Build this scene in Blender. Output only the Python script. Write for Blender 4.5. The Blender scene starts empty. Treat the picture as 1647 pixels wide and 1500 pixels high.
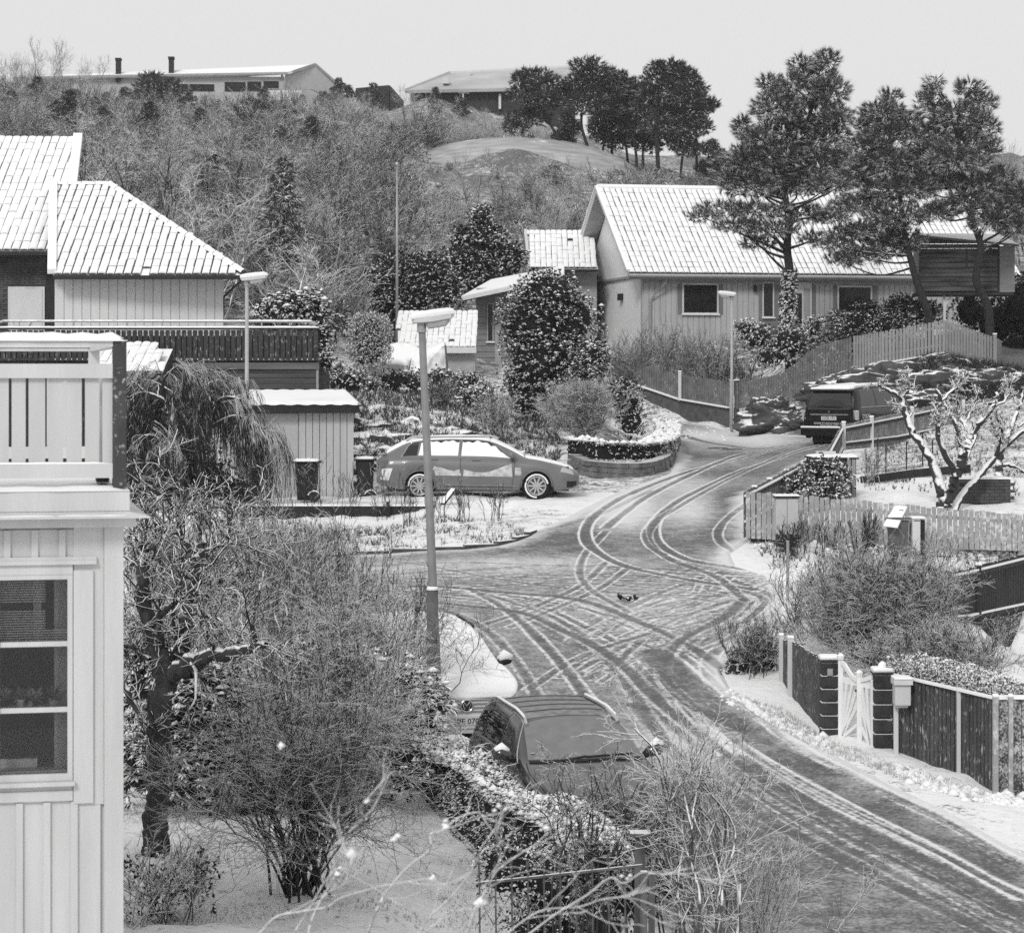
import bpy, math, time
import numpy as np
from mathutils import Vector, Matrix, noise as mnoise
T0 = time.time()
scene = bpy.context.scene
COL = scene.collection
R = math.radians

# ------------------------------------------------------------------ camera
F, CX, YH = 4000.0, 823.5, 600.0          # focal length and horizon in photograph pixels
cam_data = bpy.data.cameras.new('camera')
cam = bpy.data.objects.new('camera', cam_data)
COL.objects.link(cam)
cam.location = (0, 0, 0)
cam.rotation_euler = (R(90), 0, 0)
cam_data.sensor_width = 36.0
cam_data.lens = 36.0 * F / 1647.0
cam_data.shift_y = -(750 - YH) / 1647.0
cam_data.clip_start = 0.3
cam_data.clip_end = 2500
cam_data.dof.use_dof = True
cam_data.dof.focus_distance = 42
cam_data.dof.aperture_fstop = 6.3
scene.camera = cam

# ------------------------------------------------------------------ sky, sun, exposure
SUN_EL, SUN_AZ = 36.0, -160.0             # sun high, behind the left shoulder, very soft
world = bpy.data.worlds.new('World')
scene.world = world
world.use_nodes = True
wn, wl = world.node_tree.nodes, world.node_tree.links
for n in list(wn): wn.remove(n)
sky = wn.new('ShaderNodeTexSky'); sky.sky_type = 'NISHITA'; sky.sun_disc = False
sky.sun_elevation = R(SUN_EL); sky.sun_rotation = R(SUN_AZ)
sky.dust_density = 4.0
bw = wn.new('ShaderNodeRGBToBW')
dim = wn.new('ShaderNodeMath'); dim.operation = 'MULTIPLY'; dim.inputs[1].default_value = 0.1
mx = wn.new('ShaderNodeMix'); mx.data_type = 'FLOAT'
mx.inputs[0].default_value = 0.88
cap = wn.new('ShaderNodeMath'); cap.operation = 'MINIMUM'; cap.inputs[1].default_value = 1.1
CLOUD = 0.70
bg = wn.new('ShaderNodeBackground'); out = wn.new('ShaderNodeOutputWorld')
wl.new(sky.outputs[0], bw.inputs[0]); wl.new(bw.outputs[0], dim.inputs[0]); wl.new(dim.outputs[0], cap.inputs[0])
wl.new(cap.outputs[0], mx.inputs[2]); mx.inputs[3].default_value = CLOUD
# overcast: the cloud layer veils the sky almost completely
mul = wn.new('ShaderNodeMath'); mul.operation = 'MULTIPLY'; mul.inputs[1].default_value = 10.0
wl.new(mx.outputs[0], mul.inputs[0])
wl.new(mul.outputs[0], bg.inputs[0]); bg.inputs[1].default_value = 0.1
wl.new(bg.outputs[0], out.inputs[0])
sd = bpy.data.lights.new('sun', 'SUN'); sd.energy = 1.5; sd.angle = R(14); sd.color = (1, 0.995, 0.985)
sun = bpy.data.objects.new('sun', sd); COL.objects.link(sun)
_az, _el = R(SUN_AZ), R(SUN_EL)
_dir = Vector((math.sin(_az) * math.cos(_el), math.cos(_az) * math.cos(_el), math.sin(_el)))
sun.rotation_euler = _dir.to_track_quat('Z', 'Y').to_euler()
sun.location = (0, 0, 60)
scene.view_settings.view_transform = 'Standard'
scene.view_settings.look = 'None'
scene.view_settings.exposure = 0.25
scene.view_settings.gamma = 1.0
scene.view_settings.use_curve_mapping = False
scene.cycles.max_bounces = 5
scene.cycles.diffuse_bounces = 3
scene.cycles.transparent_max_bounces = 6
scene.cycles.volume_bounces = 0
scene.cycles.use_denoising = False
scene.cycles.use_adaptive_sampling = False

# ------------------------------------------------------------------ terrain
HILLF = [(320, 28.0), (700, 30.0)]
ROADN = [(3, -6.0), (20, -6.05), (27, -5.9), (30, -5.7), (35, -5.4), (38, -5.1), (42, -4.6), (46, -4.1), (50, -3.65)]
TAB = {
 -700: [(3, -5.4), (24, -5.35), (30, -5.38), (36, -5.2), (42, -4.6), (47, -4.0), (52, -3.7), (57.4, -3.6), (58.2, -3.12), (66, -3.0), (72, -2.6), (80, -1.5), (95, 1.5), (110, 5.0), (150, 11.4), (200, 19.5), (240, 25.6)] + HILLF,
 100: [(3, -5.4), (24, -5.35), (30, -5.38), (36, -5.2), (42, -4.6), (47, -4.0), (52, -3.7), (57.4, -3.6), (58.2, -3.12), (66, -3.0), (72, -2.6), (80, -1.5), (95, 1.5), (110, 5.0), (150, 11.4), (200, 19.5), (240, 25.6)] + HILLF,
 470: [(3, -5.4), (24, -5.38), (30, -5.4), (36, -5.25), (42, -4.6), (47, -4.0), (52, -3.68), (57.4, -3.6), (58.2, -3.12), (66, -3.0), (72, -2.4), (80, -1.0), (95, 1.8), (110, 4.5), (150, 11.0), (200, 19.5), (240, 25.6)] + HILLF,
 600: [(3, -5.4), (24, -5.4), (30, -5.45), (36, -5.3), (42, -4.65), (47, -4.0), (52, -3.6), (57.4, -3.55), (58.2, -3.12), (60, -3.06), (64, -2.95), (68, -2.2), (75, -1.2), (85, -.45), (95, .5), (110, 3.0), (150, 10.4), (200, 19), (235, 25.3)] + HILLF,
 700: [(3, -5.6), (24, -5.7), (30, -5.7), (36, -5.4), (40, -4.9), (45, -4.15), (50, -3.68), (55, -3.32), (60, -3.06), (65, -2.85), (70, -2.0), (78, -1.1), (86, -.5), (95, 0), (110, 2), (140, 7), (170, 13.4), (180, 15.4), (190, 16.4), (215, 21.5), (235, 25.3)] + HILLF,
 850: ROADN + [(55, -3.3), (60, -3.05), (66, -2.85), (70, -2.6), (76, -2.0), (86, -1.0), (95, -.3), (110, 1.5), (140, 6.5), (165, 12.2), (178, 15.6), (190, 16.6), (215, 20.5), (235, 24.6)] + HILLF,
 950: ROADN + [(55, -3.3), (60, -3.05), (69, -2.78), (72, -2.35), (80, -1.9), (90, -1.4), (97, -.6), (110, 1.2), (140, 6), (165, 11.5), (178, 14.8), (190, 16), (215, 19), (235, 22)] + HILLF,
 1030: ROADN + [(55, -3.3), (60, -3.05), (70, -2.75), (83, -2.38), (95, -1.78), (96.5, -1.75), (98.5, -.7), (104, .3), (112, 1.0), (120, 1.6), (140, 5), (170, 12), (185, 15.2), (200, 16.5), (240, 19)] + HILLF,
 1100: ROADN + [(55, -3.3), (60, -3.05), (70, -2.75), (83, -2.42), (94, -1.98), (96, -1.95), (98, -.7), (106, .8), (120, 1.8), (140, 5), (170, 11), (185, 14.5), (200, 16), (240, 18)] + HILLF,
 1200: ROADN + [(55, -3.3), (60, -3.03), (70, -2.7), (83, -2.4), (92, -2.25), (94, -2.0), (96, -1.0), (104, 1.0), (115, 2), (140, 4.6), (170, 9.5), (200, 13.5), (240, 16)] + HILLF,
 1300: ROADN + [(51, -3.55), (53, -3.2), (60, -2.95), (66, -2.72), (72, -2.5), (78, -2.27), (86, -2.1), (89, -1.7), (92, -.6), (96, .4), (104, 1.3), (115, 2), (140, 4.6), (170, 9), (200, 13), (240, 15.5)] + HILLF,
 1390: [(3, -6.0), (20, -6.05), (27, -5.9), (33, -5.5), (38, -5.1), (42, -4.8), (46, -4.2), (50.4, -3.6), (51.4, -3.55), (52.6, -3.15), (60, -2.75), (72, -2.2), (79, -2.1), (84, -1.95), (86, -1.0), (88, .0), (92, .5), (104, 1.4), (140, 4.6), (170, 9), (200, 13), (240, 15.5)] + HILLF,
 1500: [(3, -6.0), (20, -6.05), (27, -5.9), (33, -5.5), (38, -5.25), (42, -5.1), (44.3, -5.05), (45.2, -4.35), (50.4, -3.75), (51.4, -3.6), (52.6, -3.1), (60, -2.6), (72, -1.9), (80, -1.4), (82, -.9), (85, .35), (92, .9), (104, 1.5), (140, 4.6), (170, 9), (200, 13), (240, 15.5)] + HILLF,
 1650: [(3, -6.0), (20, -6.05), (27, -5.95), (33, -5.6), (38, -5.45), (44, -5.42), (48.5, -5.4), (49.3, -4.35), (51.4, -3.75), (52.6, -3.1), (60, -2.5), (72, -1.7), (80, -1.0), (84, -.3), (88, .3), (104, 1.5), (140, 4.6), (170, 9.5), (200, 14), (240, 17)] + HILLF,
}
TAB[2500] = TAB[1650]
_pk = sorted(TAB); _dg = np.concatenate([np.arange(2, 130, .25), np.arange(130, 702, 2.0)])
_Z = []
for k in _pk:
    a = np.array(TAB[k]); z = np.interp(_dg, a[:, 0], a[:, 1])
    zz = sum(np.interp(np.clip(_dg + o * (0.006 * _dg), 2, 700), _dg, z) for o in (-1, -.5, 0, .5, 1)) / 5
    _Z.append(zz)
_Z = np.array(_Z)
def G(x, y):
    x = np.asarray(x, float); y = np.asarray(y, float)
    yy = np.clip(y, 2, 700)
    px = np.clip(CX + F * x / np.maximum(yy, 2), -699, 2499)
    i = np.clip(np.searchsorted(_pk, px, side='right') - 1, 0, len(_pk) - 2)
    p = np.array(_pk, float)
    fr = (px - p[i]) / (p[i + 1] - p[i]); fr = fr * fr * (3 - 2 * fr)
    j = np.clip(np.searchsorted(_dg, yy, side='right') - 1, 0, len(_dg) - 2)
    g = (yy - _dg[j]) / (_dg[j + 1] - _dg[j])
    za = _Z[i, j] * (1 - g) + _Z[i, j + 1] * g
    zb = _Z[i + 1, j] * (1 - g) + _Z[i + 1, j + 1] * g
    return za * (1 - fr) + zb * fr
def W(px, py, d): return Vector(((px - CX) / F * d, d, (YH - py) / F * d))
def WX(px, d): return (px - CX) / F * d
def WZ(py, d): return (YH - py) / F * d
def gp(px, d, up=0.0):
    x = WX(px, d); return Vector((x, d, float(G(x, d)) + up))
def hit(px, py):
    """ground point seen at a photograph pixel"""
    d = np.arange(20, 240, .1); x = (px - CX) / F * d
    dz = (YH - py) / F * d - G(x, d)
    k = np.argmax(dz < 0); k = max(k, 1)
    t = dz[k - 1] / (dz[k - 1] - dz[k] + 1e-9); dd = d[k - 1] + .1 * t
    return Vector(((px - CX) / F * dd, dd, (YH - py) / F * dd))

# ------------------------------------------------------------------ materials
MATS = {}
def mat(name, c, c2=None, sc=4.0, rough=.8, snow=None, frost=None, bump=0.0, bsc=None, metal=0.0, spec=.4,
        stretch=None, coat=0.0, snowc=.84, alpha=None, trans=0.0):
    if name in MATS: return MATS[name]
    m = bpy.data.materials.new(name); m.use_nodes = True; MATS[name] = m
    nt = m.node_tree; N, L = nt.nodes, nt.links
    b = N['Principled BSDF']
    b.inputs['Roughness'].default_value = rough; b.inputs['Metallic'].default_value = metal
    b.inputs['Specular IOR Level'].default_value = spec
    b.inputs['Coat Weight'].default_value = coat
    b.inputs['Transmission Weight'].default_value = trans
    g = N.new('ShaderNodeNewGeometry')
    def nz(scale, detail=4, st=None):
        n = N.new('ShaderNodeTexNoise'); n.inputs['Scale'].default_value = scale; n.inputs['Detail'].default_value = detail
        if st:
            mp = N.new('ShaderNodeMapping'); mp.inputs['Scale'].default_value = st
            L.new(g.outputs['Position'], mp.inputs[0]); L.new(mp.outputs[0], n.inputs['Vector'])
        else: L.new(g.outputs['Position'], n.inputs['Vector'])
        return n.outputs['Fac']
    def mr(sock, a, bb, c0=0, c1=1):
        r = N.new('ShaderNodeMapRange'); r.inputs[1].default_value = a; r.inputs[2].default_value = bb
        r.inputs[3].default_value = c0; r.inputs[4].default_value = c1; L.new(sock, r.inputs[0]); return r.outputs[0]
    def mathn(op, a, bb):
        q = N.new('ShaderNodeMath'); q.operation = op
        for k, v in enumerate((a, bb)):
            if hasattr(v, 'links') or hasattr(v, 'node'): L.new(v, q.inputs[k])
            else: q.inputs[k].default_value = v
        return q.outputs[0]
    if c2 is None: c2 = c * 1.35
    c, c2 = (q_ * min(1.0, .55 + q_ * 3) for q_ in (c, c2))
    val = mr(nz(sc, 5, stretch), .3, .7, c, c2)
    def mixv(fac, a, bb):
        q = N.new('ShaderNodeMix'); q.data_type = 'FLOAT'
        for k, v in ((0, fac), (2, a), (3, bb)):
            if hasattr(v, 'node'): L.new(v, q.inputs[k])
            else: q.inputs[k].default_value = v
        return q.outputs[0]
    if frost:
        amt, fs = frost[0], frost[1]
        st_ = frost[2] if len(frost) > 2 else None
        fa = mathn('ADD', mathn('MULTIPLY', nz(fs * 2.2, 5, st_), .62), mathn('MULTIPLY', nz(fs * .35, 3), .38))
        fm = mr(fa, .60 - amt * .30, .76 - amt * .22, 0, .8)
        val = mixv(fm, val, snowc * .9)
    if snow:
        thr, k, ss = snow
        sx = N.new('ShaderNodeSeparateXYZ'); L.new(g.outputs['Normal'], sx.inputs[0])
        s = mathn('ADD', sx.outputs[2], mathn('MULTIPLY', mathn('SUBTRACT', nz(ss, 3), .5), k))
        fm = mr(s, thr - .08, thr + .08)
        val = mixv(fm, val, snowc)
    L.new(val, b.inputs['Base Color'])
    if bump:
        bp = N.new('ShaderNodeBump'); bp.inputs['Strength'].default_value = bump; bp.inputs['Distance'].default_value = .02
        L.new(nz(bsc or sc * 4, 5, stretch), bp.inputs['Height']); L.new(bp.outputs[0], b.inputs['Normal'])
    return m

def glassmat(name, c=.02, rough=.05):
    m = mat(name, c, c * 1.6, sc=3, rough=rough, spec=.25); return m

M_SNOW = mat('snow', .80, .86, sc=3, rough=.85, bump=.5, bsc=18, spec=.2)
M_SNOWS = mat('snow_smooth', .82, .87, sc=1.5, rough=.8, bump=.25, bsc=8, spec=.2)
M_BARK = mat('bark', .022, .05, sc=9, rough=.95, snow=(.62, .9, 6), bump=.8, bsc=30)
M_TWIG = mat('twig', .030, .07, sc=6, rough=.9, snow=(.46, .9, 7))
M_TWIGD = mat('twig_dark', .018, .04, sc=6, rough=.9, snow=(.66, .8, 7))
M_TWIGW = mat('twig_snowy', .05, .11, sc=6, rough=.9, snow=(.12, .8, 7))
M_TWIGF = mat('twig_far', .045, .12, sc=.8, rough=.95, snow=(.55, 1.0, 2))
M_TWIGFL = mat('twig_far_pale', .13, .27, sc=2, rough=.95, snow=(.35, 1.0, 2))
M_PINE = mat('pine_needles', .04, .12, sc=2.4, rough=.85, snow=(.50, 1.1, 2.2))
M_PINEF = mat('pine_needles_far', .035, .09, sc=1.0, rough=.9, snow=(.72, .9, 1.5))
M_LEAF = mat('evergreen_leaf', .010, .028, sc=3, rough=.6, snow=(.68, .9, 2.5))
M_LEAFS = mat('evergreen_leaf_snowy', .014, .035, sc=3, rough=.6, snow=(.42, 1.0, 2.5))
M_BRUSH = mat('brush_leaf', .04, .11, sc=3, rough=.8, snow=(.45, 1.1, 5))
M_WHITE = mat('white_paint', .47, .62, sc=3.5, rough=.6, bump=.2, bsc=40, stretch=(1, 1, .12), spec=.3)
M_PALE = mat('pale_paint', .54, .60, sc=4, rough=.7, bump=.2, bsc=30, stretch=(1, 1, .2))
M_GREYW = mat('grey_painted_boards', .30, .36, sc=3, rough=.8, bump=.2, bsc=20, stretch=(1, 1, .2))
M_DARKW = mat('dark_wood', .022, .045, sc=4, rough=.85, snow=(.6, .5, 8), bump=.4, bsc=20, stretch=(1, 1, .15))
M_DARK = mat('dark_trim', .012, .02, sc=4, rough=.6)
M_GLASS = glassmat('window_glass')
M_METAL = mat('galvanised_metal', .28, .36, sc=10, rough=.45, metal=.3, snow=(.75, .3, 6))

# ------------------------------------------------------------------ mesh helpers
def tag(o, label=None, cat=None, group=None, kind=None):
    if label: o['label'] = label
    if cat: o['category'] = cat
    if group: o['group'] = group
    if kind: o['kind'] = kind
    return o
def root(name, loc, label, cat, group=None, rz=0.0):
    o = bpy.data.objects.new(name, None); COL.objects.link(o)
    o.empty_display_size = .2; o.location = loc; o.rotation_euler = (0, 0, rz)
    return tag(o, label, cat, group)
def mesh_np(name, V, Fq, mats, smooth=False, fmat=None):
    """V (n,3); Fq (m,3|4) int array"""
    me = bpy.data.meshes.new(name)
    V = np.asarray(V, np.float32); Fq = np.asarray(Fq, np.int32); m, k = Fq.shape
    me.vertices.add(len(V)); me.vertices.foreach_set('co', V.ravel())
    me.loops.add(m * k); me.loops.foreach_set('vertex_index', Fq.ravel())
    me.polygons.add(m); me.polygons.foreach_set('loop_start', np.arange(0, m * k, k, dtype=np.int32))
    me.polygons.foreach_set('loop_total', np.full(m, k, np.int32))
    if fmat is not None: me.polygons.foreach_set('material_index', np.asarray(fmat, np.int32))
    if smooth: me.polygons.foreach_set('use_smooth', np.ones(m, bool))
    for q in (mats if isinstance(mats, (list, tuple)) else [mats]): me.materials.append(q)
    me.update(calc_edges=True)
    return me
def link(name, me, parent=None, loc=None, local=False):
    """mesh in world coordinates unless local; parent = the thing (or a part of it)"""
    o = bpy.data.objects.new(name, me); COL.objects.link(o)
    if parent is not None:
        o.parent = parent
        if not local:
            base = parent.matrix_basis if parent.parent is None else parent.parent.matrix_basis @ parent.matrix_basis
            o.matrix_parent_inverse = Matrix.Identity(4)
            o.matrix_basis = base.inverted()
    if loc is not None: o.location = loc
    return o
class MB:
    def __init__(s): s.v = []; s.f = []; s.m = []
    def quad(s, a, b, c, d, mi=0):
        n = len(s.v); s.v += [tuple(a), tuple(b), tuple(c), tuple(d)]; s.f.append((n, n + 1, n + 2, n + 3)); s.m.append(mi)
    def poly(s, pts, mi=0):
        n = len(s.v); s.v += [tuple(p) for p in pts]; s.f.append(tuple(range(n, n + len(pts)))); s.m.append(mi)
    def hexa(s, P, mi=0):
        """8 corners: 4 bottom ccw, 4 top ccw"""
        n = len(s.v); s.v += [tuple(p) for p in P]
        for f in ((3, 2, 1, 0), (4, 5, 6, 7), (0, 1, 5, 4), (1, 2, 6, 5), (2, 3, 7, 6), (3, 0, 4, 7)):
            s.f.append(tuple(n + i for i in f)); s.m.append(mi)
        return s
    def box(s, x0, x1, y0, y1, z0, z1, mi=0, fr=None):
        P = [(x0, y0, z0), (x1, y0, z0), (x1, y1, z0), (x0, y1, z0), (x0, y0, z1), (x1, y0, z1), (x1, y1, z1), (x0, y1, z1)]
        if fr: P = [fr(*p) for p in P]
        return s.hexa(P, mi)
    def bar(s, a, b, w, h, mi=0, up=(0, 0, 1)):
        a, b = Vector(a), Vector(b); t = (b - a).normalized(); upv = Vector(up)
        sd = t.cross(upv)
        if sd.length < 1e-4: sd = t.cross(Vector((0, 1, 0)))
        sd = sd.normalized() * w / 2; u = sd.cross(t).normalized() * h / 2
        return s.hexa([a - sd - u, a + sd - u, b + sd - u, b - sd - u, a - sd + u, a + sd + u, b + sd + u, b - sd + u], mi)
    def tube(s, pts, r, n=8, mi=0, cap=True):
        pts = [Vector(p) for p in pts]; k = len(pts)
        rr = r if isinstance(r, (list, tuple)) else [r] * k
        base = len(s.v)
        for i, p in enumerate(pts):
            t = (pts[min(i + 1, k - 1)] - pts[max(i - 1, 0)]).normalized()
            ref = Vector((0, 0, 1)) if abs(t.z) < .9 else Vector((1, 0, 0))
            a = t.cross(ref).normalized(); b = t.cross(a)
            for j in range(n):
                an = 2 * math.pi * j / n
                s.v.append(tuple(p + (a * math.cos(an) + b * math.sin(an)) * rr[i]))
        for i in range(k - 1):
            for j in range(n):
                j2 = (j + 1) % n
                s.f.append((base + i * n + j, base + (i + 1) * n + j, base + (i + 1) * n + j2, base + i * n + j2)); s.m.append(mi)
        if cap:
            s.f.append(tuple(base + j for j in range(n))); s.m.append(mi)
            s.f.append(tuple(base + (k - 1) * n + j for j in reversed(range(n)))); s.m.append(mi)
        return s
    def mesh(s, name, mats, smooth=False):
        me = bpy.data.meshes.new(name); me.from_pydata(s.v, [], s.f)
        for q in (mats if isinstance(mats, (list, tuple)) else [mats]): me.materials.append(q)
        me.polygons.foreach_set('material_index', s.m)
        if smooth: me.polygons.foreach_set('use_smooth', [True] * len(s.f))
        me.update(); return me
    def obj(s, name, mats, parent=None, smooth=False, local=False, bevel=0, **kw):
        o = link(name, s.mesh(name, mats, smooth), parent, local=local)
        if bevel:
            bm = o.modifiers.new('bevel', 'BEVEL'); bm.width = bevel; bm.segments = 2; bm.limit_method = 'ANGLE'
        return tag(o, **kw) if kw else o

def scatter(name, me, mats4, parent, limit=300, stuff_label=None):
    """copies of one small mesh as parts: the nearest `limit` as objects, the rest joined"""
    base = parent.matrix_basis if parent.parent is None else parent.parent.matrix_basis @ parent.matrix_basis
    inv = base.inverted()
    mats4 = sorted(mats4, key=lambda m: m.translation.length)
    for m4 in mats4[:limit]:
        o = bpy.data.objects.new(name, me); COL.objects.link(o); o.parent = parent
        o.matrix_basis = inv @ m4
    rest = mats4[limit:]
    if rest:
        n = len(me.vertices); co = np.empty(n * 3, np.float32); me.vertices.foreach_get('co', co); co = co.reshape(-1, 3)
        faces = [tuple(p.vertices) for p in me.polygons]; mi = [p.material_index for p in me.polygons]
        tri = []; tm = []
        for f, q in zip(faces, mi):
            for k in range(1, len(f) - 1): tri.append((f[0], f[k], f[k + 1])); tm.append(q)
        tri = np.array(tri); M = np.array([np.array(m) for m in rest])
        V = np.einsum('kij,nj->kni', M[:, :3, :3], co) + M[:, None, :3, 3]
        T = tri[None] + (np.arange(len(rest)) * n)[:, None, None]
        me2 = mesh_np(name + '_rest', V.reshape(-1, 3), T.reshape(-1, 3), list(me.materials), fmat=np.tile(tm, len(rest)))
        o = link(name + '_field', me2, parent); o['kind'] = 'stuff'

def m4(loc, ax=None, ay=None, az=None, sc=(1, 1, 1)):
    ax, ay, az = Vector(ax), Vector(ay), Vector(az)
    m = Matrix.Identity(4)
    for i, (v, s_) in enumerate(zip((ax, ay, az), sc)):
        for r_ in range(3): m[r_][i] = v[r_] * s_
    for r_ in range(3): m[r_][3] = loc[r_]
    return m

# ------------------------------------------------------------------ plant helpers (vectorised)
def nrm(v): return v / np.maximum(np.linalg.norm(v, axis=-1, keepdims=True), 1e-9)
def chains(P, D, Ln, R0, R1, nseg, wob, up, rng):
    P = np.asarray(P, float); D = nrm(np.asarray(D, float)); n = len(P)
    Ln = np.broadcast_to(Ln, (n,)); pts = np.empty((n, nseg + 1, 3)); pts[:, 0] = P; d = D.copy()
    upv = np.array([0, 0, 1.0])
    for k in range(nseg):
        d = nrm(d + rng.normal(0, wob, (n, 3)) + upv * up)
        pts[:, k + 1] = pts[:, k] + d * (Ln / nseg)[:, None]
    t = np.linspace(0, 1, nseg + 1)
    rad = np.broadcast_to(R0, (n,))[:, None] * (1 - t) + np.broadcast_to(R1, (n,))[:, None] * t
    return pts, rad
def along(pts, rad, k, t0, t1, rng, jit=True):
    n, m, _ = pts.shape
    t = rng.uniform(t0, t1, (n, k)) if jit else np.broadcast_to(np.linspace(t0, t1, k), (n, k))
    s = t * (m - 1); i = np.minimum(s.astype(int), m - 2); f = (s - i)[..., None]
    a = np.take_along_axis(pts, i[..., None].repeat(3, 2), 1); b = np.take_along_axis(pts, (i + 1)[..., None].repeat(3, 2), 1)
    ra = np.take_along_axis(rad, i, 1); rb = np.take_along_axis(rad, i + 1, 1)
    P = a * (1 - f) + b * f; T = nrm(b - a); r = ra * (1 - f[..., 0]) + rb * f[..., 0]
    return P.reshape(-1, 3), T.reshape(-1, 3), r.reshape(-1), t.reshape(-1)
def fork(pts, rad, k, t0, t1, ang, angs, L, lens, rf, nseg, wob, up, rng, rmin=.003, tip=.35, taper=.5):
    P, T, r, t = along(pts, rad, k, t0, t1, rng)
    n = len(P); a = rng.normal(ang, angs, n)
    q = nrm(np.cross(T, rng.normal(0, 1, (n, 3))))
    D = T * np.cos(a)[:, None] + q * np.sin(a)[:, None]
    LL = L * rng.uniform(1 - lens, 1 + lens, n) * (1 - taper * t)
    r0 = np.maximum(r * rf, rmin)
    return chains(P, D, LL, r0, np.maximum(r0 * tip, rmin * .7), nseg, wob, up, rng)
def tubes(cs, sides=3):
    Vs = []; Fs = []; off = 0
    for pts, rad in cs:
        n, m, _ = pts.shape
        tg = np.empty_like(pts); tg[:, 1:-1] = pts[:, 2:] - pts[:, :-2]; tg[:, 0] = pts[:, 1] - pts[:, 0]; tg[:, -1] = pts[:, -1] - pts[:, -2]
        tg = nrm(tg)
        ref = np.where(np.abs(tg[..., 2:3]) < .9, np.array([0, 0, 1.0]), np.array([1.0, 0, 0]))
        a = nrm(np.cross(tg, ref)); b = np.cross(tg, a)
        sd = sides if not isinstance(sides, (list, tuple)) else sides
        an = np.arange(sd) * 2 * np.pi / sd + .5
        ring = a[:, :, None, :] * np.cos(an)[None, None, :, None] + b[:, :, None, :] * np.sin(an)[None, None, :, None]
        V = pts[:, :, None, :] + ring * rad[:, :, None, None]
        idx = np.arange(n * m * sd).reshape(n, m, sd)
        q = np.stack([idx[:, :-1, :], np.roll(idx, -1, 2)[:, :-1, :], np.roll(idx, -1, 2)[:, 1:, :], idx[:, 1:, :]], -1)
        Vs.append(V.reshape(-1, 3)); Fs.append(q.reshape(-1, 4) + off); off += n * m * sd
    return np.concatenate(Vs), np.concatenate(Fs)
def tube_mesh(name, cs, mt, sides=3, smooth=False):
    V, Fq = tubes(cs, sides); return mesh_np(name, V, Fq, mt, smooth)
def needles(P, D, k, Ln, wd, spread, rng, droop=0.0):
    """tufts: k thin triangles at every point"""
    n = len(P); P = np.repeat(P, k, 0); D = np.repeat(D, k, 0)
    d = nrm(D + rng.normal(0, spread, (n * k, 3)) - np.array([0, 0, droop]))
    L = Ln * rng.uniform(.6, 1.2, n * k)[:, None]
    s = nrm(np.cross(d, rng.normal(0, 1, (n * k, 3)))) * wd * .5
    V = np.stack([P - s, P + s, P + d * L], 1).reshape(-1, 3)
    return V, np.arange(n * k * 3).reshape(-1, 3)
def leaves(P, D, k, Ln, wd, spread, rng, droop=.3):
    n = len(P); P = np.repeat(P, k, 0); D = np.repeat(D, k, 0)
    d = nrm(D + rng.normal(0, spread, (n * k, 3)) - np.array([0, 0, droop]))
    L = Ln * rng.uniform(.7, 1.2, n * k)[:, None]
    s = nrm(np.cross(d, np.array([0, 0, 1.0]) + rng.normal(0, .35, (n * k, 3)))) * wd * .5
    V = np.stack([P, P + d * L * .5 - s, P + d * L, P + d * L * .5 + s], 1).reshape(-1, 3)
    return V, np.arange(n * k * 4).reshape(-1, 4)
def puffs(P, r, rng, flat=.45):
    n = len(P); r = (r * np.clip(rng.lognormal(-.15, .42, n), .35, 2.0))[:, None, None]
    o = np.array([[1, 0, 0], [.3, .95, 0], [-.8, .6, 0], [-.8, -.6, 0], [.3, -.95, 0], [0, 0, flat], [0, 0, -flat * .5]], float)
    j = 1 + rng.normal(0, .18, (n, 7, 1))
    V = P[:, None, :] + o[None] * r * j
    f = np.array([[0, 1, 5], [1, 2, 5], [2, 3, 5], [3, 4, 5], [4, 0, 5], [1, 0, 6], [2, 1, 6], [3, 2, 6], [4, 3, 6], [0, 4, 6]])
    return V.reshape(-1, 3), (f[None] + (np.arange(n) * 7)[:, None, None]).reshape(-1, 3)
def shell(blobs, n, rng, lo=.6, upb=.0):
    """points in the shells of ellipsoids (c, (rx,ry,rz)); returns points and outward directions"""
    w = np.array([b[1][0] * b[1][2] for b in blobs]); w = w / w.sum()
    idx = rng.choice(len(blobs), n, p=w)
    C = np.array([tuple(b[0]) for b in blobs])[idx]; S = np.array([b[1] for b in blobs])[idx]
    u = rng.normal(0, 1, (n, 3)); u[:, 2] += upb; u = nrm(u); rr = rng.uniform(lo ** 3, 1, n)[:, None] ** (1 / 3)
    return C + u * S * rr, nrm(u / S)
print('base', time.time() - T0)
# ================================================================== GROUND
def noise2(x, y, s, seed=0):
    """cheap smooth value noise on arrays"""
    x = np.asarray(x) * s + seed * 17.3; y = np.asarray(y) * s - seed * 9.1
    xi = np.floor(x).astype(np.int64); yi = np.floor(y).astype(np.int64); fx = x - xi; fy = y - yi
    fx = fx * fx * (3 - 2 * fx); fy = fy * fy * (3 - 2 * fy)
    def h(a, b):
        q = (a * 374761393 + b * 668265263 + seed * 1442695) & 0x7fffffff
        q = ((q ^ (q >> 13)) * 1274126177) & 0x7fffffff
        return ((q ^ (q >> 16)) & 0xffff) / 65535.0
    return (h(xi, yi) * (1 - fx) + h(xi + 1, yi) * fx) * (1 - fy) + (h(xi, yi + 1) * (1 - fx) + h(xi + 1, yi + 1) * fx) * fy
def inside(px, py, poly):
    x = np.asarray(px, float); y = np.asarray(py, float); r = np.zeros(x.shape, bool)
    n = len(poly); j = n - 1
    for i in range(n):
        xi, yi = poly[i]; xj, yj = poly[j]
        c = ((yi > y) != (yj > y)) & (x < (xj - xi) * (y - yi) / (yj - yi + 1e-12) + xi)
        r ^= c; j = i
    return r
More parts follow.
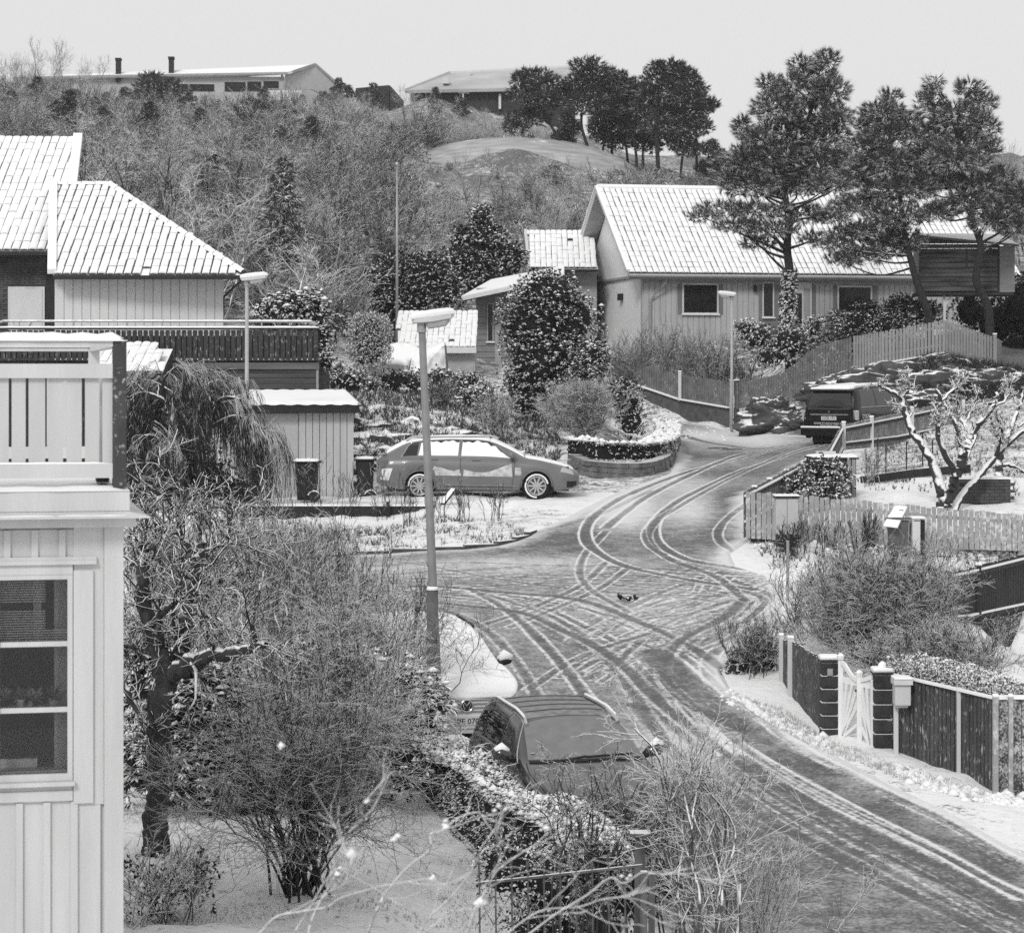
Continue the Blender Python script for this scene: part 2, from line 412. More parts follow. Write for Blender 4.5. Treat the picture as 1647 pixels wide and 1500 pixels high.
# outline of the asphalt in plan: traced along the kerbs and fence feet, turned into ground points
ROAD_PX = [(990, 1640), (1010, 1500), (900, 1400), (700, 1260), (620, 1150), (560, 1040), (380, 960), (330, 908), (515, 899), (600, 893), (700, 887), (800, 880),
           (860, 858), (905, 838), (1000, 792), (1082, 762), (1090, 735), (1072, 705), (1040, 684), (1030, 671), (1100, 680),
           (1180, 697), (1290, 702), (1440, 700), (1400, 722), (1330, 730), (1200, 800), (1202, 868), (1168, 890), (1176, 912), (1240, 932),
           (1255, 960), (1245, 1005), (1190, 1045), (1152, 1080), (1175, 1122), (1240, 1170), (1330, 1215), (1420, 1262), (1560, 1330), (1700, 1405), (1760, 1640)]
ROAD_XY = []
for p in ROAD_PX:
    h_ = hit(*p); ROAD_XY.append((h_.x, h_.y))
# drive (garage forecourt) outline
DRIVE_PX = [(560, 806), (400, 812), (400, 822), (690, 822), (720, 838), (860, 858), (905, 838), (1000, 792), (1082, 762), (930, 772), (900, 790), (650, 790), (570, 806)]
def seg_dist_poly(x, y, poly):
    d = np.full(x.shape, 1e9)
    for i in range(len(poly)):
        ax, ay = poly[i - 1]; bx, by = poly[i]
        vx, vy = bx - ax, by - ay; t = np.clip(((x - ax) * vx + (y - ay) * vy) / (vx * vx + vy * vy + 1e-9), 0, 1)
        d = np.minimum(d, np.hypot(x - ax - t * vx, y - ay - t * vy))
    return d
def ground_mesh():
    u = np.concatenate([np.linspace(-.55, -.24, 24), np.linspace(-.235, .235, 330), np.linspace(.24, .55, 24)])
    d = np.concatenate([[-8, -3, 1], np.linspace(3, 22, 26), 22.2 * (112 / 22.2) ** np.linspace(0, 1, 420), np.linspace(113, 260, 90), np.linspace(265, 330, 8)])
    U, D = np.meshgrid(u, d); X = U * np.maximum(D, 14); Y = D
    Z = G(X, Y)
    ins = inside(X, Y, ROAD_XY); dist = seg_dist_poly(X, Y, ROAD_XY)
    Z = Z - np.where(ins, np.clip(dist * .5, 0, .10), 0)
    amp = np.where(ins, 0, np.clip(dist * .6, 0, 1)) * np.clip((Y - 4) / 10, 0, 1)
    rough = (noise2(X, Y, 1.1, 1) - .5) * .16 + (noise2(X, Y, 3.7, 2) - .5) * .07
    far = np.clip((Y - 62) / 14, 0, 1) * ((noise2(X, Y, .5, 3) - .5) * .8 * np.where(Y < 100, .3, 1) + (noise2(X, Y, .17, 4) - .5) * 2.0 * np.clip((Y - 105) / 30, 0, 1))
    far = far * np.clip(dist / 5, 0, 1)
    Z = Z + amp * (rough + far)
    nr, nc = X.shape; idx = np.arange(nr * nc).reshape(nr, nc)
    q = np.stack([idx[:-1, :-1], idx[:-1, 1:], idx[1:, 1:], idx[1:, :-1]], -1).reshape(-1, 4)
    V = np.stack([X, Y, Z], -1).reshape(-1, 3)
    return V, q, X, Y
V, q, X, Y = ground_mesh()
def ground_material():
    m = bpy.data.materials.new('snowy_ground'); m.use_nodes = True; nt = m.node_tree; N, L = nt.nodes, nt.links
    b = N['Principled BSDF']; b.inputs['Roughness'].default_value = .9; b.inputs['Specular IOR Level'].default_value = .2
    g = N.new('ShaderNodeNewGeometry'); at = N.new('ShaderNodeAttribute'); at.attribute_name = 'cover'
    sp = N.new('ShaderNodeSeparateColor'); L.new(at.outputs['Color'], sp.inputs[0])
    def noise(s, det=5, rough=.6):
        n = N.new('ShaderNodeTexNoise'); n.inputs['Scale'].default_value = s; n.inputs['Detail'].default_value = det
        n.inputs['Roughness'].default_value = rough
        L.new(g.outputs['Position'], n.inputs['Vector']); return n.outputs['Fac']
    def mth(op, a, c):
        n = N.new('ShaderNodeMath'); n.operation = op
        for k, v in enumerate((a, c)):
            if isinstance(v, (int, float)): n.inputs[k].default_value = v
            else: L.new(v, n.inputs[k])
        return n.outputs[0]
    def mr(s, a, c, e=0, f=1):
        n = N.new('ShaderNodeMapRange'); L.new(s, n.inputs[0])
        for k, v in zip((1, 2, 3, 4), (a, c, e, f)): n.inputs[k].default_value = v
        return n.outputs[0]
    # bare grass and earth between the snow: R = how much snow lies
    fine = noise(13, 6, .7); mid = noise(2.2, 5, .65)
    s = mth('ADD', mth('MULTIPLY', fine, .6), mth('MULTIPLY', mid, .5))
    bare = mth('SUBTRACT', s, mth('MULTIPLY', sp.outputs[0], .62))
    fac = mr(bare, -.02, .10)
    n1 = N.new('ShaderNodeMix'); n1.data_type = 'FLOAT'; L.new(fac, n1.inputs[0])
    snowv = mr(noise(5, 4), .3, .7, .76, .86); dirt = mr(noise(8, 6), .3, .7, .06, .20)
    L.new(snowv, n1.inputs[2]); L.new(dirt, n1.inputs[3]); L.new(n1.outputs[0], b.inputs['Base Color'])
    bp = N.new('ShaderNodeBump'); bp.inputs['Strength'].default_value = .6; bp.inputs['Distance'].default_value = .05
    L.new(noise(9, 6, .65), bp.inputs['Height']); L.new(bp.outputs[0], b.inputs['Normal'])
    return m
me = mesh_np('ground', V, q, ground_material(), smooth=True)
ca = me.color_attributes.new('cover', 'FLOAT_COLOR', 'POINT')
PX = CX + F * X / np.maximum(Y, 1)
cover = np.full(X.shape, 1.05)
cover = np.where(Y > 62, .84, cover)                       # slope behind the garage
cover = np.where(Y > 100, .72, cover)                      # scrub on the hill
cover = np.where((Y > 44) & (Y < 57.6) & (PX < 900), .95, cover)
cover = np.where((Y > 31) & (Y < 44) & (PX < 640), .85, cover)
cover = np.where((Y < 31) & (PX < 960), 1.03, cover)
cover = np.where((Y > 82) & (Y < 100) & (PX > 1290), .22, cover)
cover = np.where((Y > 66) & (Y < 80) & (PX > 560) & (PX < 900), .84, cover)
for _k in range(14):
    cover[1:-1, 1:-1] = (cover[:-2, 1:-1] + cover[2:, 1:-1] + cover[1:-1, :-2] + cover[1:-1, 2:] + cover[1:-1, 1:-1]) / 5
cover = cover + (noise2(X, Y, .35, 6) - .5) * .18
cc = np.ones((X.size, 4), np.float32); cc[:, 0] = cover.ravel(); ca.data.foreach_set('color', cc.ravel())
tag(link('ground', me), kind='structure')

# ================================================================== ROAD with wheel tracks in the slush
def road_mesh():
    px = np.arange(320, 1780, 2.2); d = 20.5 * (114 / 20.5) ** np.linspace(0, 1, 1000)
    U, D = np.meshgrid((px - CX) / F, d); X = U * D; Y = D
    return X, Y
RX, RY = road_mesh()
track = np.zeros(RX.shape); ridge = np.zeros(RX.shape)
def spline(pts, n=14):
    P = [np.array(p, float) for p in pts]; P = [2 * P[0] - P[1]] + P + [2 * P[-1] - P[-2]]; o = []
    for i in range(1, len(P) - 2):
        for k in range(n):
            t = k / n
            o.append(.5 * ((2 * P[i]) + (-P[i - 1] + P[i + 1]) * t + (2 * P[i - 1] - 5 * P[i] + 4 * P[i + 1] - P[i + 2]) * t * t + (-P[i - 1] + 3 * P[i] - 3 * P[i + 1] + P[i + 2]) * t ** 3))
    o.append(P[-2]); return np.array(o)
def stroke(wpts, w=.2, dark=1.0, rid=1.0, rw=.07):
    P = spline(wpts, 8)
    x0, y0 = P.min(0) - .7; x1, y1 = P.max(0) + .7
    sel = (RX > x0) & (RX < x1) & (RY > y0) & (RY < y1)
    x = RX[sel]; y = RY[sel]
    if not len(x): return
    best = np.full(x.shape, 9.0)
    for i in range(len(P) - 1):
        ax, ay = P[i]; vx, vy = P[i + 1] - P[i]
        near = (x > min(ax, ax + vx) - .7) & (x < max(ax, ax + vx) + .7) & (y > min(ay, ay + vy) - .7) & (y < max(ay, ay + vy) + .7)
        if not near.any(): continue
        xx = x[near]; yy = y[near]; t = np.clip(((xx - ax) * vx + (yy - ay) * vy) / (vx * vx + vy * vy + 1e-9), 0, 1)
        best[near] = np.minimum(best[near], np.hypot(xx - ax - t * vx, yy - ay - t * vy))
    ww = w * (.5 + .16 * (noise2(x, y, .8, 9) - .5))
    inn = np.clip((ww - best) / .035, 0, 1)
    rg = np.exp(-((best - ww - rw * .6) / (rw * .75)) ** 2) * rid
    track[sel] = np.maximum(track[sel] * (1 - .0 * inn), inn * dark)
    ridge[sel] = np.maximum(ridge[sel] * (1 - .75 * inn * dark), rg)
def wpx(pts): return [tuple(hit(*p))[:2] for p in pts]
def pair(pts, gauge=1.5, w=.21, **k):
    P = np.array(wpx(pts)); T = np.gradient(P, axis=0); nn = np.stack([-T[:, 1], T[:, 0]], 1); nn /= np.linalg.norm(nn, axis=1, keepdims=True)
    stroke(P + nn * gauge / 2, w, **k); stroke(P - nn * gauge / 2, w, **k)
rngT = np.random.default_rng(5)
MAIN = [[(1700, 1440), (1560, 1370), (1400, 1290), (1250, 1210), (1130, 1120), (1050, 1050), (960, 1005), (880, 975), (760, 962), (620, 958)],
        [(1700, 1372), (1560, 1300), (1400, 1225), (1290, 1178), (1185, 1130), (1142, 1085), (1160, 1040), (1230, 1000), (1262, 968)],
        [(1250, 940), (1130, 922), (1040, 900), (998, 868), (1010, 830), (1075, 790), (1170, 752), (1270, 722), (1330, 708)],
        [(1262, 965), (1210, 925), (1130, 895), (1098, 866), (1112, 838), (1160, 805), (1215, 772), (1300, 728), (1370, 712)],
        [(1700, 1500), (1500, 1400), (1300, 1300), (1180, 1220), (1100, 1130)], [(620, 945), (760, 940), (900, 935), (1060, 945), (1200, 955)]]
def faint():
    for P_, nk in zip(MAIN, (4, 2, 0, 0, 5, 6)):
        for k in range(nk):
            P = np.array([tuple(hit(*p))[:2] for p in P_]); T = np.gradient(P, axis=0); nn = np.stack([-T[:, 1], T[:, 0]], 1); nn /= np.linalg.norm(nn, axis=1, keepdims=True)
            o = rngT.uniform(-1.5, 1.5); dr = rngT.uniform(-.5, .5); t = np.linspace(0, 1, len(P))[:, None]
            stroke(P + nn * (o + dr * t), w=rngT.uniform(.10, .20), dark=rngT.uniform(.15, .45), rid=rngT.uniform(.45, .9), rw=.06)
faint()
# faint fans where cars turned on the crossing
for k in range(56):
    x0 = rngT.uniform(900, 1100); y0 = rngT.uniform(965, 1100); x1 = rngT.uniform(1120, 1250); y1 = rngT.uniform(930, 1030)
    c = ((x0 + x1) / 2 + rngT.uniform(-20, 20), (y0 + y1) / 2 + rngT.uniform(-18, 12))
    stroke(wpx([(x0, y0), c, (x1, y1)]), w=rngT.uniform(.08, .16), dark=.25, rid=rngT.uniform(.3, .8), rw=.05)
for a, b_, c in [((1010, 1000), (1150, 985), (1225, 1000)), ((1000, 1030), (1110, 1050), (1215, 1010)), ((1180, 935), (1238, 962), (1190, 1005)),
                 ((960, 960), (1090, 962), (1200, 975)), ((980, 1080), (1060, 1010), (1180, 965)), ((900, 1090), (980, 1040), (1130, 1000)),
                 ((1140, 950), (1205, 965), (1185, 992)), ((1150, 940), (1228, 965), (1200, 1002)), ((850, 1110), (930, 1060), (1040, 1020))]:
    stroke(wpx([a, b_, c]), w=.14, dark=.4, rid=.7, rw=.05)
for pts in [[(590, 911), (760, 906), (900, 911), (1080, 917), (1230, 930)], [(600, 925), (860, 930), (1100, 938), (1230, 948)],
            [(610, 938), (760, 950), (900, 972), (1010, 998), (1120, 1020)], [(600, 950), (720, 957), (800, 962), (900, 985)],
            [(640, 905), (800, 932), (1000, 955), (1160, 960)], [(820, 1010), (880, 985), (960, 950), (1010, 915)], [(760, 1012), (840, 985), (930, 945), (975, 905)],
            [(975, 855), (935, 905), (945, 945), (1010, 985)]]:
    stroke(wpx(pts), w=.13, dark=.45, rid=.7, rw=.05)
pair([(690, 950), (752, 985), (800, 1035), (850, 1100), (900, 1180)], w=.16, dark=.55, rid=.7)
pair([(720, 960), (830, 1000), (900, 1060), (960, 1150), (1010, 1240)], w=.14, dark=.4, rid=.6)
pair([(1950, 1570), (1700, 1440), (1560, 1370), (1400, 1290), (1250, 1210), (1130, 1120), (1050, 1050), (960, 1005), (880, 975), (760, 962), (620, 958)], w=.20, dark=.6, rid=.6)
pair([(1900, 1600), (1700, 1500), (1500, 1400), (1300, 1300), (1180, 1220), (1100, 1130)], w=.22, dark=.5, rid=.5)
pair([(1900, 1480), (1700, 1372), (1560, 1300), (1400, 1225), (1290, 1178), (1185, 1130), (1142, 1085), (1160, 1040), (1230, 1000), (1262, 968)], w=.20, dark=.65, rid=.6)
pair([(1250, 940), (1130, 922), (1040, 900), (998, 868), (1010, 830), (1075, 790), (1170, 752), (1270, 722), (1330, 708)], gauge=1.45, w=.20, dark=.6, rid=.9, rw=.055)
pair([(1262, 965), (1210, 925), (1130, 895), (1098, 866), (1112, 838), (1160, 805), (1215, 772), (1300, 728), (1370, 712)], gauge=1.5, w=.17, dark=.45, rid=.75, rw=.05)
stroke(wpx([(1290, 712), (1200, 730), (1110, 765), (1040, 800), (975, 850)]), w=.2, dark=.5, rid=.8)
stroke(wpx([(1100, 700), (1140, 712), (1220, 722), (1300, 715)]), w=.25, dark=.7, rid=.4)
stroke(wpx([(1060, 690), (1120, 708), (1180, 718)]), w=.25, dark=.7, rid=.4)
stroke(wpx([(860, 860), (960, 830), (1050, 790)]), w=.2, dark=.3, rid=.3)
for P_, ww in ((MAIN[1][:5], .55), (MAIN[0][:6], .5), (MAIN[4][:4], .5)): stroke(wpx([(1980, P_[0][1] + 150)] + P_), w=ww, dark=.5, rid=.5, rw=.12)
ins = inside(RX, RY, ROAD_XY); dist = seg_dist_poly(RX, RY, ROAD_XY)
edge = np.where(ins, np.clip(1 - dist / (.35 + .5 * noise2(RX, RY, 1.3, 11)), 0, 1), 1)
RPX = CX + F * RX / RY; RPY = YH - F * G(RX, RY) / RY
base = .22 + (noise2(RX, RY, .25, 12) - .5) * .25
# paler, less driven stretches: pavement by the gate, the drive, the centre islands between tracks
def soft(px, py, rx, ry): return np.exp(-(((RPX - px) / rx) ** 2 + ((RPY - py) / ry) ** 2))
pave = soft(1620, 1325, 150, 34) * .8 + soft(1440, 1262, 110, 26) * .75 + soft(1300, 1198, 90, 20) * .65 + soft(1130, 1205, 90, 30) * .55 + soft(930, 800, 110, 38) * .55 \
     + soft(700, 845, 180, 22) * .45 + soft(1140, 700, 110, 12) * .6 + soft(1060, 770, 40, 20) * .3 + soft(900, 780, 80, 30) * .4 + soft(620, 915, 150, 14) * .4 \
     + soft(1010, 825, 45, 34) * .5 + soft(1115, 815, 40, 40) * .5 + soft(1180, 850, 22, 22) * .4 + soft(860, 905, 160, 10) * .3 + soft(1500, 1420, 120, 40) * .15 + soft(1060, 985, 160, 40) * .28 + soft(830, 920, 120, 16) * .12 + soft(1170, 900, 35, 22) * .5 + soft(1230, 712, 60, 10) * .4
pave -= soft(1180, 830, 60, 40) * .25 + soft(900, 870, 90, 25) * .12 + soft(1060, 720, 30, 40) * .35 + soft(1120, 1350, 90, 120) * .2
cov = np.clip(base + pave * (1 - track * .6), 0, 1)
cov = np.maximum(cov * (1 - .8 * track), edge * .95 * (1 - track))
hgt = .016 * np.clip(ridge, 0, 1) + .03 * edge - .008 * track
track = track * np.clip(1 - edge * 1.4, 0, 1)
RZ = np.where(ins, G(RX, RY) + .012 + hgt, G(RX, RY) + .042 - dist * .55)
keep = ins | (dist < .35)
nr, nc = RX.shape; idx = np.arange(nr * nc).reshape(nr, nc)
k4 = keep[:-1, :-1] & keep[:-1, 1:] & keep[1:, 1:] & keep[1:, :-1]
q = np.stack([idx[:-1, :-1], idx[:-1, 1:], idx[1:, 1:], idx[1:, :-1]], -1)[k4]
used = np.unique(q); remap = np.zeros(nr * nc, np.int64); remap[used] = np.arange(len(used))
RV = np.stack([RX, RY, RZ], -1).reshape(-1, 3)[used]; q = remap[q]
def road_material():
    m = bpy.data.materials.new('slushy_asphalt'); m.use_nodes = True; nt = m.node_tree; N, L = nt.nodes, nt.links
    b = N['Principled BSDF']; b.inputs['Specular IOR Level'].default_value = .35
    g = N.new('ShaderNodeNewGeometry'); at = N.new('ShaderNodeAttribute'); at.attribute_name = 'mask'
    sp = N.new('ShaderNodeSeparateColor'); L.new(at.outputs['Color'], sp.inputs[0])
    def noise(s, det=5, rough=.6):
        n = N.new('ShaderNodeTexNoise'); n.inputs['Scale'].default_value = s; n.inputs['Detail'].default_value = det
        n.inputs['Roughness'].default_value = rough
        L.new(g.outputs['Position'], n.inputs['Vector']); return n.outputs['Fac']
    def mth(op, a, c):
        n = N.new('ShaderNodeMath'); n.operation = op
        for k, v in enumerate((a, c)):
            if isinstance(v, (int, float)): n.inputs[k].default_value = v
            else: L.new(v, n.inputs[k])
        return n.outputs[0]
    def mr(s, a, c, e=0, f=1):
        n = N.new('ShaderNodeMapRange'); L.new(s, n.inputs[0])
        for k, v in zip((1, 2, 3, 4), (a, c, e, f)): n.inputs[k].default_value = v
        return n.outputs[0]
    def mix(f, a, c):
        n = N.new('ShaderNodeMix'); n.data_type = 'FLOAT'
        for k, v in ((0, f), (2, a), (3, c)):
            if isinstance(v, (int, float)): n.inputs[k].default_value = v
            else: L.new(v, n.inputs[k])
        return n.outputs[0]
    speck = noise(16, 6, .75); mid = noise(3, 5, .6)
    asph = mr(noise(30, 5, .85), .3, .7, .06, .14)
    snowf = mr(mth('ADD', mth('SUBTRACT', speck, .5), mth('MULTIPLY', mth('SUBTRACT', mid, .5), .6)), -.25, .25)
    a = mth('ADD', mth('MULTIPLY', sp.outputs[0], 1.5), mth('MULTIPLY', mth('SUBTRACT', snowf, .62), .9))
    cov_ = mr(a, 0, 1.05, 0, .9)
    v = mix(cov_, asph, .72)
    rg = mr(mth('ADD', sp.outputs[1], mth('MULTIPLY', mth('SUBTRACT', noise(9, 6, .8), .5), 1.9)), .40, .75, 0, .9)
    v = mix(rg, v, .78)
    dk = mth('MULTIPLY', sp.outputs[2], mr(noise(7, 5, .7), .35, .65, .35, .8))
    v = mix(dk, v, .05)
    L.new(v, b.inputs['Base Color'])
    L.new(mr(sp.outputs[2], 0, 1, .75, .5), b.inputs['Roughness'])
    bp = N.new('ShaderNodeBump'); bp.inputs['Strength'].default_value = .7; bp.inputs['Distance'].default_value = .012
    L.new(noise(22, 5, .7), bp.inputs['Height']); L.new(bp.outputs[0], b.inputs['Normal'])
    return m
me = mesh_np('road', RV, q, road_material(), smooth=True)
ca = me.color_attributes.new('mask', 'FLOAT_COLOR', 'POINT')
cc = np.ones((len(used), 4), np.float32); cc[:, 0] = cov.ravel()[used]; cc[:, 1] = ridge.ravel()[used]; cc[:, 2] = track.ravel()[used]
ca.data.foreach_set('color', cc.ravel())
tag(link('road', me), kind='structure')
# manhole covers up the lane
for k, (px, py, lab) in enumerate([(1155, 721, 'dark round manhole cover in the lane left of the second one'), (1178, 723, 'dark round manhole cover in the lane nearest the minivan')]):
    c = hit(px, py); r = root('manhole_cover', c, lab, 'manhole cover', 'manhole covers in the lane')
    b = MB(); b.tube([(0, 0, .0), (0, 0, .028)], .34, 24); b.obj('cover', mat('cast_iron', .03, .05, sc=20, rough=.6), r, local=True)
    b = MB(); b.tube([(0, 0, .0), (0, 0, .02)], .42, 24); b.obj('frame', M_DARKW, r, local=True)
print('ground', time.time() - T0)
# ================================================================== BUILDINGS
class Frame:
    """a local frame: origin o, u to the right, v to the back, z up"""
    def __init__(s, o, ang):
        s.o = Vector(o); s.u = Vector((math.cos(ang), math.sin(ang), 0)); s.v = Vector((-math.sin(ang), math.cos(ang), 0))
    def __call__(s, a, b, z): return s.o + s.u * a + s.v * b + Vector((0, 0, z))
def unit_box(mt, name):
    b = MB(); b.box(0, 1, 0, 1, 0, 1); return b.mesh(name, mt)
def put(name, me, fr, a0, a1, b0, b1, z0, z1, parent, rot=0.0):
    """a unit box stretched to the given extent in a frame, as an object of its own"""
    base = parent.matrix_basis if parent.parent is None else parent.parent.matrix_basis @ parent.matrix_basis
    o = bpy.data.objects.new(name, me); COL.objects.link(o); o.parent = parent
    o.matrix_basis = base.inverted() @ m4(fr(a0, b0, z0), fr.u, fr.v, Vector((0, 0, 1)), (a1 - a0, b1 - b0, z1 - z0))
    return o
def fbox(name, mt, fr, ext, parent, **kw):
    b = MB()
    for e in (ext if isinstance(ext, list) else [ext]): b.box(*e, fr=fr)
    return b.obj(name, mt, parent, **kw)
rng0 = np.random.default_rng(11)

# pantile: dark clay body, pillow of snow that leaves the side joint bare
def pantile(name, pw, pl, snow_m, clay_m, cov=.84):
    b = MB(); h = .036
    xs = [0, .2 * pw, .5 * pw, .8 * pw, pw]; zs = [0, h * .8, h, h * .8, 0]
    for k in range(4):
        b.quad((xs[k], 0, zs[k]), (xs[k + 1], 0, zs[k + 1]), (xs[k + 1], pl * 1.06, zs[k + 1] - .02), (xs[k], pl * 1.06, zs[k] - .02), 1)
    b.poly([(xs[k], 0, zs[k]) for k in range(5)][::-1] + [], 1)
    w = pw * cov; x0 = pw * (1 - cov) * .8; n = 4
    prof = [(x0 + w * t, .03 + h * .9 + .012 * math.sin(math.pi * t) - .012 * abs(2 * t - 1) ** 3) for t in (0, .25, .5, .75, 1)]
    for k in range(4):
        b.quad((prof[k][0], pl * .02, prof[k][1]), (prof[k + 1][0], pl * .02, prof[k + 1][1]), (prof[k + 1][0], pl * .98, prof[k + 1][1]), (prof[k][0], pl * .98, prof[k][1]), 0)
    b.poly([(prof[k][0], pl * .02, prof[k][1]) for k in range(5)][::-1] + [(prof[0][0], pl * .02, .01), (prof[4][0], pl * .02, .01)], 0)
    b.quad((prof[4][0], pl * .02, prof[4][1]), (prof[4][0], pl * .02, 0.0), (prof[4][0], pl * .98, 0.0), (prof[4][0], pl * .98, prof[4][1]), 0)
    b.quad((prof[0][0], pl * .98, prof[0][1]), (prof[0][0], pl * .98, 0.0), (prof[0][0], pl * .02, 0.0), (prof[0][0], pl * .02, prof[0][1]), 0)
    me = b.mesh(name, [snow_m, clay_m]); return me
M_CLAY = mat('dark_clay', .05, .09, sc=10, rough=.8)
def tiled_plane(parent, p_e0, p_e1, p_r0, p_r1, nu, nv, cov=.84, name='roof_tile', limit=300, bare=.012):
    """tiles on the plane eave(p_e0->p_e1), ridge(p_r0->p_r1); cells outside the quadrilateral are dropped"""
    E0, E1, R0, R1 = map(Vector, (p_e0, p_e1, p_r0, p_r1))
    full = (E1 - E0); u = full.normalized(); pw = full.length / nu
    n = full.cross(R0 - E0).normalized()
    if n.z < 0: n = -n
    v = n.cross(u).normalized()
    if v.z < 0: v = -v
    hgt = (R0 - E0).dot(v); pl = hgt / nv
    me = pantile(name, pw, pl, M_SNOWS, M_CLAY, cov)
    me_b = pantile(name + '_bare', pw, pl, M_CLAY, M_CLAY, cov)
    a0, a1 = (R0 - E0).dot(u), (R1 - E0).dot(u)
    M = []; MBr = []
    for j in range(nv):
        t = (j + .5) / nv; lo = a0 * t; hi = full.length * (1 - t) + a1 * t
        i0, i1 = math.floor(min(0, a0) / pw) - 1, math.ceil(max(full.length, a1) / pw) + 1
        for i in range(i0, i1):
            x = i * pw
            if x + pw * .5 < lo or x + pw * .5 > hi: continue
            loc = E0 + u * x + v * (j * pl) + n * .03
            s = rng0.uniform(.93, 1.05)
            mm = m4(loc, u, v, n, (s, rng0.uniform(.96, 1.03), rng0.uniform(.8, 1.25)))
            (MBr if rng0.random() < bare else M).append(mm)
    scatter(name, me, M, parent, limit)
    return u, v, n, pw, pl
def slab(name, mt, parent, quad4, th, **kw):
    """a roof slab under its tiles: quad (world) extruded downward"""
    q = [Vector(p) for p in quad4]; n = (q[1] - q[0]).cross(q[3] - q[0]).normalized()
    if n.z < 0: n = -n
    b = MB(); b.hexa([p - n * th for p in q] + q); return b.obj(name, mt, parent, **kw)

# ---------------------------------------------------------------- near house on the left with the balcony
A12 = R(12)
O = Vector((WX(195, 17), 17, 0)); fr = Frame(O, A12); S = 235.3
def A(px): return (px - 195) / S / math.cos(A12)
def Zp(py): return (YH - py) / S
hn = root('balcony_house', (O.x, O.y, -5.4), 'white board-clad house at the left edge with a balcony over its tall window', 'house')
wall = MB(); wall.box(-7, 0, .0, 7, -5.4, Zp(846), fr=fr)
wl_o = wall.obj('wall', M_WHITE, hn)
ub = unit_box(M_WHITE, 'board'); 
wx0, wx1, wz0, wz1 = A(-60), A(121), Zp(1250), Zp(921)
# siding below the window: broad boards with proud battens
pitch = .183
for k in range(20):
    a1 = A(168) - .02 - k * pitch
    put('board', ub, fr, a1 - pitch + .004, a1 - .004, -.024, 0, -5.3, Zp(1282), hn)
    put('batten', ub, fr, a1 - pitch - .02, a1 - pitch + .026, -.045, -.024, -5.3, Zp(1284), hn)
for k in range(20):
    a1 = A(150) - .02 - k * pitch
    put('board', ub, fr, a1 - pitch + .004, a1 - .004, -.024, 0, Zp(893), Zp(850), hn)
    put('batten', ub, fr, a1 - pitch - .022, a1 - pitch + .022, -.045, -.024, Zp(893), Zp(850), hn)
fbox('corner_board', M_WHITE, fr, [(A(168), .012, -.05, 0, -5.35, Zp(846))], hn)
fbox('wall_panel', M_WHITE, fr, [(A(121), A(167.6), -.03, 0, Zp(1290), Zp(846))], hn)
fbox('casing', M_WHITE, fr, [(A(120.5), A(151), -.052, -.03, Zp(1287), Zp(915)), (-7, A(119.5), -.05, 0, Zp(921), Zp(905)), (-7, A(119.5), -.052, 0, Zp(1282), Zp(1266))], hn)
fbox('head_moulding', M_WHITE, fr, [(-7, A(156), -.075, -.03, Zp(905), Zp(899)), (-7, A(156), -.06, -.03, Zp(899), Zp(893))], hn)
fbox('window_apron', M_WHITE, fr, [(-7, A(119.5), -.04, 0, Zp(1266), Zp(1254))], hn)
# window: frame, sashes, panes, sill, blinds, plants
for wk in (0, 1):
    off = -wk * .72
    x0, x1 = A(-2) + off, A(119.5) + off
    if wk == 1: x0, x1 = A(-2) - .08 - (A(119.5) - A(-2)), A(-2) - .08
    win = fbox('window', M_WHITE, fr, [(x0, x0 + .04, -.045, .06, Zp(1250), Zp(921)), (x1 - .035, x1, -.045, .06, Zp(1250), Zp(921)),
                                     (x0 + .04, x1 - .035, -.045, .06, Zp(929), Zp(921)), (x0 + .04, x1 - .035, -.045, .06, Zp(1250), Zp(1239))], hn)
    fbox('sill', M_WHITE, fr, [(x0 - .03, x1 + .012, -.10, -.03, Zp(1257), Zp(1250.5))], win)
    for m_ in (1032, 1137): fbox('glazing_bar', M_WHITE, fr, [(x0 + .04, x1 - .035, -.03, .02, Zp(m_ + 4), Zp(m_ - 4))], win)
    for za, zb in ((1028, 929.3), (1133, 1036), (1238.6, 1141)):
        fbox('pane', M_GLASS, fr, [(x0 + .04, x1 - .035, -.012, -.006, Zp(za), Zp(zb))], win)
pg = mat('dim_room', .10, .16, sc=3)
# panes are dark glass; blinds and pot plants seen in them are shallow real pieces behind clear glass
M_CLEAR = bpy.data.materials.new('clear_glass'); M_CLEAR.use_nodes = True
_n = M_CLEAR.node_tree.nodes; _l = M_CLEAR.node_tree.links
_t = _n.new('ShaderNodeBsdfTransparent'); _t.inputs[0].default_value = (.93, .93, .93, 1); _g = _n.new('ShaderNodeBsdfGlossy'); _g.inputs['Roughness'].default_value = .02
_f = _n.new('ShaderNodeFresnel'); _f.inputs[0].default_value = 1.5; _m = _n.new('ShaderNodeMixShader')
_l.new(_f.outputs[0], _m.inputs[0]); _l.new(_t.outputs[0], _m.inputs[1]); _l.new(_g.outputs[0], _m.inputs[2]); _l.new(_m.outputs[0], _n['Material Output'].inputs[0])
for o in [o for o in bpy.data.objects if o.name.startswith('pane')]: o.data.materials[0] = M_CLEAR
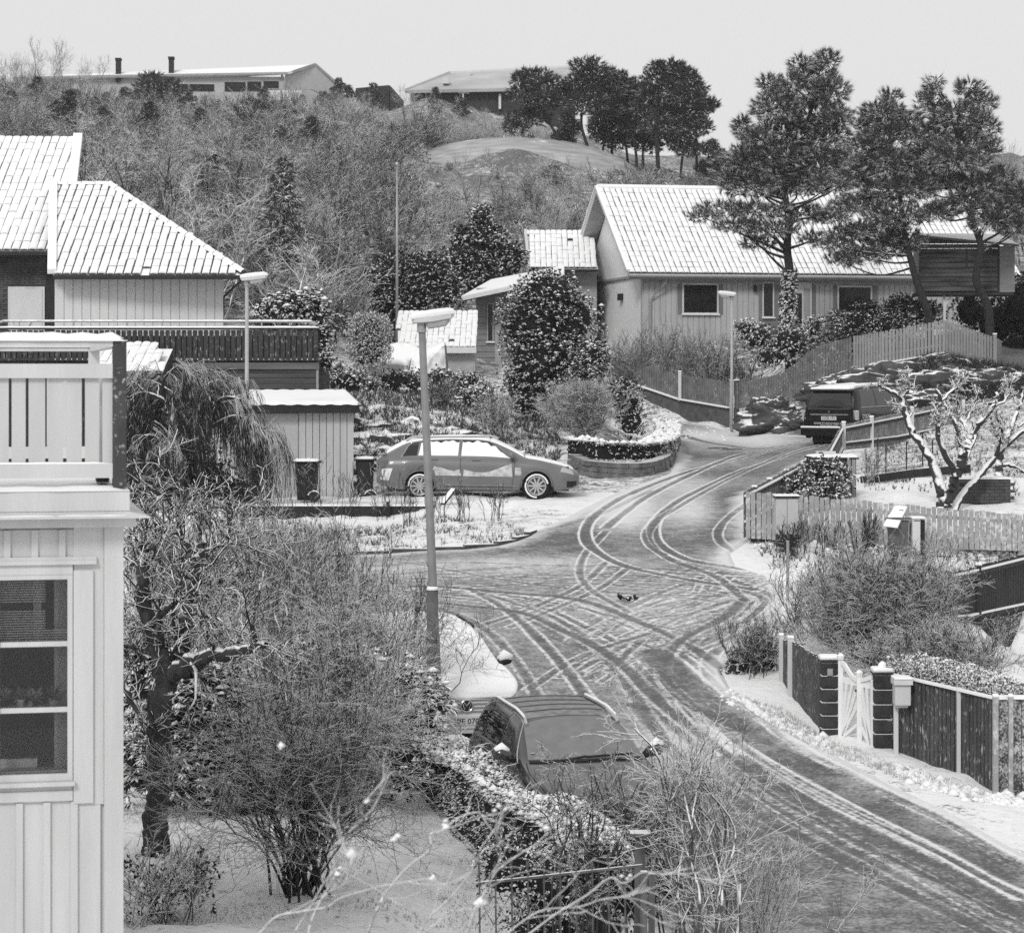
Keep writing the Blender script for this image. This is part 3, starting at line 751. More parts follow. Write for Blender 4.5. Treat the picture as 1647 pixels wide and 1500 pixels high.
# cut the wall open behind the window: replace the solid wall with pieces round the opening and a dim room box
bpy.data.objects.remove(wl_o)
wx0 = A(-2) - .08 - (A(119.5) - A(-2)) + .02; wx1 = A(119.5) - .01
fbox('wall', M_WHITE, fr, [(-7, wx0, 0, .2, -5.4, Zp(846)), (wx1, 0, 0, .2, -5.4, Zp(846)), (wx0, wx1, 0, .2, -5.4, Zp(1247)), (wx0, wx1, 0, .2, Zp(924), Zp(846)),
                           (-.2, 0, .2, 7, -5.4, Zp(846)), (-7, -6.8, .2, 7, -5.4, Zp(846)), (-6.8, -.2, 6.8, 7, -5.4, Zp(846))], hn)
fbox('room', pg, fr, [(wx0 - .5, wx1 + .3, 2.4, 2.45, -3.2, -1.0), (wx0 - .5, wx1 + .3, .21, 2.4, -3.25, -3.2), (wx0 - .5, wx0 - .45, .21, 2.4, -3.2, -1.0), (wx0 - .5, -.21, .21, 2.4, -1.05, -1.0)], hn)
blb = unit_box(mat('blind_slat', .6, .7, sc=10), 'blind_slat')
for k in range(26):
    z = Zp(934) - k * .0165
    if k in (9, 10, 11): continue
    put('blind_slat', blb, fr, A(8), A(78) if k < 20 else A(112), .055, .075, z - .0045, z, hn)
fbox('curtain', mat('dim_curtain', .22, .34, sc=2, stretch=(14, 14, .1)), fr, [(A(60), A(72), .10, .12, Zp(1040), Zp(929)), (A(92), A(112), .12, .14, Zp(1236), Zp(929))], hn)
fbox('inner_sill', M_PALE, fr, [(A(-2), A(112), .05, .22, Zp(1239), Zp(1236.5)), (A(8), A(66), .20, .24, Zp(1236), Zp(1222))], hn)
for k, (px, py, s) in enumerate([(14, 1125, .9), (40, 1128, .8), (62, 1128, .9), (90, 1124, 1.2)]):
    c = fr(A(px), .13, Zp(1134)); pt = root('potted_plant', c, ['pale-leaved pot plant leftmost in the tall house window', 'small pot plant second from left in the tall house window', 'white-leaved pot plant third from left in the tall house window', 'bushy grey pot plant rightmost in the tall house window'][k], 'pot plant', 'pot plants behind the window')
    b = MB(); b.tube([(0, 0, 0), (0, 0, .045)], [.022, .03], 10); b.obj('pot', M_PALE if k % 2 else M_DARKW, pt, local=True)
    P = np.tile([[0, 0, .05]], (9, 1)); D = nrm(np.column_stack([rng0.normal(0, .7, (9, 2)), rng0.uniform(.6, 1.4, 9)]))
    V_, F_ = leaves(P, D, 4, .10 * s, .035, .35, rng0, .2)
    link('foliage', mesh_np('foliage', V_, F_, mat('pot_leaf_%d' % (k % 2), .12 if k % 2 else .3, .2 if k % 2 else .4)), pt, local=True)
fbox('plant_shelf', M_PALE, fr, [(A(6), A(112), .06, .2, Zp(1138), Zp(1134.3))], hn)
# cornice and little roof over the bay
fbox('cornice', M_WHITE, fr, [(-7, A(207), -.10, 4.3, Zp(820), Zp(788)), (-7, A(216), -.17, 4.35, Zp(845), Zp(829)), (-7, A(204), -.06, 4.2, Zp(829), Zp(820))], hn)
b = MB(); b.hexa([fr(-7, -.28, Zp(829.5)), fr(A(236), -.28, Zp(829.5)), fr(A(236), 4.5, Zp(829.5)), fr(-7, 4.5, Zp(829.5)),
                  fr(-7, -.28, Zp(827)), fr(A(236), -.28, Zp(827)), fr(A(207) - .02, -.09, Zp(820.5)), fr(-7, -.09, Zp(820.5))])
b.obj('flashing', M_WHITE, hn)
def snow_strip(name, fr_, a0, a1, b0, b1, z, h, parent, n=40, seed=0, rag=.35):
    """a soft uneven ribbon of snow lying on a ledge"""
    r = np.random.default_rng(seed); m_ = 7
    t = np.linspace(0, 1, n); s = np.linspace(0, 1, m_)
    hh = h * (1 + rag * (r.random(n) - .5)); jit = (r.random(n) - .5) * rag * min(.03, (b1 - b0) * .3)
    Vv = []
    for i in range(n):
        e = min(1, min(t[i], 1 - t[i]) * n / 1.2 + .15)
        for j in range(m_):
            zz = math.sin(math.pi * min(.95, max(.05, s[j]))) ** .45 if 0 < j < m_ - 1 else 0
            Vv.append(tuple(fr_(a0 + (a1 - a0) * t[i], b0 + (b1 - b0) * s[j] + (jit[i] if j in (0, 1) else 0), z + hh[i] * zz * e)))
    Fq = [(i * m_ + j, (i + 1) * m_ + j, (i + 1) * m_ + j + 1, i * m_ + j + 1) for i in range(n - 1) for j in range(m_ - 1)]
    return link(name, mesh_np(name, Vv, Fq, M_SNOWS, smooth=True), parent)
snow_strip('snow', fr, -6.9, A(207), -.11, .6, Zp(788), .035, hn, 60, 1)
fbox('snow_floor', M_SNOWS, fr, [(-6.9, A(203), .2, 4.1, Zp(788), Zp(783))], hn)
snow_strip('snow', fr, -6.9, A(230), -.27, -.12, Zp(828), .014, hn, 60, 2)
# balcony railing
rail = root('balcony_railing', fr(A(195), 0, Zp(788)), 'white board balcony railing with snow on its cap and a dark corner post', 'railing')
pst = mat('dark_post', .035, .075, sc=6, rough=.6, frost=(.12, 16), stretch=(1, 1, .3))  # corner post coloured darker than the white boards
fbox('post', pst, fr, [(A(182), A(203), -.02, .10, Zp(784), Zp(544))], rail)
fbox('post', M_WHITE, fr, [(A(182), A(203), 4.0, 4.1, Zp(784), Zp(546))], rail)
fbox('cap_rail', M_WHITE, fr, [(-6.9, A(181.7), -.02, .09, Zp(557), Zp(548)), (A(184), A(202), .11, 3.99, Zp(557), Zp(548)), (-6.9, A(181.7), 4.0, 4.1, Zp(557), Zp(548))], rail)
snow_strip('snow', fr, -6.9, A(204), -.04, .11, Zp(548.5), .055, rail, 70, 3)
snow_strip('snow', fr, -6.9, A(204), 3.98, 4.12, Zp(548.5), .05, rail, 50, 4)
bb = MB(); 
fbox('top_rail', M_WHITE, fr, [(-6.9, A(181.6), -.015, .02, Zp(608), Zp(585)), (A(184), A(200), .11, 3.99, Zp(608), Zp(585)), (-6.9, A(181.6), 4.0, 4.04, Zp(608), Zp(585))], rail)
fbox('bottom_rail', M_WHITE, fr, [(-6.9, A(181.6), -.015, .02, Zp(768), Zp(745)), (A(198), A(200.5), .11, 3.99, Zp(768), Zp(745)), (-6.9, A(181.6), 4.0, 4.04, Zp(768), Zp(745))], rail)
snow_strip('snow', fr, -6.9, A(181), -.016, .02, Zp(745.3), .012, rail, 60, 5)
ubp = unit_box(mat('white_paint_b', .48, .55, sc=5, rough=.7, stretch=(1, 1, .2)), 'baluster_board')
edges = [181.5, 166, 160.5, 139, 134, 110.5, 105, 82.5, 77.5, 52, 47.5, 26, 21.5, 0, -5, -27, -32, -54, -59, -81, -86, -108]
for k in range(0, len(edges) - 1, 2):
    put('baluster_board', ubp, fr, A(edges[k + 1]), A(edges[k]), .021, .04, Zp(764), Zp(590), rail)
for k in range(1, 7):
    put('baluster_board', ubp, fr, -.04 - .08, -.04, .5 * k, .5 * k + .12, Zp(764), Zp(590), rail)
for k in range(40):
    p_ = fr(A(181) - .12 * k - .06, 4.05, 0)
    if 66 < CX + F * p_.x / p_.y < 128: put('baluster_board', ubp, fr, A(181) - .12 * (k + 1) + .02, A(181) - .12 * k, 4.041, 4.06, Zp(764), Zp(590), rail)
fbox('dark_opening', M_DARKW, fr, [(A(158), A(177), .05, .3, Zp(776), Zp(768.5))], rail)  # dark box put in for the shade of the opening below the rail

# ---------------------------------------------------------------- windows / doors used on the farther houses
def simple_window(parent, fr_, a0, a1, z0, z1, fw=.07, mt=None, mull=(), trans=()):
    w = fbox('window', mt or M_WHITE, fr_, [(a0, a0 + fw, -.05, .04, z0, z1), (a1 - fw, a1, -.05, .04, z0, z1), (a0 + fw, a1 - fw, -.05, .04, z1 - fw, z1), (a0 + fw, a1 - fw, -.06, .04, z0, z0 + fw)], parent)
    fbox('pane', M_GLASS, fr_, [(a0 + fw, a1 - fw, -.01, 0.0, z0 + fw, z1 - fw)], w)
    for m_ in mull: fbox('glazing_bar', mt or M_WHITE, fr_, [(m_ - fw * .35, m_ + fw * .35, -.04, -.012, z0 + fw, z1 - fw)], w)
    for m_ in trans: fbox('glazing_bar', mt or M_WHITE, fr_, [(a0 + fw, a1 - fw, -.04, -.012, m_ - fw * .35, m_ + fw * .35)], w)
    fbox('sill', M_SNOWS, fr_, [(a0 - .04, a1 + .04, -.12, -.06, z0 - .03, z0 + .02)], w)
    return w
def boarding(parent, fr_, a0, a1, z0, z1, pitch, mt, holes=(), name='board', batten=.25):
    me = unit_box(mt, name); n = int(round((a1 - a0) / pitch)); pitch = (a1 - a0) / n
    for k in range(n):
        x0 = a0 + k * pitch; xc = x0 + pitch / 2
        spans = [(z0, z1)]
        for h in holes:
            if h[0] < xc < h[1]:
                spans = [(p, q_) for s_, e_ in spans for p, q_ in ((s_, min(e_, h[2])), (max(s_, h[3]), e_)) if q_ - p > .05]
        for s_, e_ in spans:
            put(name, me, fr_, x0 + pitch * batten * .5, x0 + pitch * (1 - batten * .5), -.03, 0, s_, e_, parent)

# ---------------------------------------------------------------- left house: brick gable block and boarded annex under snowy tiles
D1 = 74.0; s1 = F / D1
lf = Frame((WX(88, D1), D1, 0), R(6.5))
lh = root('brick_and_board_house', (WX(200, D1), D1 + 4, -1.5), 'house with a brick wall and pale boarded annex under snow-covered tile roofs, left background', 'house')
az = lambda py: (YH - py) / s1
ax_ = lambda px: (px - 88) / s1
fbox('annex_wall', M_PALE, lf, [(0, ax_(358), 0, .25, -2.5, az(446)), (ax_(358) - .25, ax_(358), .25, 5, -2.5, az(446)), (0, .25, .25, 5, -2.5, az(446))], lh)
boarding(lh, lf, .02, ax_(358), az(535), az(446), .262, M_PALE, name='board', batten=.12)
d2 = 77.0; s2 = F / d2
bf = Frame((WX(82, d2), d2, 0), 0.0); bx_ = lambda px: (px - 82) / s2; bz = lambda py: (YH - py) / s2
M_MORT = mat('mortar', .07, .10, sc=8, rough=.95)
fbox('brick_wall', M_MORT, bf, [(-9, 0, .03, .3, -2.5, bz(404)), (-.3, -.02, .3, 6, -2.5, bz(404))], lh)
br = unit_box(mat('brick', .045, .11, sc=3.2, rough=.9), 'brick')
Mx = []
for r_ in range(38):
    z = bz(529) + r_ * .076
    for c_ in range(10):
        x = -.27 - c_ * .265 - (.13 if r_ % 2 else 0)
        pxc = 82 + (x + .12) * s2
        if pxc > 10 and pxc < 76 and 600 - z * s2 > 460: continue
        if z > bz(407): continue
        Mx.append(m4(bf(x, -.0, z), bf.u, bf.v, Vector((0, 0, 1)), (.25, .03, .063)))
scatter('brick', br, Mx, lh, 300)
dr = fbox('door', M_WHITE, bf, [(bx_(13), bx_(72), -.03, .0, bz(560), bz(461))], lh)
fbox('door_panel', M_PALE, bf, [(bx_(17), bx_(68), -.05, -.03, bz(550), bz(466))], dr)
ring = MB(); ring.tube([bf(bx_(36) + .28 * math.cos(t), -.07, bz(515) + .28 * math.sin(t)) for t in np.linspace(math.pi * 1.0, math.pi * 2, 9)], .025, 6)
ring.obj('wreath', M_WHITE, dr)
fbox('dark_gap', M_DARK, bf, [(bx_(74), bx_(88), -.02, .02, bz(560), bz(408))], lh)
# annex hip roof
de, dr_ = 73.4, 79.0
E0, E1 = W(86, 443, de), W(393, 443, de); Rr0, Rr1 = W(88, 300, dr_), W(176, 300, dr_)
slab('roof_deck', M_DARKW, lh, [E0, E1, Rr1, Rr0], .08)
slab('hip_deck', M_DARKW, lh, [E1, W(372, 425, 82), W(300, 400, 85), Rr1], .08)
tiled_plane(lh, E0, E1, Rr0, Rr1, 22, 14, cov=.83, name='roof_tile')
b = MB(); b.bar(E0 + Vector((0, -.06, -.06)), E1 + Vector((.05, -.06, -.06)), .12, .12); b.obj('gutter', M_DARK, lh)
b = MB(); b.bar(E0 + Vector((-.05, 0, .12)), Rr0 + Vector((-.05, 0, .14)), .26, .16); b.obj('verge_board', M_SNOWS, lh)
rtm = MB(); rtm.tube([(0, 0, 0), (.42, 0, 0)], [.12, .10], 8); rtme = rtm.mesh('ridge_tile', mat('ridge_tile_m', .06, .1, snow=(.15, .4, 3)))
n = 15
for k in range(n):
    p0 = Rr1.lerp(E1, k / n); dv = (E1 - Rr1).normalized(); nn = Vector((0, 0, 1))
    sdv = dv.cross(nn).normalized()
    o = bpy.data.objects.new('ridge_tile', rtme); COL.objects.link(o); o.parent = lh
    o.matrix_basis = lh.matrix_basis.inverted() @ m4(p0 + Vector((0, 0, .07)), dv, sdv, sdv.cross(dv) * -1, (1.15, 1, 1))
for k in range(4):
    p0 = Rr0.lerp(Rr1, k / 4)
    o = bpy.data.objects.new('ridge_tile', rtme); COL.objects.link(o); o.parent = lh
    o.matrix_basis = lh.matrix_basis.inverted() @ m4(p0 + Vector((0, 0, .06)), (1, 0, 0), (0, 1, 0), (0, 0, 1), (1.0, 1, 1))
b = MB(); b.tube([W(388, 452, de), W(376, 462, 74.5), W(359, 478, 74.6), W(358, 530, 74.6)], .045, 8); b.obj('downpipe', M_DARK, lh)
# main roof behind
U0, U1 = W(-160, 404, 76.2), W(82, 404, 76.2); V0, V1 = W(-160, 223, 83), W(123, 223, 83)
slab('roof_deck', M_DARKW, lh, [U0, U1, V1, V0], .1)
tiled_plane(lh, W(-160, 404, 76.2), W(100, 404, 76.2), V0, W(118, 223, 83), 19, 16, cov=.9, name='roof_tile')
b = MB(); b.bar(W(104, 404, 76.2) + Vector((0, 0, .1)), V1 + Vector((.05, 0, .1)), .3, .2); b.obj('verge_board', M_SNOWS, lh)
b = MB(); b.bar(U0 + Vector((0, -.05, -.07)), U1 + Vector((0, -.05, -.07)), .12, .12); b.obj('gutter', M_DARK, lh)

# ---------------------------------------------------------------- deck of that house
D3 = 68.0; s3 = F / D3; df = Frame((WX(512, D3), D3, 0), 0.0)
dx = lambda px: (px - 512) / s3; dz = lambda py: (YH - py) / s3
dk = root('raised_deck', (WX(380, D3), D3, -2.9), 'raised wooden deck with dark upright boards and a snow-lined pipe handrail', 'deck')
db = unit_box(mat('dark_frosted_board', .035, .07, sc=5, rough=.9, frost=(.10, 26, (1, 1, .09)), stretch=(1, 1, .2)), 'rail_board')
for k in range(70):
    x1 = -k * .150 - .01
    put('rail_board', db, df, x1 - .118, x1, -.03, 0, dz(580), dz(531), dk)
fbox('rail_backing', M_DARK, df, [(-10.6, 0, .02, .06, dz(576), dz(540))], dk)
fbox('cap_board', M_DARKW, df, [(-10.6, .03, -.07, .08, dz(530), dz(527))], dk)
snow_strip('snow', df, -10.6, .03, -.06, .08, dz(527), .045, dk, 90, 6, .3)
b = MB(); b.tube([df(-8.8, 0, dz(527)), df(-8.75, 0, dz(519)), df(-8.6, 0, dz(516)), df(-.3, 0, dz(517)), df(-.12, 0, dz(520)), df(-.08, 0, dz(527))], .035, 8); b.obj('handrail', M_METAL, dk)
snow_strip('snow', df, -8.6, -.15, -.04, .04, dz(516.5), .035, dk, 90, 7, .3)
for px in (30, 118, 204, 260, 330, 420, 465): fbox('rail_post', M_METAL, df, [(dx(px), dx(px) + .035, -.02, .02, dz(527), dz(518))], dk)
fbox('deck_floor', M_DARKW, df, [(-10.6, 0, .06, 5, dz(583), dz(579))], dk)
pm = unit_box(mat('stained_plank', .06, .11, sc=4, rough=.8, stretch=(.15, 1, 3)), 'plank')
for k in range(7):
    z1 = dz(583) - k * .145
    put('plank', pm, df, -5.2, -.06, .05, .09, z1 - .13, z1, dk)
fbox('fascia', mat('stained_fascia', .10, .15, sc=4, stretch=(.15, 1, 3)), df, [(-6, .02, -.02, .04, dz(594), dz(583.5))], dk)
fbox('corner_post', M_METAL, df, [(-.06, .0, .03, .1, dz(632), dz(583))], dk)
fbox('skirt_wall', M_DARKW, df, [(-10.6, -.06, .1, .2, -3, dz(583)), (-.2, -.06, .2, 5, -3, dz(583))], dk)
# small tiled roof in front of the deck
sr = root('lean_to', (WX(225, 64), 65.5, -3.0), 'small lean-to with a snow-covered tile roof between the balcony and the deck', 'outbuilding')
e0, e1, r0, r1 = W(150, 600, 64), W(262, 600, 64), W(150, 555, 66.5), W(254, 555, 66.5)
tiled_plane(sr, e0, e1, r0, r1, 8, 7, cov=.93)
slab('roof_deck', M_DARKW, sr, [e0, e1, r1, r0], .06)
b = MB(); b.hexa([Vector((e0.x, 64.2, -3)), Vector((e1.x - .1, 64.2, -3)), Vector((e1.x - .1, 66.6, -3)), Vector((e0.x, 66.6, -3)), Vector((e0.x, 64.2, e0.z - .1)), Vector((e1.x - .1, 64.2, e0.z - .1)), Vector((e1.x - .1, 66.6, r0.z - .1)), Vector((e0.x, 66.6, r0.z - .1))])
b.obj('wall', M_DARKW, sr)

# ---------------------------------------------------------------- garage / shed with snow roof
D4 = 61.0; s4 = F / D4; gf = Frame((WX(569, D4), D4, 0), R(7))
gx = lambda px: (px - 569) / s4; gz = lambda py: (YH - py) / s4
gz0 = -3.1
gs = root('garage', (WX(490, D4), D4 + 1.5, gz0), 'flat-roofed pale boarded garage with a thick snow-covered roof beside the station wagon', 'garage')
fbox('wall', M_PALE, gf, [(-3.6, 0, .04, .2, gz0, gz(663)), (-.2, 0, .2, 5.5, gz0, gz(655)), (-3.6, -3.4, .2, 5.5, gz0, gz(655)), (-3.4, -.2, 5.3, 5.5, gz0, gz(655))], gs)
boarding(gs, gf, gx(481), 0, gz(803), gz(664), .168, mat('pale_board', .38, .46, sc=4, rough=.7, stretch=(1, 1, .2)), batten=.10)
fbox('door', mat('garage_door', .36, .42, sc=2, rough=.6), gf, [(gx(385), gx(479.5), .0, .03, gz(806), gz(665))], gs)
fbox('plinth', M_DARK, gf, [(gx(481), .01, -.01, .03, gz0, gz(803.5))], gs)
fbox('fascia', M_DARK, gf, [(-3.8, .12, -.32, -.26, gz(664), gz(650)), (.06, .12, -.26, 5.6, gz(664), gz(648))], gs)
b = MB(); b.hexa([gf(-3.8, -.26, gz(655)), gf(.06, -.26, gz(655)), gf(.06, 5.6, gz(640)), gf(-3.8, 5.6, gz(640)), gf(-3.8, -.26, gz(650.5)), gf(.06, -.26, gz(650.5)), gf(.06, 5.6, gz(633)), gf(-3.8, 5.6, gz(633))])
b.obj('roof', M_DARKW, gs)
nn_, mm_ = 50, 24; Vv = []
for i in range(nn_):
    for j in range(mm_):
        a = -3.85 + (3.85 + .16) * i / (nn_ - 1); bq = -.36 + 6.0 * j / (mm_ - 1)
        e = min(i, nn_ - 1 - i, j, mm_ - 1 - j); h = (0 if e == 0 else .075 if e == 1 else .085) + .012 * math.sin(i * 1.3 + j)
        zt = gz(650.5) + (gz(633) - gz(650.5)) * max(0, bq + .26) / 5.86
        Vv.append(tuple(gf(a, bq, zt + h)))
Fq = [(i * mm_ + j, (i + 1) * mm_ + j, (i + 1) * mm_ + j + 1, i * mm_ + j + 1) for i in range(nn_ - 1) for j in range(mm_ - 1)]
link('snow', mesh_np('snow', Vv, Fq, M_SNOWS, smooth=True), gs)
# ---------------------------------------------------------------- low timber retaining wall of the forecourt
tw = root('timber_retaining_wall', (WX(560, 57.8), 57.8, -3.7), 'low dark timber retaining wall with a snowy edge below the garage', 'retaining wall')
tf = Frame((WX(400, 57.8), 57.8, 0), 0.0); tp = unit_box(M_DARKW, 'sleeper')
for k in range(3): put('sleeper', tp, tf, -.6 + .1 * (k % 2), 4.15 - .1 * k, 0, .18, -3.66 + k * .19, -3.48 + k * .19, tw)
fbox('snow_edge', M_SNOWS, tf, [(-.6, 4.15, -.02, .25, -3.09, -3.05)], tw)
fbox('end_post', M_DARKW, tf, [(4.16, 4.3, .0, .12, -3.7, -2.95), (3.2, 3.28, -.1, -.02, -3.7, -2.98)], tw)
b = MB(); b.bar(tf(4.5, .3, -3.05), tf(4.75, .6, -2.72), .14, .05); b.obj('loose_board', M_DARKW, tw)
slabm = MB(); 
for k in range(7): slabm.box(-2.6 + k * 1.1, -1.52 + k * 1.1, .26, 2.9, -3.14, -3.075 + .006 * (k % 2), fr=tf)
tag(slabm.obj('forecourt_paving', mat('snowy_paving', .35, .5, sc=5, rough=.9, frost=(.75, 5, (1, .3, 1)))), kind='structure')
print('houses 1', time.time() - T0)

# ---------------------------------------------------------------- right house with the long tiled roof
AR = R(12)
D5 = 106.0
AV = R(12)
rf_ = Frame((WX(1033, D5), D5, 0), AV)
# a: along the front to the right; front wall turned so that the gable end shows
s5 = F / D5
rh = root('villa', (rf_(6, 5, 0).x, rf_(6, 5, 0).y, 1.0), 'low boarded villa with a snowy tile roof, pale gable end and picture windows, right background', 'house')
rz = lambda py: (YH - py) / s5
HW = 10.0; ov = .6; LE = 16.5
M_VILLA = mat('villa_boards', .38, .45, sc=3, rough=.85, stretch=(1, 1, .2))
M_GABLE = mat('gable_render', .72, .8, sc=5, rough=.9, bump=.3, bsc=14)
ze = rz(440); zr = ze + 3.95
wz0_ = -1.3
fbox('front_wall', M_VILLA, rf_, [(0, LE, 0, .25, wz0_, ze)], rh)
fbox('rear_wall', M_VILLA, rf_, [(0, LE, HW - .25, HW, wz0_, ze), (LE - .25, LE, .25, HW - .25, wz0_, ze)], rh)
b = MB()
b.hexa([rf_(0, .252, wz0_), rf_(.25, .252, wz0_), rf_(.25, HW - .252, wz0_), rf_(0, HW - .252, wz0_), rf_(0, .252, ze - .1), rf_(.25, .252, ze - .1), rf_(.25, HW - .252, ze - .1), rf_(0, HW - .252, ze - .1)])
b.obj('gable_wall', M_GABLE, rh)
b = MB(); k0 = len(b.v)
P = [rf_(-.04, .0, ze - .1), rf_(-.04, HW, ze - .1), rf_(-.04, HW / 2, zr - .12), rf_(.2, .0, ze - .1), rf_(.2, HW, ze - .1), rf_(.2, HW / 2, zr - .12)]
b.v = [tuple(p) for p in P]; b.f = [(0, 1, 2), (5, 4, 3), (0, 3, 4, 1), (1, 4, 5, 2), (2, 5, 3, 0)]; b.m = [0] * 5
b.obj('gable_triangle', M_GABLE, rh)
b = MB(); b.bar(rf_(-.07, 0, ze - .08), rf_(-.07, HW, ze - .08), .06, .10); b.obj('gable_band', M_GREYW, rh)
# roof planes
oL = -.75
Ea, Eb = rf_(oL, -ov, ze - .02), rf_(LE + .5, -ov, ze - .02); Ra, Rb = rf_(oL, HW / 2, zr), rf_(LE + .5, HW / 2, zr)
Ba, Bb = rf_(oL, HW + ov, ze - .02), rf_(LE + .5, HW + ov, ze - .02)
slab('roof_deck', M_GREYW, rh, [Ea, Eb, Rb, Ra], .12); slab('roof_deck', M_GREYW, rh, [Bb, Ba, Ra, Rb], .12)
tiled_plane(rh, Ea, Eb, Ra, Rb, 66, 17, cov=.84, name='roof_tile', bare=0)
fb = MB(); q_ = [Ba, Ra]
slab('snow', M_SNOWS, rh, [Bb + Vector((0, 0, .13)), Ba + Vector((0, 0, .13)), Ra + Vector((0, 0, .13)), Rb + Vector((0, 0, .13))], .08)
b = MB(); b.tube([Ra + Vector((0, 0, .10)), Rb + Vector((0, 0, .10))], .13, 8); b.obj('ridge', M_SNOWS, rh)
for P0, P1 in ((Ea, Ra), (Ba, Ra)):
    b = MB(); b.bar(P0 + Vector((-.02, 0, -.02)), P1 + Vector((-.02, 0, -.02)), .04, .22, up=(0, 0, 1)); b.obj('barge_board', M_PALE, rh)
    b = MB(); b.bar(P0 + Vector((-.02, 0, .13)), P1 + Vector((-.02, 0, .13)), .14, .07, up=(0, 0, 1)); b.obj('snow', M_SNOWS, rh)
b = MB(); b.tube([Ea + Vector((0, -.08, -.10)), Eb + Vector((0, -.08, -.10))], .07, 8); b.obj('gutter', M_METAL, rh)
fbox('soffit', M_GREYW, rf_, [(oL + .05, LE + .4, -ov + .05, 0, ze - .24, ze - .18)], rh)
fbox('frieze', M_GREYW, rf_, [(0, LE, -.04, 0, ze - .42, ze - .24)], rh)
b = MB(); b.tube([rf_(.95, -ov - .05, ze - .12), rf_(.9, -ov + .15, ze - .4), rf_(.35, -.1, ze - 1.1), rf_(.3, -.08, wz0_)], .05, 8); b.obj('downpipe', M_METAL, rh)
ra = lambda px: (px - 1033) / s5 * 1.0
holes = [(ra(1092), ra(1168), rz(506), rz(444)), (ra(1228), ra(1326), rz(560), rz(446)), (ra(1355), ra(1432), rz(504), rz(448))]
boarding(rh, rf_, 0.05, LE, wz0_, ze - .42, .245, M_VILLA, holes=holes, batten=.16)
for h in holes: 
    fbox('window_surround', mat('dim_surround', .15, .19, sc=4), rf_, [(h[0], h[1], -.035, 0, h[2], h[3])], rh)
for pa, pb_, q1, q2 in ((1099, 1160, 505, 455), (1362, 1422, 503, 457)):
    simple_window(rh, Frame(rf_(0, -.04, 0), AV), ra(pa), ra(pb_), rz(q1), rz(q2), .07)
simple_window(rh, Frame(rf_(0, -.04, 0), AV), ra(1234), ra(1254), rz(510), rz(452), .06)
dd_ = fbox('door', M_PALE, rf_, [(ra(1288), ra(1318), -.09, -.036, rz(545), rz(452))], rh)
fbox('pane', M_GLASS, rf_, [(ra(1292), ra(1301), -.1, -.091, rz(520), rz(470))], dd_)
fbox('door_panel', M_GREYW, rf_, [(ra(1304), ra(1315), -.1, -.091, rz(530), rz(462))], dd_)
wl2 = fbox('wall_lantern', M_DARK, rf_, [(ra(1219), ra(1224), -.2, -.08, rz(468), rz(459))], rh)
b = MB(); b.bar(rf_(ra(1221.5), -.03, rz(458)), rf_(ra(1221.5), -.2, rz(458)), .05, .05); b.obj('bracket', M_DARK, wl2)
gfm = Frame(rf_(-.045, 4.2, 0), R(90) - AR * .75)
gw = fbox('gable_window', M_PALE, rf_, [(-.11, -.05, 2.15, 2.75, ze + .95, ze + 1.75)], rh)
fbox('pane', M_GLASS, rf_, [(-.125, -.112, 2.25, 2.65, ze + 1.05, ze + 1.65)], gw)
fbox('gable_lamp', M_DARK, rf_, [(-.2, -.002, 3.2, 3.5, ze - 1.05, ze - .75)], rh)
b = MB(); pz = Ra + Vector((.05, 0, 0)); b.tube([pz, pz + Vector((0, 0, 1.0))], .02, 6); b.bar(pz + Vector((-1.3, .1, .78)), pz + Vector((.1, 0, .86)), .025, .025)
for k in range(5): b.bar(pz + Vector((-1.2 + .25 * k, -.25, .79 + .013 * k)), pz + Vector((-1.2 + .25 * k, .35, .79 + .013 * k)), .015, .015)
b.obj('aerial', M_METAL, rh)

# ---------------------------------------------------------------- small house left of the villa
D6 = 100.0; s6 = F / D6; hf = Frame((WX(766, D6), D6, 0), 0); hx = lambda px: (px - 766) / s6; hz = lambda py: (YH - py) / s6
sh = root('annex_house', (WX(810, D6), D6 + 2, 0.2), 'small clapboard outhouse with a snowy mono-pitch roof, half hidden behind the tall evergreen shrub', 'outbuilding')
fbox('wall', M_GREYW, hf, [(0, 4.2, .06, .25, -.6, hz(478)), (0, .2, .25, 4, -.6, hz(478))], sh)
cb = unit_box(mat('clapboard', .19, .24, sc=4), 'clapboard')
for k in range(17): put('clapboard', cb, hf, 0, 1.35, .0, .06, -.55 + k * .235, -.55 + k * .235 + .215, sh)
simple_window(sh, hf, hx(783), hx(794), hz(550), hz(487), .05, mt=M_GREYW)
fbox('corner_board', M_GREYW, hf, [(hx(796), hx(806), -.02, .0, -.6, hz(476))], sh)
q4 = [W(744, 478, 98.8), W(806, 470, 98.8), W(860, 432, 104), W(795, 440, 104)]
b = MB(); a_, b2, c_, d_ = W(742, 476, 98.6), W(1000, 400, 98.6), W(1000, 396, 104), W(790, 455, 104)
slab('roof', M_DARKW, sh, [W(744, 479, 98.6), W(905, 442, 98.6), W(905, 430, 104), W(792, 452, 104)], .15)
slab('snow', M_SNOWS, sh, [W(742, 476, 98.5), W(907, 438, 98.5), W(907, 427, 104), W(790, 449, 104)], .1)
b = MB(); b.bar(W(744, 480, 98.45), W(905, 446, 98.45), .06, .16); b.obj('fascia', M_PALE, sh)
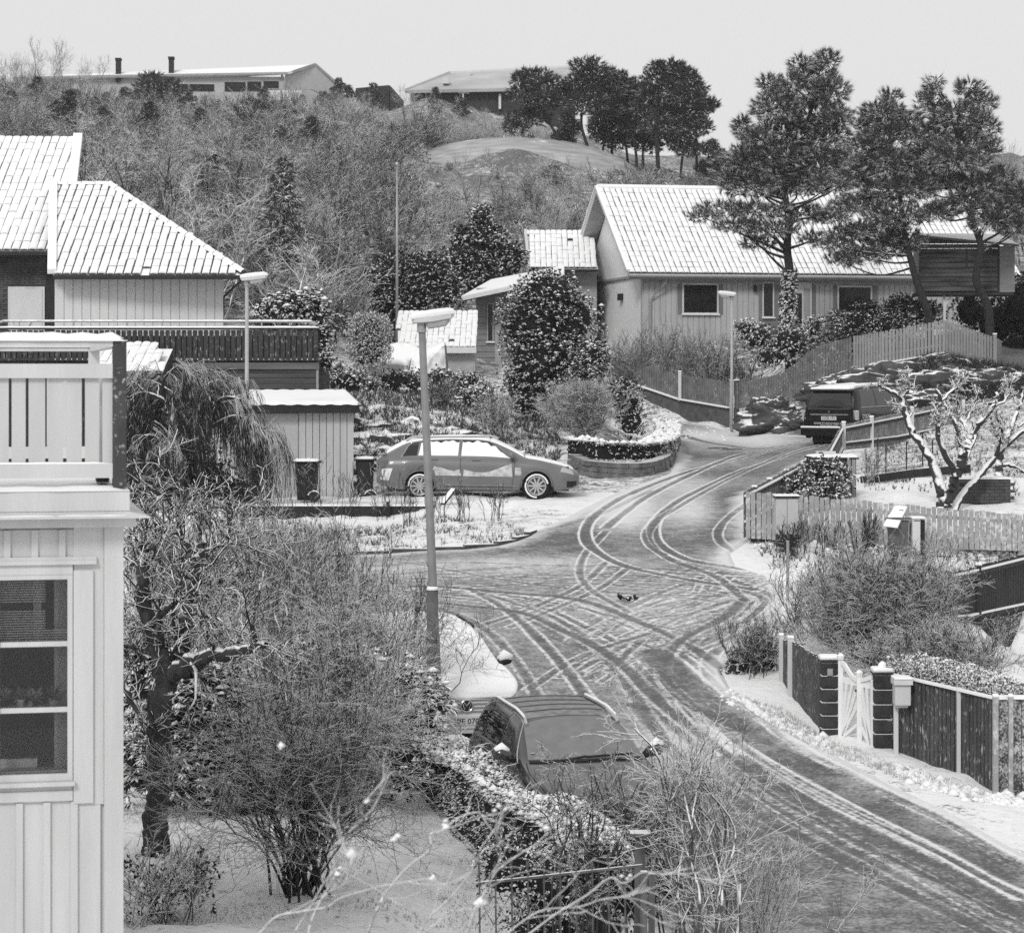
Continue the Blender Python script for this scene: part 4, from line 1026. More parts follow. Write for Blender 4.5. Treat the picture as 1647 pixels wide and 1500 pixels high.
# tiled roof piece further back (850-930, 372-430)
rb = root('rear_cottage', (WX(890, 112), 114, 2.0), 'snow-covered cottage roof rising behind the villa gable', 'cottage')
tiled_plane(rb, W(852, 432, 110), W(960, 432, 110), W(846, 373, 114), W(950, 375, 114), 12, 9, cov=.94)
slab('roof_deck', M_DARKW, rb, [W(850, 433, 110), W(962, 433, 110), W(950, 376, 114), W(846, 374, 114)], .12)
b = MB(); b.bar(W(851, 433, 110), W(845, 372, 114), .12, .24); b.obj('verge_board', M_PALE, rb)
b = MB(); b.box(WX(853, 111), WX(960, 111), 111, 117, 1.0, WZ(436, 111)); b.obj('wall', M_GREYW, rb)
# low tiled roof left of the clapboard wall
lr = root('low_garage', (WX(725, 94), 95, -.4), 'low outbuilding whose snowy tile roof shows between the street lamp head and the clapboard wall', 'outbuilding')
tiled_plane(lr, W(640, 560, 92), W(766, 560, 92), W(640, 503, 97), W(766, 503, 97), 14, 10, cov=.95)
slab('roof_deck', M_DARKW, lr, [W(640, 561, 92), W(766, 561, 92), W(766, 504, 97), W(640, 504, 97)], .1)
b = MB(); b.box(WX(642, 92.3), WX(764, 92.3), 92.3, 96, -.9, WZ(563, 92)); b.obj('wall', mat('pale_wall_low', .3, .36), lr)
b = MB(); b.bar(W(640, 563, 91.9), W(766, 563, 91.9), .06, .22); b.obj('fascia', M_PALE, lr)
# things lying under tarpaulins and snow
def blob_mesh(name, c, r3, n=18, m_=12, seed=0, rag=.12, mt=None, zmin=-.2, rough=0.0):
    r = np.random.default_rng(seed); ph = r.uniform(0, 6.3, 4); Vv = []
    for i in range(m_ + 1):
        th = math.pi * i / m_
        for j in range(n):
            a = 2 * math.pi * j / n
            k = 1 + rag * (math.sin(3 * a + ph[0] + 2 * th) + math.sin(5 * a - ph[1] + 3 * th) * .5 + math.sin(2 * a + ph[2]) * .6)
            z = max(math.cos(th), zmin)
            if rough: k *= 1 + rough * (mnoise.noise(Vector((2.1 * math.sin(th) * math.cos(a) + seed, 2.1 * math.sin(th) * math.sin(a), 2.1 * z))) + .5 * mnoise.noise(Vector((6 * math.sin(th) * math.cos(a), 6 * math.sin(th) * math.sin(a) + seed, 6 * z))) + (.22 * mnoise.noise(Vector((15 * math.sin(th) * math.cos(a), 15 * math.sin(th) * math.sin(a), 15 * z + seed))) if n > 30 else 0))
            Vv.append((c[0] + r3[0] * k * math.sin(th) * math.cos(a), c[1] + r3[1] * k * math.sin(th) * math.sin(a), c[2] + r3[2] * z * (k if rough else 1) * (1 + .5 * rag * math.sin(4 * a + ph[3]))))
    Fq = [(i * n + j, (i + 1) * n + j, (i + 1) * n + (j + 1) % n, i * n + (j + 1) % n) for i in range(m_) for j in range(n)]
    return mesh_np(name, Vv, Fq, mt, smooth=True)
M_TARP = mat('tarpaulin', .10, .15, sc=4, rough=.6, snow=(.45, .25, 3), bump=.4)
tag(link('covered_boat', blob_mesh('covered_boat', (WX(645, 90), 90, -.55), (1.5, 1.2, 1.65), seed=3, rag=.05, mt=M_TARP, zmin=-.4)), 'snow-topped grey tarpaulin heap beside the clipped bush', 'tarpaulin heap', 'covered heaps')
bt = MB(); c = W(690, 580, 89)
bt.hexa([(WX(655, 89), 88.4, -.4), (WX(722, 89), 88.4, -.4), (WX(722, 89), 91, -.4), (WX(655, 89), 91, -.4), (WX(660, 89), 89, .55), (WX(716, 89), 89.2, 1.15), (WX(716, 89), 90, 1.2), (WX(660, 89), 90, .8)])
tag(bt.obj('covered_trailer', M_TARP, bevel=.15), 'pitched tarpaulin-covered trailer left of the low snowy tile roof', 'trailer', 'covered heaps')
# the object-free gable of the tree house
th = root('tree_house', (WX(1555, 92), 92, .6), 'box-shaped plank tree house on a post among the pine trunks, right background', 'tree house')
T1 = 91.0; ts = F / T1; tfm = Frame((WX(1478, T1), T1, 0), R(-3)); tx = lambda px: (px - 1478) / ts; tz = lambda py: (YH - py) / ts
pl_m = mat('weathered_plank', .02, .12, sc=1.3, rough=.85, stretch=(.5, .5, 5), bump=.3)
plb = unit_box(pl_m, 'plank'); nP = 10
for k in range(nP):
    z0 = tz(468) + k * (tz(392) - tz(468)) / nP; put('plank', plb, tfm, 0, tx(1604), 0, .04, z0, z0 + (tz(392) - tz(468)) / nP - .018, th)
b = MB(); b.poly([tfm(0, -.0, tz(392)), tfm(tx(1604), 0, tz(392)), tfm(tx(1604), 0, tz(394)), tfm(0, 0, tz(380))]); b.obj('top_plank', pl_m, th)
fbox('side_wall', mat('side_planks', .15, .21, sc=2, stretch=(1, 1, 14)), tfm, [(tx(1606), tx(1629), .0, .04, tz(470), tz(396)), (tx(1629), tx(1629) + .04, .0, 1.9, tz(470), tz(396)), (.04, tx(1629), 1.86, 1.9, tz(470), tz(396)), (0, .04, .04, 1.9, tz(468), tz(384))], th)
fbox('side_batten', M_DARKW, tfm, [(tx(1603.5), tx(1606.5), -.02, .03, tz(470), tz(394))], th)
fbox('floor', M_DARKW, tfm, [(-.05, tx(1629), -.04, 1.9, tz(475), tz(470))], th)
slab('roof', mat('roof_felt', .12, .17, sc=4, snow=(.5, .8, 1.2)), th, [tfm(-.15, -.25, tz(378)), tfm(tx(1636), -.25, tz(394)), tfm(tx(1618), 1.9, tz(372)), tfm(.2, 1.9, tz(370))], .08)
fbox('hatch', M_DARKW, tfm, [(tx(1553), tx(1555), -.03, 0, tz(430), tz(400)), (tx(1555), tx(1600), -.03, 0, tz(431), tz(429))], th)
fbox('post', M_PALE, tfm, [(tx(1518), tx(1518) + .09, .2, .29, .2, tz(472))], th)
b = MB(); b.bar(tfm(tx(1520), .24, tz(492)), tfm(tx(1532), .24, tz(475)), .06, .06); b.obj('brace', M_PALE, th)

# ---------------------------------------------------------------- houses on the ridge
h1 = root('ridge_house', (WX(330, 240), 244, 25.5), 'long pale house with gable end and two chimneys on the ridge at upper left', 'house')
D7 = 240.0; s7 = F / D7; kf = Frame((WX(458, D7), D7, 0), R(5)); kx = lambda px: (px - 458) / s7; kz = lambda py: (YH - py) / s7
M_FAR = mat('far_wall', .42, .48, sc=2, rough=.9)
fbox('wall', M_FAR, kf, [(kx(60), 0, 0, 9, kz(185), kz(124))], h1)
b = MB(); P = [kf(0.02, 0, kz(160) - 2), kf(kx(556), 5, kz(160) - 2), kf(kx(556), 5, kz(138)), kf(kx(506), 2.5, kz(99)), kf(.02, 0, kz(120))]
b.poly(P); P2 = [p + Vector((-.5, 6, 0)) for p in P]; b.poly(P2[::-1])
for k in range(5): b.quad(P[k], P2[k], P2[(k + 1) % 5], P[(k + 1) % 5])
b.obj('gable_wall', mat('far_gable', .44, .50, sc=2), h1)
slab('roof', M_SNOWS, h1, [kf(kx(30), -.6, kz(129)), kf(.3, -.6, kz(117)), kf(kx(507), 3, kz(97)), kf(kx(60), 5, kz(131))], .25)
b = MB(); b.bar(kf(kx(30), -.65, kz(131)), kf(.3, -.65, kz(119)), .15, .2); b.bar(kf(.3, -.4, kz(119)), kf(kx(507), 2.6, kz(98)), .15, .25); b.bar(kf(kx(507), 2.6, kz(98)), kf(kx(560), 5, kz(139)), .15, .25)
b.obj('roof_trim', M_GREYW, h1)
for a, bb_, q1, q2 in ((280, 303, 148, 137), (362, 395, 148, 133), (398, 420, 147, 132), (424, 448, 145, 131), (306, 345, 148, 137)):
    w_ = fbox('window', M_DARKW, kf, [(kx(a), kx(bb_), -.1, .0, kz(q1), kz(q2))], h1)
    fbox('pane', M_GLASS, kf, [(kx(a) + .1, kx(bb_) - .1, -.14, -.1, kz(q1) + .08, kz(q2) - .08)], w_)
fbox('balcony_panel', M_PALE, kf, [(kx(430), kx(452), -1.4, -1.3, kz(163), kz(148)), (kx(454), kx(468), -1.4, -1.3, kz(163), kz(148)), (kx(470), kx(485), -1.4, -1.3, kz(163), kz(148))], h1)
b = MB(); b.bar(kf(kx(428), -1.3, kz(146)), kf(kx(500), -1.3, kz(146)), .08, .08); b.bar(kf(kx(500), -1.3, kz(146)), kf(kx(545), 2, kz(158)), .08, .08); b.obj('balcony_rail', M_GREYW, h1)
b = MB(); b.tube([kf(kx(453), -.4, kz(122)), kf(kx(458), -.2, kz(130)), kf(kx(457), -.2, kz(150))], .12, 6); b.obj('downpipe', M_GREYW, h1)
for px in (193, 277):
    b = MB(); b.box(kx(px - 4), kx(px + 4), -.3, .7, kz(135), kz(101 if px < 200 else 97), fr=kf); ch = b.obj('chimney', M_DARKW, h1)
    b = MB(); b.box(kx(px - 5), kx(px + 5), -.4, .8, kz(100 if px < 200 else 97), kz(97 if px < 200 else 94), fr=kf); b.obj('chimney_cap', M_DARKW, ch)
fbox('window', M_WHITE, kf, [(kx(220), kx(231), -.1, 0, kz(161), kz(153))], h1)
h2 = root('ridge_shed', (WX(610, 236), 238, 25), 'small dark boxy shed between the two ridge houses', 'shed')
D8 = 236.; s8 = F / D8; cx = lambda px: WX(px, D8); cz = lambda py: WZ(py, D8)
M_DFAR = mat('far_dark_wall', .035, .06, sc=2, rough=.9)
b = MB(); b.hexa([(cx(572), 236, cz(196)), (cx(627), 235, cz(196)), (cx(627), 240, cz(196)), (cx(572), 240, cz(196)), (cx(572), 236, cz(142)), (cx(627), 235, cz(139)), (cx(627), 240, cz(139)), (cx(572), 240, cz(142))]); b.obj('wall', M_DFAR, h2)
b = MB(); b.hexa([(cx(628), 235.2, cz(196)), (cx(648), 238, cz(196)), (cx(640), 242, cz(196)), (cx(628), 240, cz(196)), (cx(628), 235.2, cz(139)), (cx(648), 238, cz(159)), (cx(640), 242, cz(159)), (cx(628), 240, cz(139))]); b.obj('side_wing', mat('far_mid', .11, .15), h2)
h3 = root('ridge_lodge', (WX(790, 232), 236, 24.5), 'long dark-walled house with a broad roof on the ridge, upper centre', 'house')
D9 = 232.; cx = lambda px, d=D9: WX(px, d); cz = lambda py, d=D9: WZ(py, d)
b = MB(); b.hexa([(cx(660), 232, cz(198)), (cx(925), 232, cz(205)), (cx(925), 242, cz(205)), (cx(660), 242, cz(198)), (cx(660), 232, cz(146)), (cx(925), 232, cz(142)), (cx(925), 242, cz(142)), (cx(660), 242, cz(146))]); b.obj('wall', M_DFAR, h3)
slab('roof', mat('far_roof', .34, .5, sc=.3, rough=.95), h3, [(cx(652), 231, cz(147)), (cx(930), 231, cz(142)), (cx(925, 240), 240, cz(108, 240)), (cx(722, 240), 240, cz(118, 240))], .3)
b = MB(); b.bar((cx(652), 230.9, cz(147)), (cx(722, 240), 239.9, cz(117, 240)), .3, .25); b.bar((cx(722, 240), 240, cz(117, 240)), (cx(925, 240), 240, cz(107, 240)), .3, .2); b.obj('roof_edge', M_PALE, h3)
b = MB(); b.box(cx(712), cx(722), 232.2, 234, cz(134), cz(124)); b.obj('roof_box', M_PALE, h3)
b = MB(); b.box(cx(754), cx(760), 238, 239, cz(117), cz(108)); ch = b.obj('chimney', M_DFAR, h3)
for px in (700, 745): 
    b = MB(); b.bar((cx(px), 231.3, cz(196)), (cx(px), 231.3, cz(150)), .12, .12); b.bar((cx(px - 8), 231.3, cz(151)), (cx(px + 10), 231.3, cz(151)), .1, .12); b.obj('pergola', M_PALE, h3)
b = MB(); b.box(cx(802), cx(806), 231.6, 231.9, cz(176), cz(152)); b.obj('door', M_PALE, h3)
ro = link('rock_outcrop', blob_mesh('rock_outcrop', (WX(825, 181), 183, 13.4), (9.8, 6.5, 3.9), n=60, m_=30, seed=5, rag=.03, mt=mat('snow_dusted_rock', .26, .46, sc=1.2, rough=.95, snow=(1.15, .9, .7), stretch=(.35, 1, 3.5), bump=.6, bsc=4)))
tag(ro, 'rounded bare rock dome dusted with snow, halfway up the hill', 'rock')
fp = root('flagpole', gp(638.5, 98), 'slender white flagpole with a knob on top, rising before the wooded hill', 'flagpole')
zt_ = WZ(268, 98) - fp.location.z
b = MB(); b.tube([(0, 0, 0), (0, 0, zt_ * .5), (0, 0, zt_)], [.07, .055, .035], 10); b.obj('pole', M_METAL, fp, local=True, smooth=True)
b = MB(); b.tube([(0, 0, zt_), (0, 0, zt_ + .05), (0, 0, zt_ + .12), (0, 0, zt_ + .16)], [.03, .08, .08, .02], 10); b.obj('knob', M_METAL, fp, local=True)
print('houses', time.time() - T0)
# ================================================================== FENCES, WALLS, GATE
def fence_line(parent, pts, pitch, width, th, mt, name='picket', rails=(), rail_m=None, side=1, jit=.02, snowcap=0, lean=0.0, shade=None):
    """pts: list of (px, d, py_top, py_bot). pickets follow the line; rails given as fractions of the height"""
    W_ = []
    for px, d, pt, pb in pts: W_.append((WX(px, d), d, WZ(pt, d), WZ(pb, d)))
    W_ = np.array(W_); seg = np.hypot(np.diff(W_[:, 0]), np.diff(W_[:, 1])); cum = np.r_[0, np.cumsum(seg)]
    me = unit_box(mt, name)
    base = parent.matrix_basis.inverted()
    n = int(cum[-1] / pitch)
    for k in range(n):
        s_ = (k + .5) * pitch
        x, y, zt, zb = (np.interp(s_, cum, W_[:, c]) for c in range(4))
        i = min(np.searchsorted(cum, s_, side='right') - 1, len(seg) - 1)
        u = Vector((W_[i + 1, 0] - W_[i, 0], W_[i + 1, 1] - W_[i, 1], 0)).normalized(); v = Vector((-u.y, u.x, 0))
        zt += rng0.uniform(-jit, jit)
        o = bpy.data.objects.new(name, me); COL.objects.link(o); o.parent = parent
        tl = rng0.uniform(-.012, .012) + lean
        o.matrix_basis = base @ m4(Vector((x, y, zb)) - u * width / 2, u, v, (Vector((0, 0, 1)) + u * tl).normalized(), (width * rng0.uniform(.93, 1.05), th, zt - zb))
    off = th + .002 if side > 0 else -.052
    for fr_, rh_ in rails:
        for i in range(len(seg)):
            u = Vector((W_[i + 1, 0] - W_[i, 0], W_[i + 1, 1] - W_[i, 1], 0)).normalized(); v = Vector((-u.y, u.x, 0))
            a = Vector((W_[i, 0], W_[i, 1], W_[i, 3] + (W_[i, 2] - W_[i, 3]) * fr_)) + v * (off + .025)
            b_ = Vector((W_[i + 1, 0], W_[i + 1, 1], W_[i + 1, 3] + (W_[i + 1, 2] - W_[i + 1, 3]) * fr_)) + v * (off + .025)
            q = MB(); q.bar(a, b_, .045, rh_); q.obj('rail', rail_m or mt, parent)
            if snowcap and side < 0:
                q = MB(); q.bar(a + Vector((0, 0, rh_ / 2 + .017)), b_ + Vector((0, 0, rh_ / 2 + .017)), .05, .035); q.obj('snow', M_SNOWS, parent)
    if snowcap:
        for i in range(len(seg)):
            a = Vector((W_[i, 0], W_[i, 1], W_[i, 2])); b_ = Vector((W_[i + 1, 0], W_[i + 1, 1], W_[i + 1, 2]))
    return W_, cum
def post(parent, px, d, pt, pb, w, mt, name='post', cap=True, dy=0.0):
    c = Vector((WX(px, d), d + dy, 0)); q = MB()
    q.box(c.x - w / 2, c.x + w / 2, c.y - w / 2, c.y + w / 2, WZ(pb, d), WZ(pt, d)); o = q.obj(name, mt, parent)
    if cap:
        q = MB(); q.box(c.x - w * .6, c.x + w * .6, c.y - w * .6, c.y + w * .6, WZ(pt, d) + .001, WZ(pt, d) + .05); q.obj('snow_cap', M_SNOWS, parent, bevel=.02)
    return o
M_PICK = mat('grey_picket', .23, .30, sc=3, rough=.85, frost=(.05, 9), stretch=(1, 1, .3), snow=(.6, .4, 6))
M_PICKS = mat('frosted_picket', .10, .15, sc=3, rough=.85, frost=(.16, 9, (1, 1, .6)), snow=(.5, .4, 6))
M_PALEP = mat('pale_picket', .27, .36, sc=2.5, rough=.85, frost=(.30, 7, (1, 1, .8)), snow=(.6, .4, 6))
M_PICKM = mat('mid_picket', .11, .18, sc=3, rough=.85, frost=(.12, 9, (1, 1, .6)), snow=(.5, .4, 6))
M_CONC = mat('concrete', .07, .12, sc=4, rough=.9, snow=(.6, .4, 4), bump=.4)
# villa fence, left run on its concrete wall
f1 = root('picket_fence', gp(1090, 96), 'grey picket fence on a dark concrete wall, left of the far lamp post', 'fence')
L1 = [(984, 99, 573, 605), (1092, 96.5, 602, 642), (1174, 93.6, 614, 656)]
fence_line(f1, L1, .125, .102, .02, M_PICKM, rails=((.25, .08), (.8, .08)))
post(f1, 1093, 96.4, 598, 644, .12, M_WHITE, dy=-.1); post(f1, 1177, 93.4, 613, 692, .14, M_PALE)
for i in range(2):
    a, c = L1[i], L1[i + 1]
    q = MB(); A_ = Vector((WX(a[0], a[1]), a[1], 0)); C_ = Vector((WX(c[0], c[1]), c[1], 0)); u = (C_ - A_).normalized(); v = Vector((-u.y, u.x, 0)) * .22
    zt = lambda k: Vector((0, 0, WZ(k[3], k[1]) + .0)); zb = Vector((0, 0, -2.9))
    q.hexa([A_ + zb, C_ + zb, C_ + v + zb, A_ + v + zb, A_ + zt(a), C_ + zt(c), C_ + v + zt(c), A_ + v + zt(a)]); q.obj('concrete_wall', M_CONC, f1)
    q = MB(); q.bar(A_ + zt(a) + v * .2 - v * .5 + Vector((0, 0, .02)), C_ + zt(c) - v * .3 + Vector((0, 0, .02)), .14, .05); q.obj('snow', M_SNOWS, f1)
# villa fence, rising run
f2 = root('picket_fence', gp(1420, 88), 'long grey picket fence climbing the bank to a peak above the dark minivan', 'fence')
L2 = [(1184, 93.2, 616, 658), (1258, 91.5, 600, 641), (1316, 90, 556, 620), (1372, 89, 541, 597), (1420, 88, 533, 583), (1519, 87, 515, 566), (1598, 88, 541, 588)]
fence_line(f2, L2[:4], .125, .102, .02, M_PICKM, rails=((.25, .08), (.8, .08)))
fence_line(f2, L2[3:], .13, .095, .02, M_PICK, rails=((.25, .08), (.8, .08)))
fence_line(f2, [(1598, 88, 541, 588), (1612, 90, 548, 600)], .125, .085, .02, M_PICK)
post(f2, 1185, 93.3, 612, 690, .16, M_CONC); post(f2, 1600, 88, 538, 592, .12, M_PICK)
for i in range(3, 5):
    a, c = L2[i], L2[i + 1]
    q = MB(); q.bar(W(a[0], a[3] + 1, a[1] - .08), W(c[0], c[3] + 1, c[1] - .08), .12, .05); q.obj('snow', M_SNOWS, f2)
# bank below the fence: rock wall
def rocks(name, lab, cat, spots, mt, seed):
    for k, (px, d, dz_, rx, ry, rz_) in enumerate(spots):
        c = gp(px, d); me = blob_mesh(name, (0, 0, 0), (rx, ry, rz_), n=80, m_=46, seed=seed + k, rag=.06, mt=mt, zmin=-.8, rough=.42)
        o = link(name, me, loc=(c.x, c.y, c.z + dz_)); tag(o, lab[k] if isinstance(lab, list) else lab, cat, 'rocks: ' + name if not isinstance(lab, list) else None)
M_ROCK = mat('bank_rock', .04, .12, sc=2.2, rough=.95, snow=(.82, 1.3, 1.6), stretch=(.6, 1, 2), bump=1.0, bsc=6)
rocks('boulder', ['dark snow-flecked boulder at the foot of the rising fence, left of the minivan', 'low dark boulder touching the minivan rear corner', 'long dark rock face right behind the minivan roof', 'rock bank under the fence peak', 'rock bank right of the fence peak', 'rock ledge close behind the minivan bonnet', 'wide rock ledge below the fence peak', 'rock ledge below the falling end of the fence', 'lowest rock ledge between the minivan and the apple tree crown'], 'rock',
      [(1245, 90, .15, 1.3, .9, .75), (1280, 87.5, .05, .7, .6, .5), (1400, 87.6, -.5, 2.4, .7, .8), (1480, 85.6, -.8, 2.6, .8, .9), (1570, 85.6, -.8, 2.3, .8, .8), (1450, 84.2, -.35, 1.5, .7, .55), (1530, 83.8, -.3, 1.7, .7, .6), (1600, 84, -.35, 1.4, .7, .6), (1495, 82.3, -.25, 1.2, .6, .45)], M_ROCK, 40)
# front pale fence
f3 = root('picket_fence', gp(1400, 51), 'pale frosted picket fence along the front of the apple-tree garden', 'fence')
fence_line(f3, [(1199, 51.4, 790, 865), (1376, 51.2, 804, 876), (1500, 51, 816, 882), (1647, 50.8, 827, 886), (1760, 50.7, 834, 892)], .1085, .094, .02, M_PALEP, rails=((.22, .07), (.78, .07)))
f3b = root('picket_fence', gp(1280, 57), 'picket fence with snow-topped rails running up beside the lane to the minivan', 'fence')
L3 = [(1197, 51.6, 791, 865), (1333, 60.5, 722, 786), (1354, 68, 684, 738)]
fence_line(f3b, L3, .12, .085, .02, M_PICKS, rails=((.30, .08), (.85, .09)), side=-1, rail_m=M_DARKW, snowcap=1)
for t in (0.12, .3, .5, .7, .9):
    px = 1197 + (1333 - 1197) * t; d = 51.6 + 8.9 * t; post(f3b, px, d, 791 + (722 - 791) * t + 1, 865 + (786 - 865) * t, .1, M_DARKW)
f4 = root('picket_fence', gp(1430, 72), 'slatted fence with snowy rails seen from inside, between the minivan and the apple tree', 'fence')
L4 = [(1354, 68, 684, 724), (1443, 72.5, 664, 716), (1520, 76, 648, 700), (1600, 79, 640, 684)]
fence_line(f4, L4, .115, .075, .02, mat('inner_picket', .14, .20, sc=3, frost=(.3, 12), snow=(.5, .4, 6)), rails=((.22, .09), (.80, .09)), side=-1, rail_m=M_DARKW, snowcap=1)
for px, d, a, b_ in ((1356, 68, 680, 724), (1401, 70.4, 671, 722), (1466, 73.5, 656, 710), (1548, 77, 645, 695)): post(f4, px, d, a, b_, .1, M_WHITE, dy=-.12)
# dark fence standing on the block wall at the right edge
f5 = root('board_fence', gp(1620, 48), 'dark board fence with two snow-topped rails on a block wall at the right edge', 'fence')
L5 = [(1512, 44.2, 925, 1003), (1557, 45.8, 914, 1001), (1647, 49, 891, 982), (1740, 52.6, 868, 960)]
fence_line(f5, L5, .112, .088, .022, M_DARKW, name='fence_board', rails=((.08, .08), (.88, .08)), side=-1, rail_m=M_DARKW, snowcap=1)
for px, d, a, b_ in ((1524, 44.7, 918, 1003), (1572, 46.4, 908, 1000), (1660, 49.6, 886, 980)): post(f5, px, d, a, b_, .09, M_DARKW, dy=-.12)
bw_ = root('block_wall', gp(1620, 46), 'dark grey block retaining wall beneath the board fence at the right edge', 'retaining wall')
blk = unit_box(mat('block', .045, .085, sc=3, rough=.95, bump=.4), 'block')
A_ = Vector((WX(1530, 45), 45.0, 0)); B_ = Vector((WX(1740, 52.4), 52.4, 0)); u = (B_ - A_).normalized(); bfz = Frame(A_, math.atan2(u.y, u.x)); Lw = (B_ - A_).length
for r_ in range(4):
    n = int(Lw / .42)
    for k in range(n):
        x = k * .42 + (.21 if r_ % 2 else 0)
        zt_ = -4.60 - r_ * .27
        put('block', blk, bfz, x + .006, x + .412, .07 + .008 * ((k * 7 + r_) % 3), .3, zt_ - .255, zt_, bw_)
fbox('backing', M_DARK, bfz, [(0, Lw, .12, .32, -5.8, -4.61)], bw_)
# near fence with stone pillars and the white gate
f6 = root('board_fence', gp(1290, 38), 'dark upright-board fence with two white posts left of the white gate', 'fence')
M_NB = mat('near_dark_board', .055, .10, sc=6, rough=.75, frost=(.15, 20, (1, 1, .22)), stretch=(1, 1, .15), snow=(.5, .4, 6))
fence_line(f6, [(1256, 39.6, 1026, 1120), (1272, 38.7, 1031, 1138), (1320, 36.6, 1058, 1176)], .098, .08, .03, M_NB, name='fence_board', rails=((.2, .08), (.8, .08)))
post(f6, 1256, 39.5, 1022, 1122, .07, M_WHITE, dy=-.05); post(f6, 1271, 38.7, 1026, 1140, .09, M_WHITE, dy=-.06)
f7 = root('board_fence', gp(1540, 33.6), 'dark upright-board fence speckled with snow, from the mailbox to the right corner', 'fence')
fence_line(f7, [(1438, 35.2, 1086, 1226), (1540, 34, 1106, 1262), (1599, 33.2, 1124, 1282)], .088, .066, .03, M_NB, name='fence_board', rails=((.2, .08), (.8, .08)))
fence_back = MB()
for a_, b2_ in (((1440, 1090, 1224, 35.2), (1540, 1110, 1260, 34)), ((1540, 1110, 1260, 34), (1598, 1128, 1280, 33.2))):
    fence_back.hexa([W(a_[0], a_[2], a_[3] + .07), W(b2_[0], b2_[2], b2_[3] + .07), W(b2_[0], b2_[2], b2_[3] + .09), W(a_[0], a_[2], a_[3] + .09), W(a_[0], a_[1], a_[3] + .07), W(b2_[0], b2_[1], b2_[3] + .07), W(b2_[0], b2_[1], b2_[3] + .09), W(a_[0], a_[1], a_[3] + .09)])
fence_back.obj('backing_board', mat('backing_grey', .16, .24, sc=8, frost=(.3, 14)), f7)
post(f7, 1541, 33.95, 1104, 1262, .05, M_WHITE, dy=-.04, cap=False)
q = MB(); q.bar(W(1440, 1085, 35.2), W(1600, 1122, 33.2), .06, .035); q.obj('snow', M_SNOWS, f7)
f8 = root('board_fence', gp(1640, 33.5), 'snow-plastered board panel turning away at the right-hand fence corner', 'fence')
M_NB2 = mat('plastered_board', .05, .09, sc=6, rough=.8, frost=(.52, 17), snow=(.5, .4, 6))
fence_line(f8, [(1600, 33.1, 1123, 1281), (1700, 33.3, 1122, 1284)], .19, .175, .03, M_NB2, name='fence_board')
post(f8, 1601, 33.05, 1121, 1284, .07, M_PALEP); post(f8, 1624, 33.1, 1120, 1284, .06, M_PALEP, dy=-.06)
q = MB(); q.bar(W(1600, 1121, 33.1), W(1700, 1120, 33.3), .09, .05); q.obj('snow', M_SNOWS, f8)
M_STONE = mat('pillar_stone', .035, .07, sc=5, rough=.9, bump=.8, bsc=22, snow=(.5, .5, 5))
for k, (pa, pb_, d, pt, pbm) in enumerate([(1321, 1349, 36.2, 1064, 1192), (1406, 1437, 35.3, 1084, 1226)]):
    c = Vector((WX((pa + pb_) / 2, d), d + .13, WZ(pbm, d))); w = (pb_ - pa) / F * d / 2; hh = WZ(pt, d) - WZ(pbm, d)
    r = root('stone_pillar', c, ['dark stone gate pillar left of the white gate', 'dark stone gate pillar between the white gate and the mailbox'][k], 'pillar', 'pillars of the garden gate')
    nS = 6; hS = hh / nS
    for j in range(nS):
        q = MB(); q.box(-w, w, -w, w, j * hS, (j + 1) * hS - .012); o = q.obj('stone', M_STONE, r, local=True, bevel=.022)
    q = MB(); q.box(-w * 1.12, w * 1.12, -w * 1.12, w * 1.12, hh, hh + .03); q.obj('cap', M_STONE, r, local=True)
    q = MB(); q.box(-w * 1.14, w * 1.14, -w * 1.14, w * 1.14, hh + .03, hh + .09); q.obj('snow_cap', M_SNOWS, r, local=True, bevel=.03)
    if k == 0: q = MB(); q.box(-.04, .04, -w - .02, -w, hh - .2, hh - .1); q.obj('number_plate', M_METAL, r, local=True)
    else:
        q = MB(); q.tube([(0, 0, hh + .08), (0, 0, hh + .13), (0, 0, hh + .17)], [.07, .06, .02], 8); q.obj('finial', M_SNOWS, r, local=True)
gt = root('garden_gate', gp(1377, 35.7), 'white wooden garden gate with sunburst bars between two stone pillars', 'gate')
M_GATE = mat('gate_paint', .74, .8, sc=4, rough=.6, snow=(.5, .2, 5))
Dg = 35.75
gpnt = lambda px, py, o=0: W(px, py, Dg + (1377 - px) * .012 + o)
def gbar(name, pts, w, t=.035, off=0.0):
    q = MB()
    for i in range(len(pts) - 1): q.bar(gpnt(*pts[i], off), gpnt(*pts[i + 1], off), t, w, up=(0, 0, 1) if abs(pts[i][0] - pts[i + 1][0]) > 3 else (1, 0, 0))
    return q.obj(name, M_GATE, gt)
gbar('stile', [(1352, 1060), (1352, 1196)], .07); gbar('stile', [(1382, 1086), (1382, 1208)], .07, off=-.02); gbar('stile', [(1403, 1092), (1403, 1212)], .05)
gbar('bottom_rail', [(1352, 1184), (1404, 1203)], .09, off=.04)
gbar('mid_rail', [(1352, 1092), (1404, 1103)], .085, off=.04)
gbar('curved_rail', [(1352, 1064), (1358, 1068), (1364, 1078), (1371, 1088), (1380, 1094), (1392, 1092), (1403, 1088)], .06, off=.0)
for a, c in (((1355, 1182), (1362, 1098)), ((1355, 1182), (1371, 1100)), ((1355, 1182), (1379, 1108)), ((1355, 1182), (1379, 1135)), ((1356, 1184), (1379, 1165)),
             ((1401, 1198), (1394, 1104)), ((1401, 1198), (1386, 1104)), ((1401, 1198), (1386, 1135)), ((1400, 1200), (1386, 1170))):
    gbar('ray_bar', [a, c], .05, .022, off=.01)
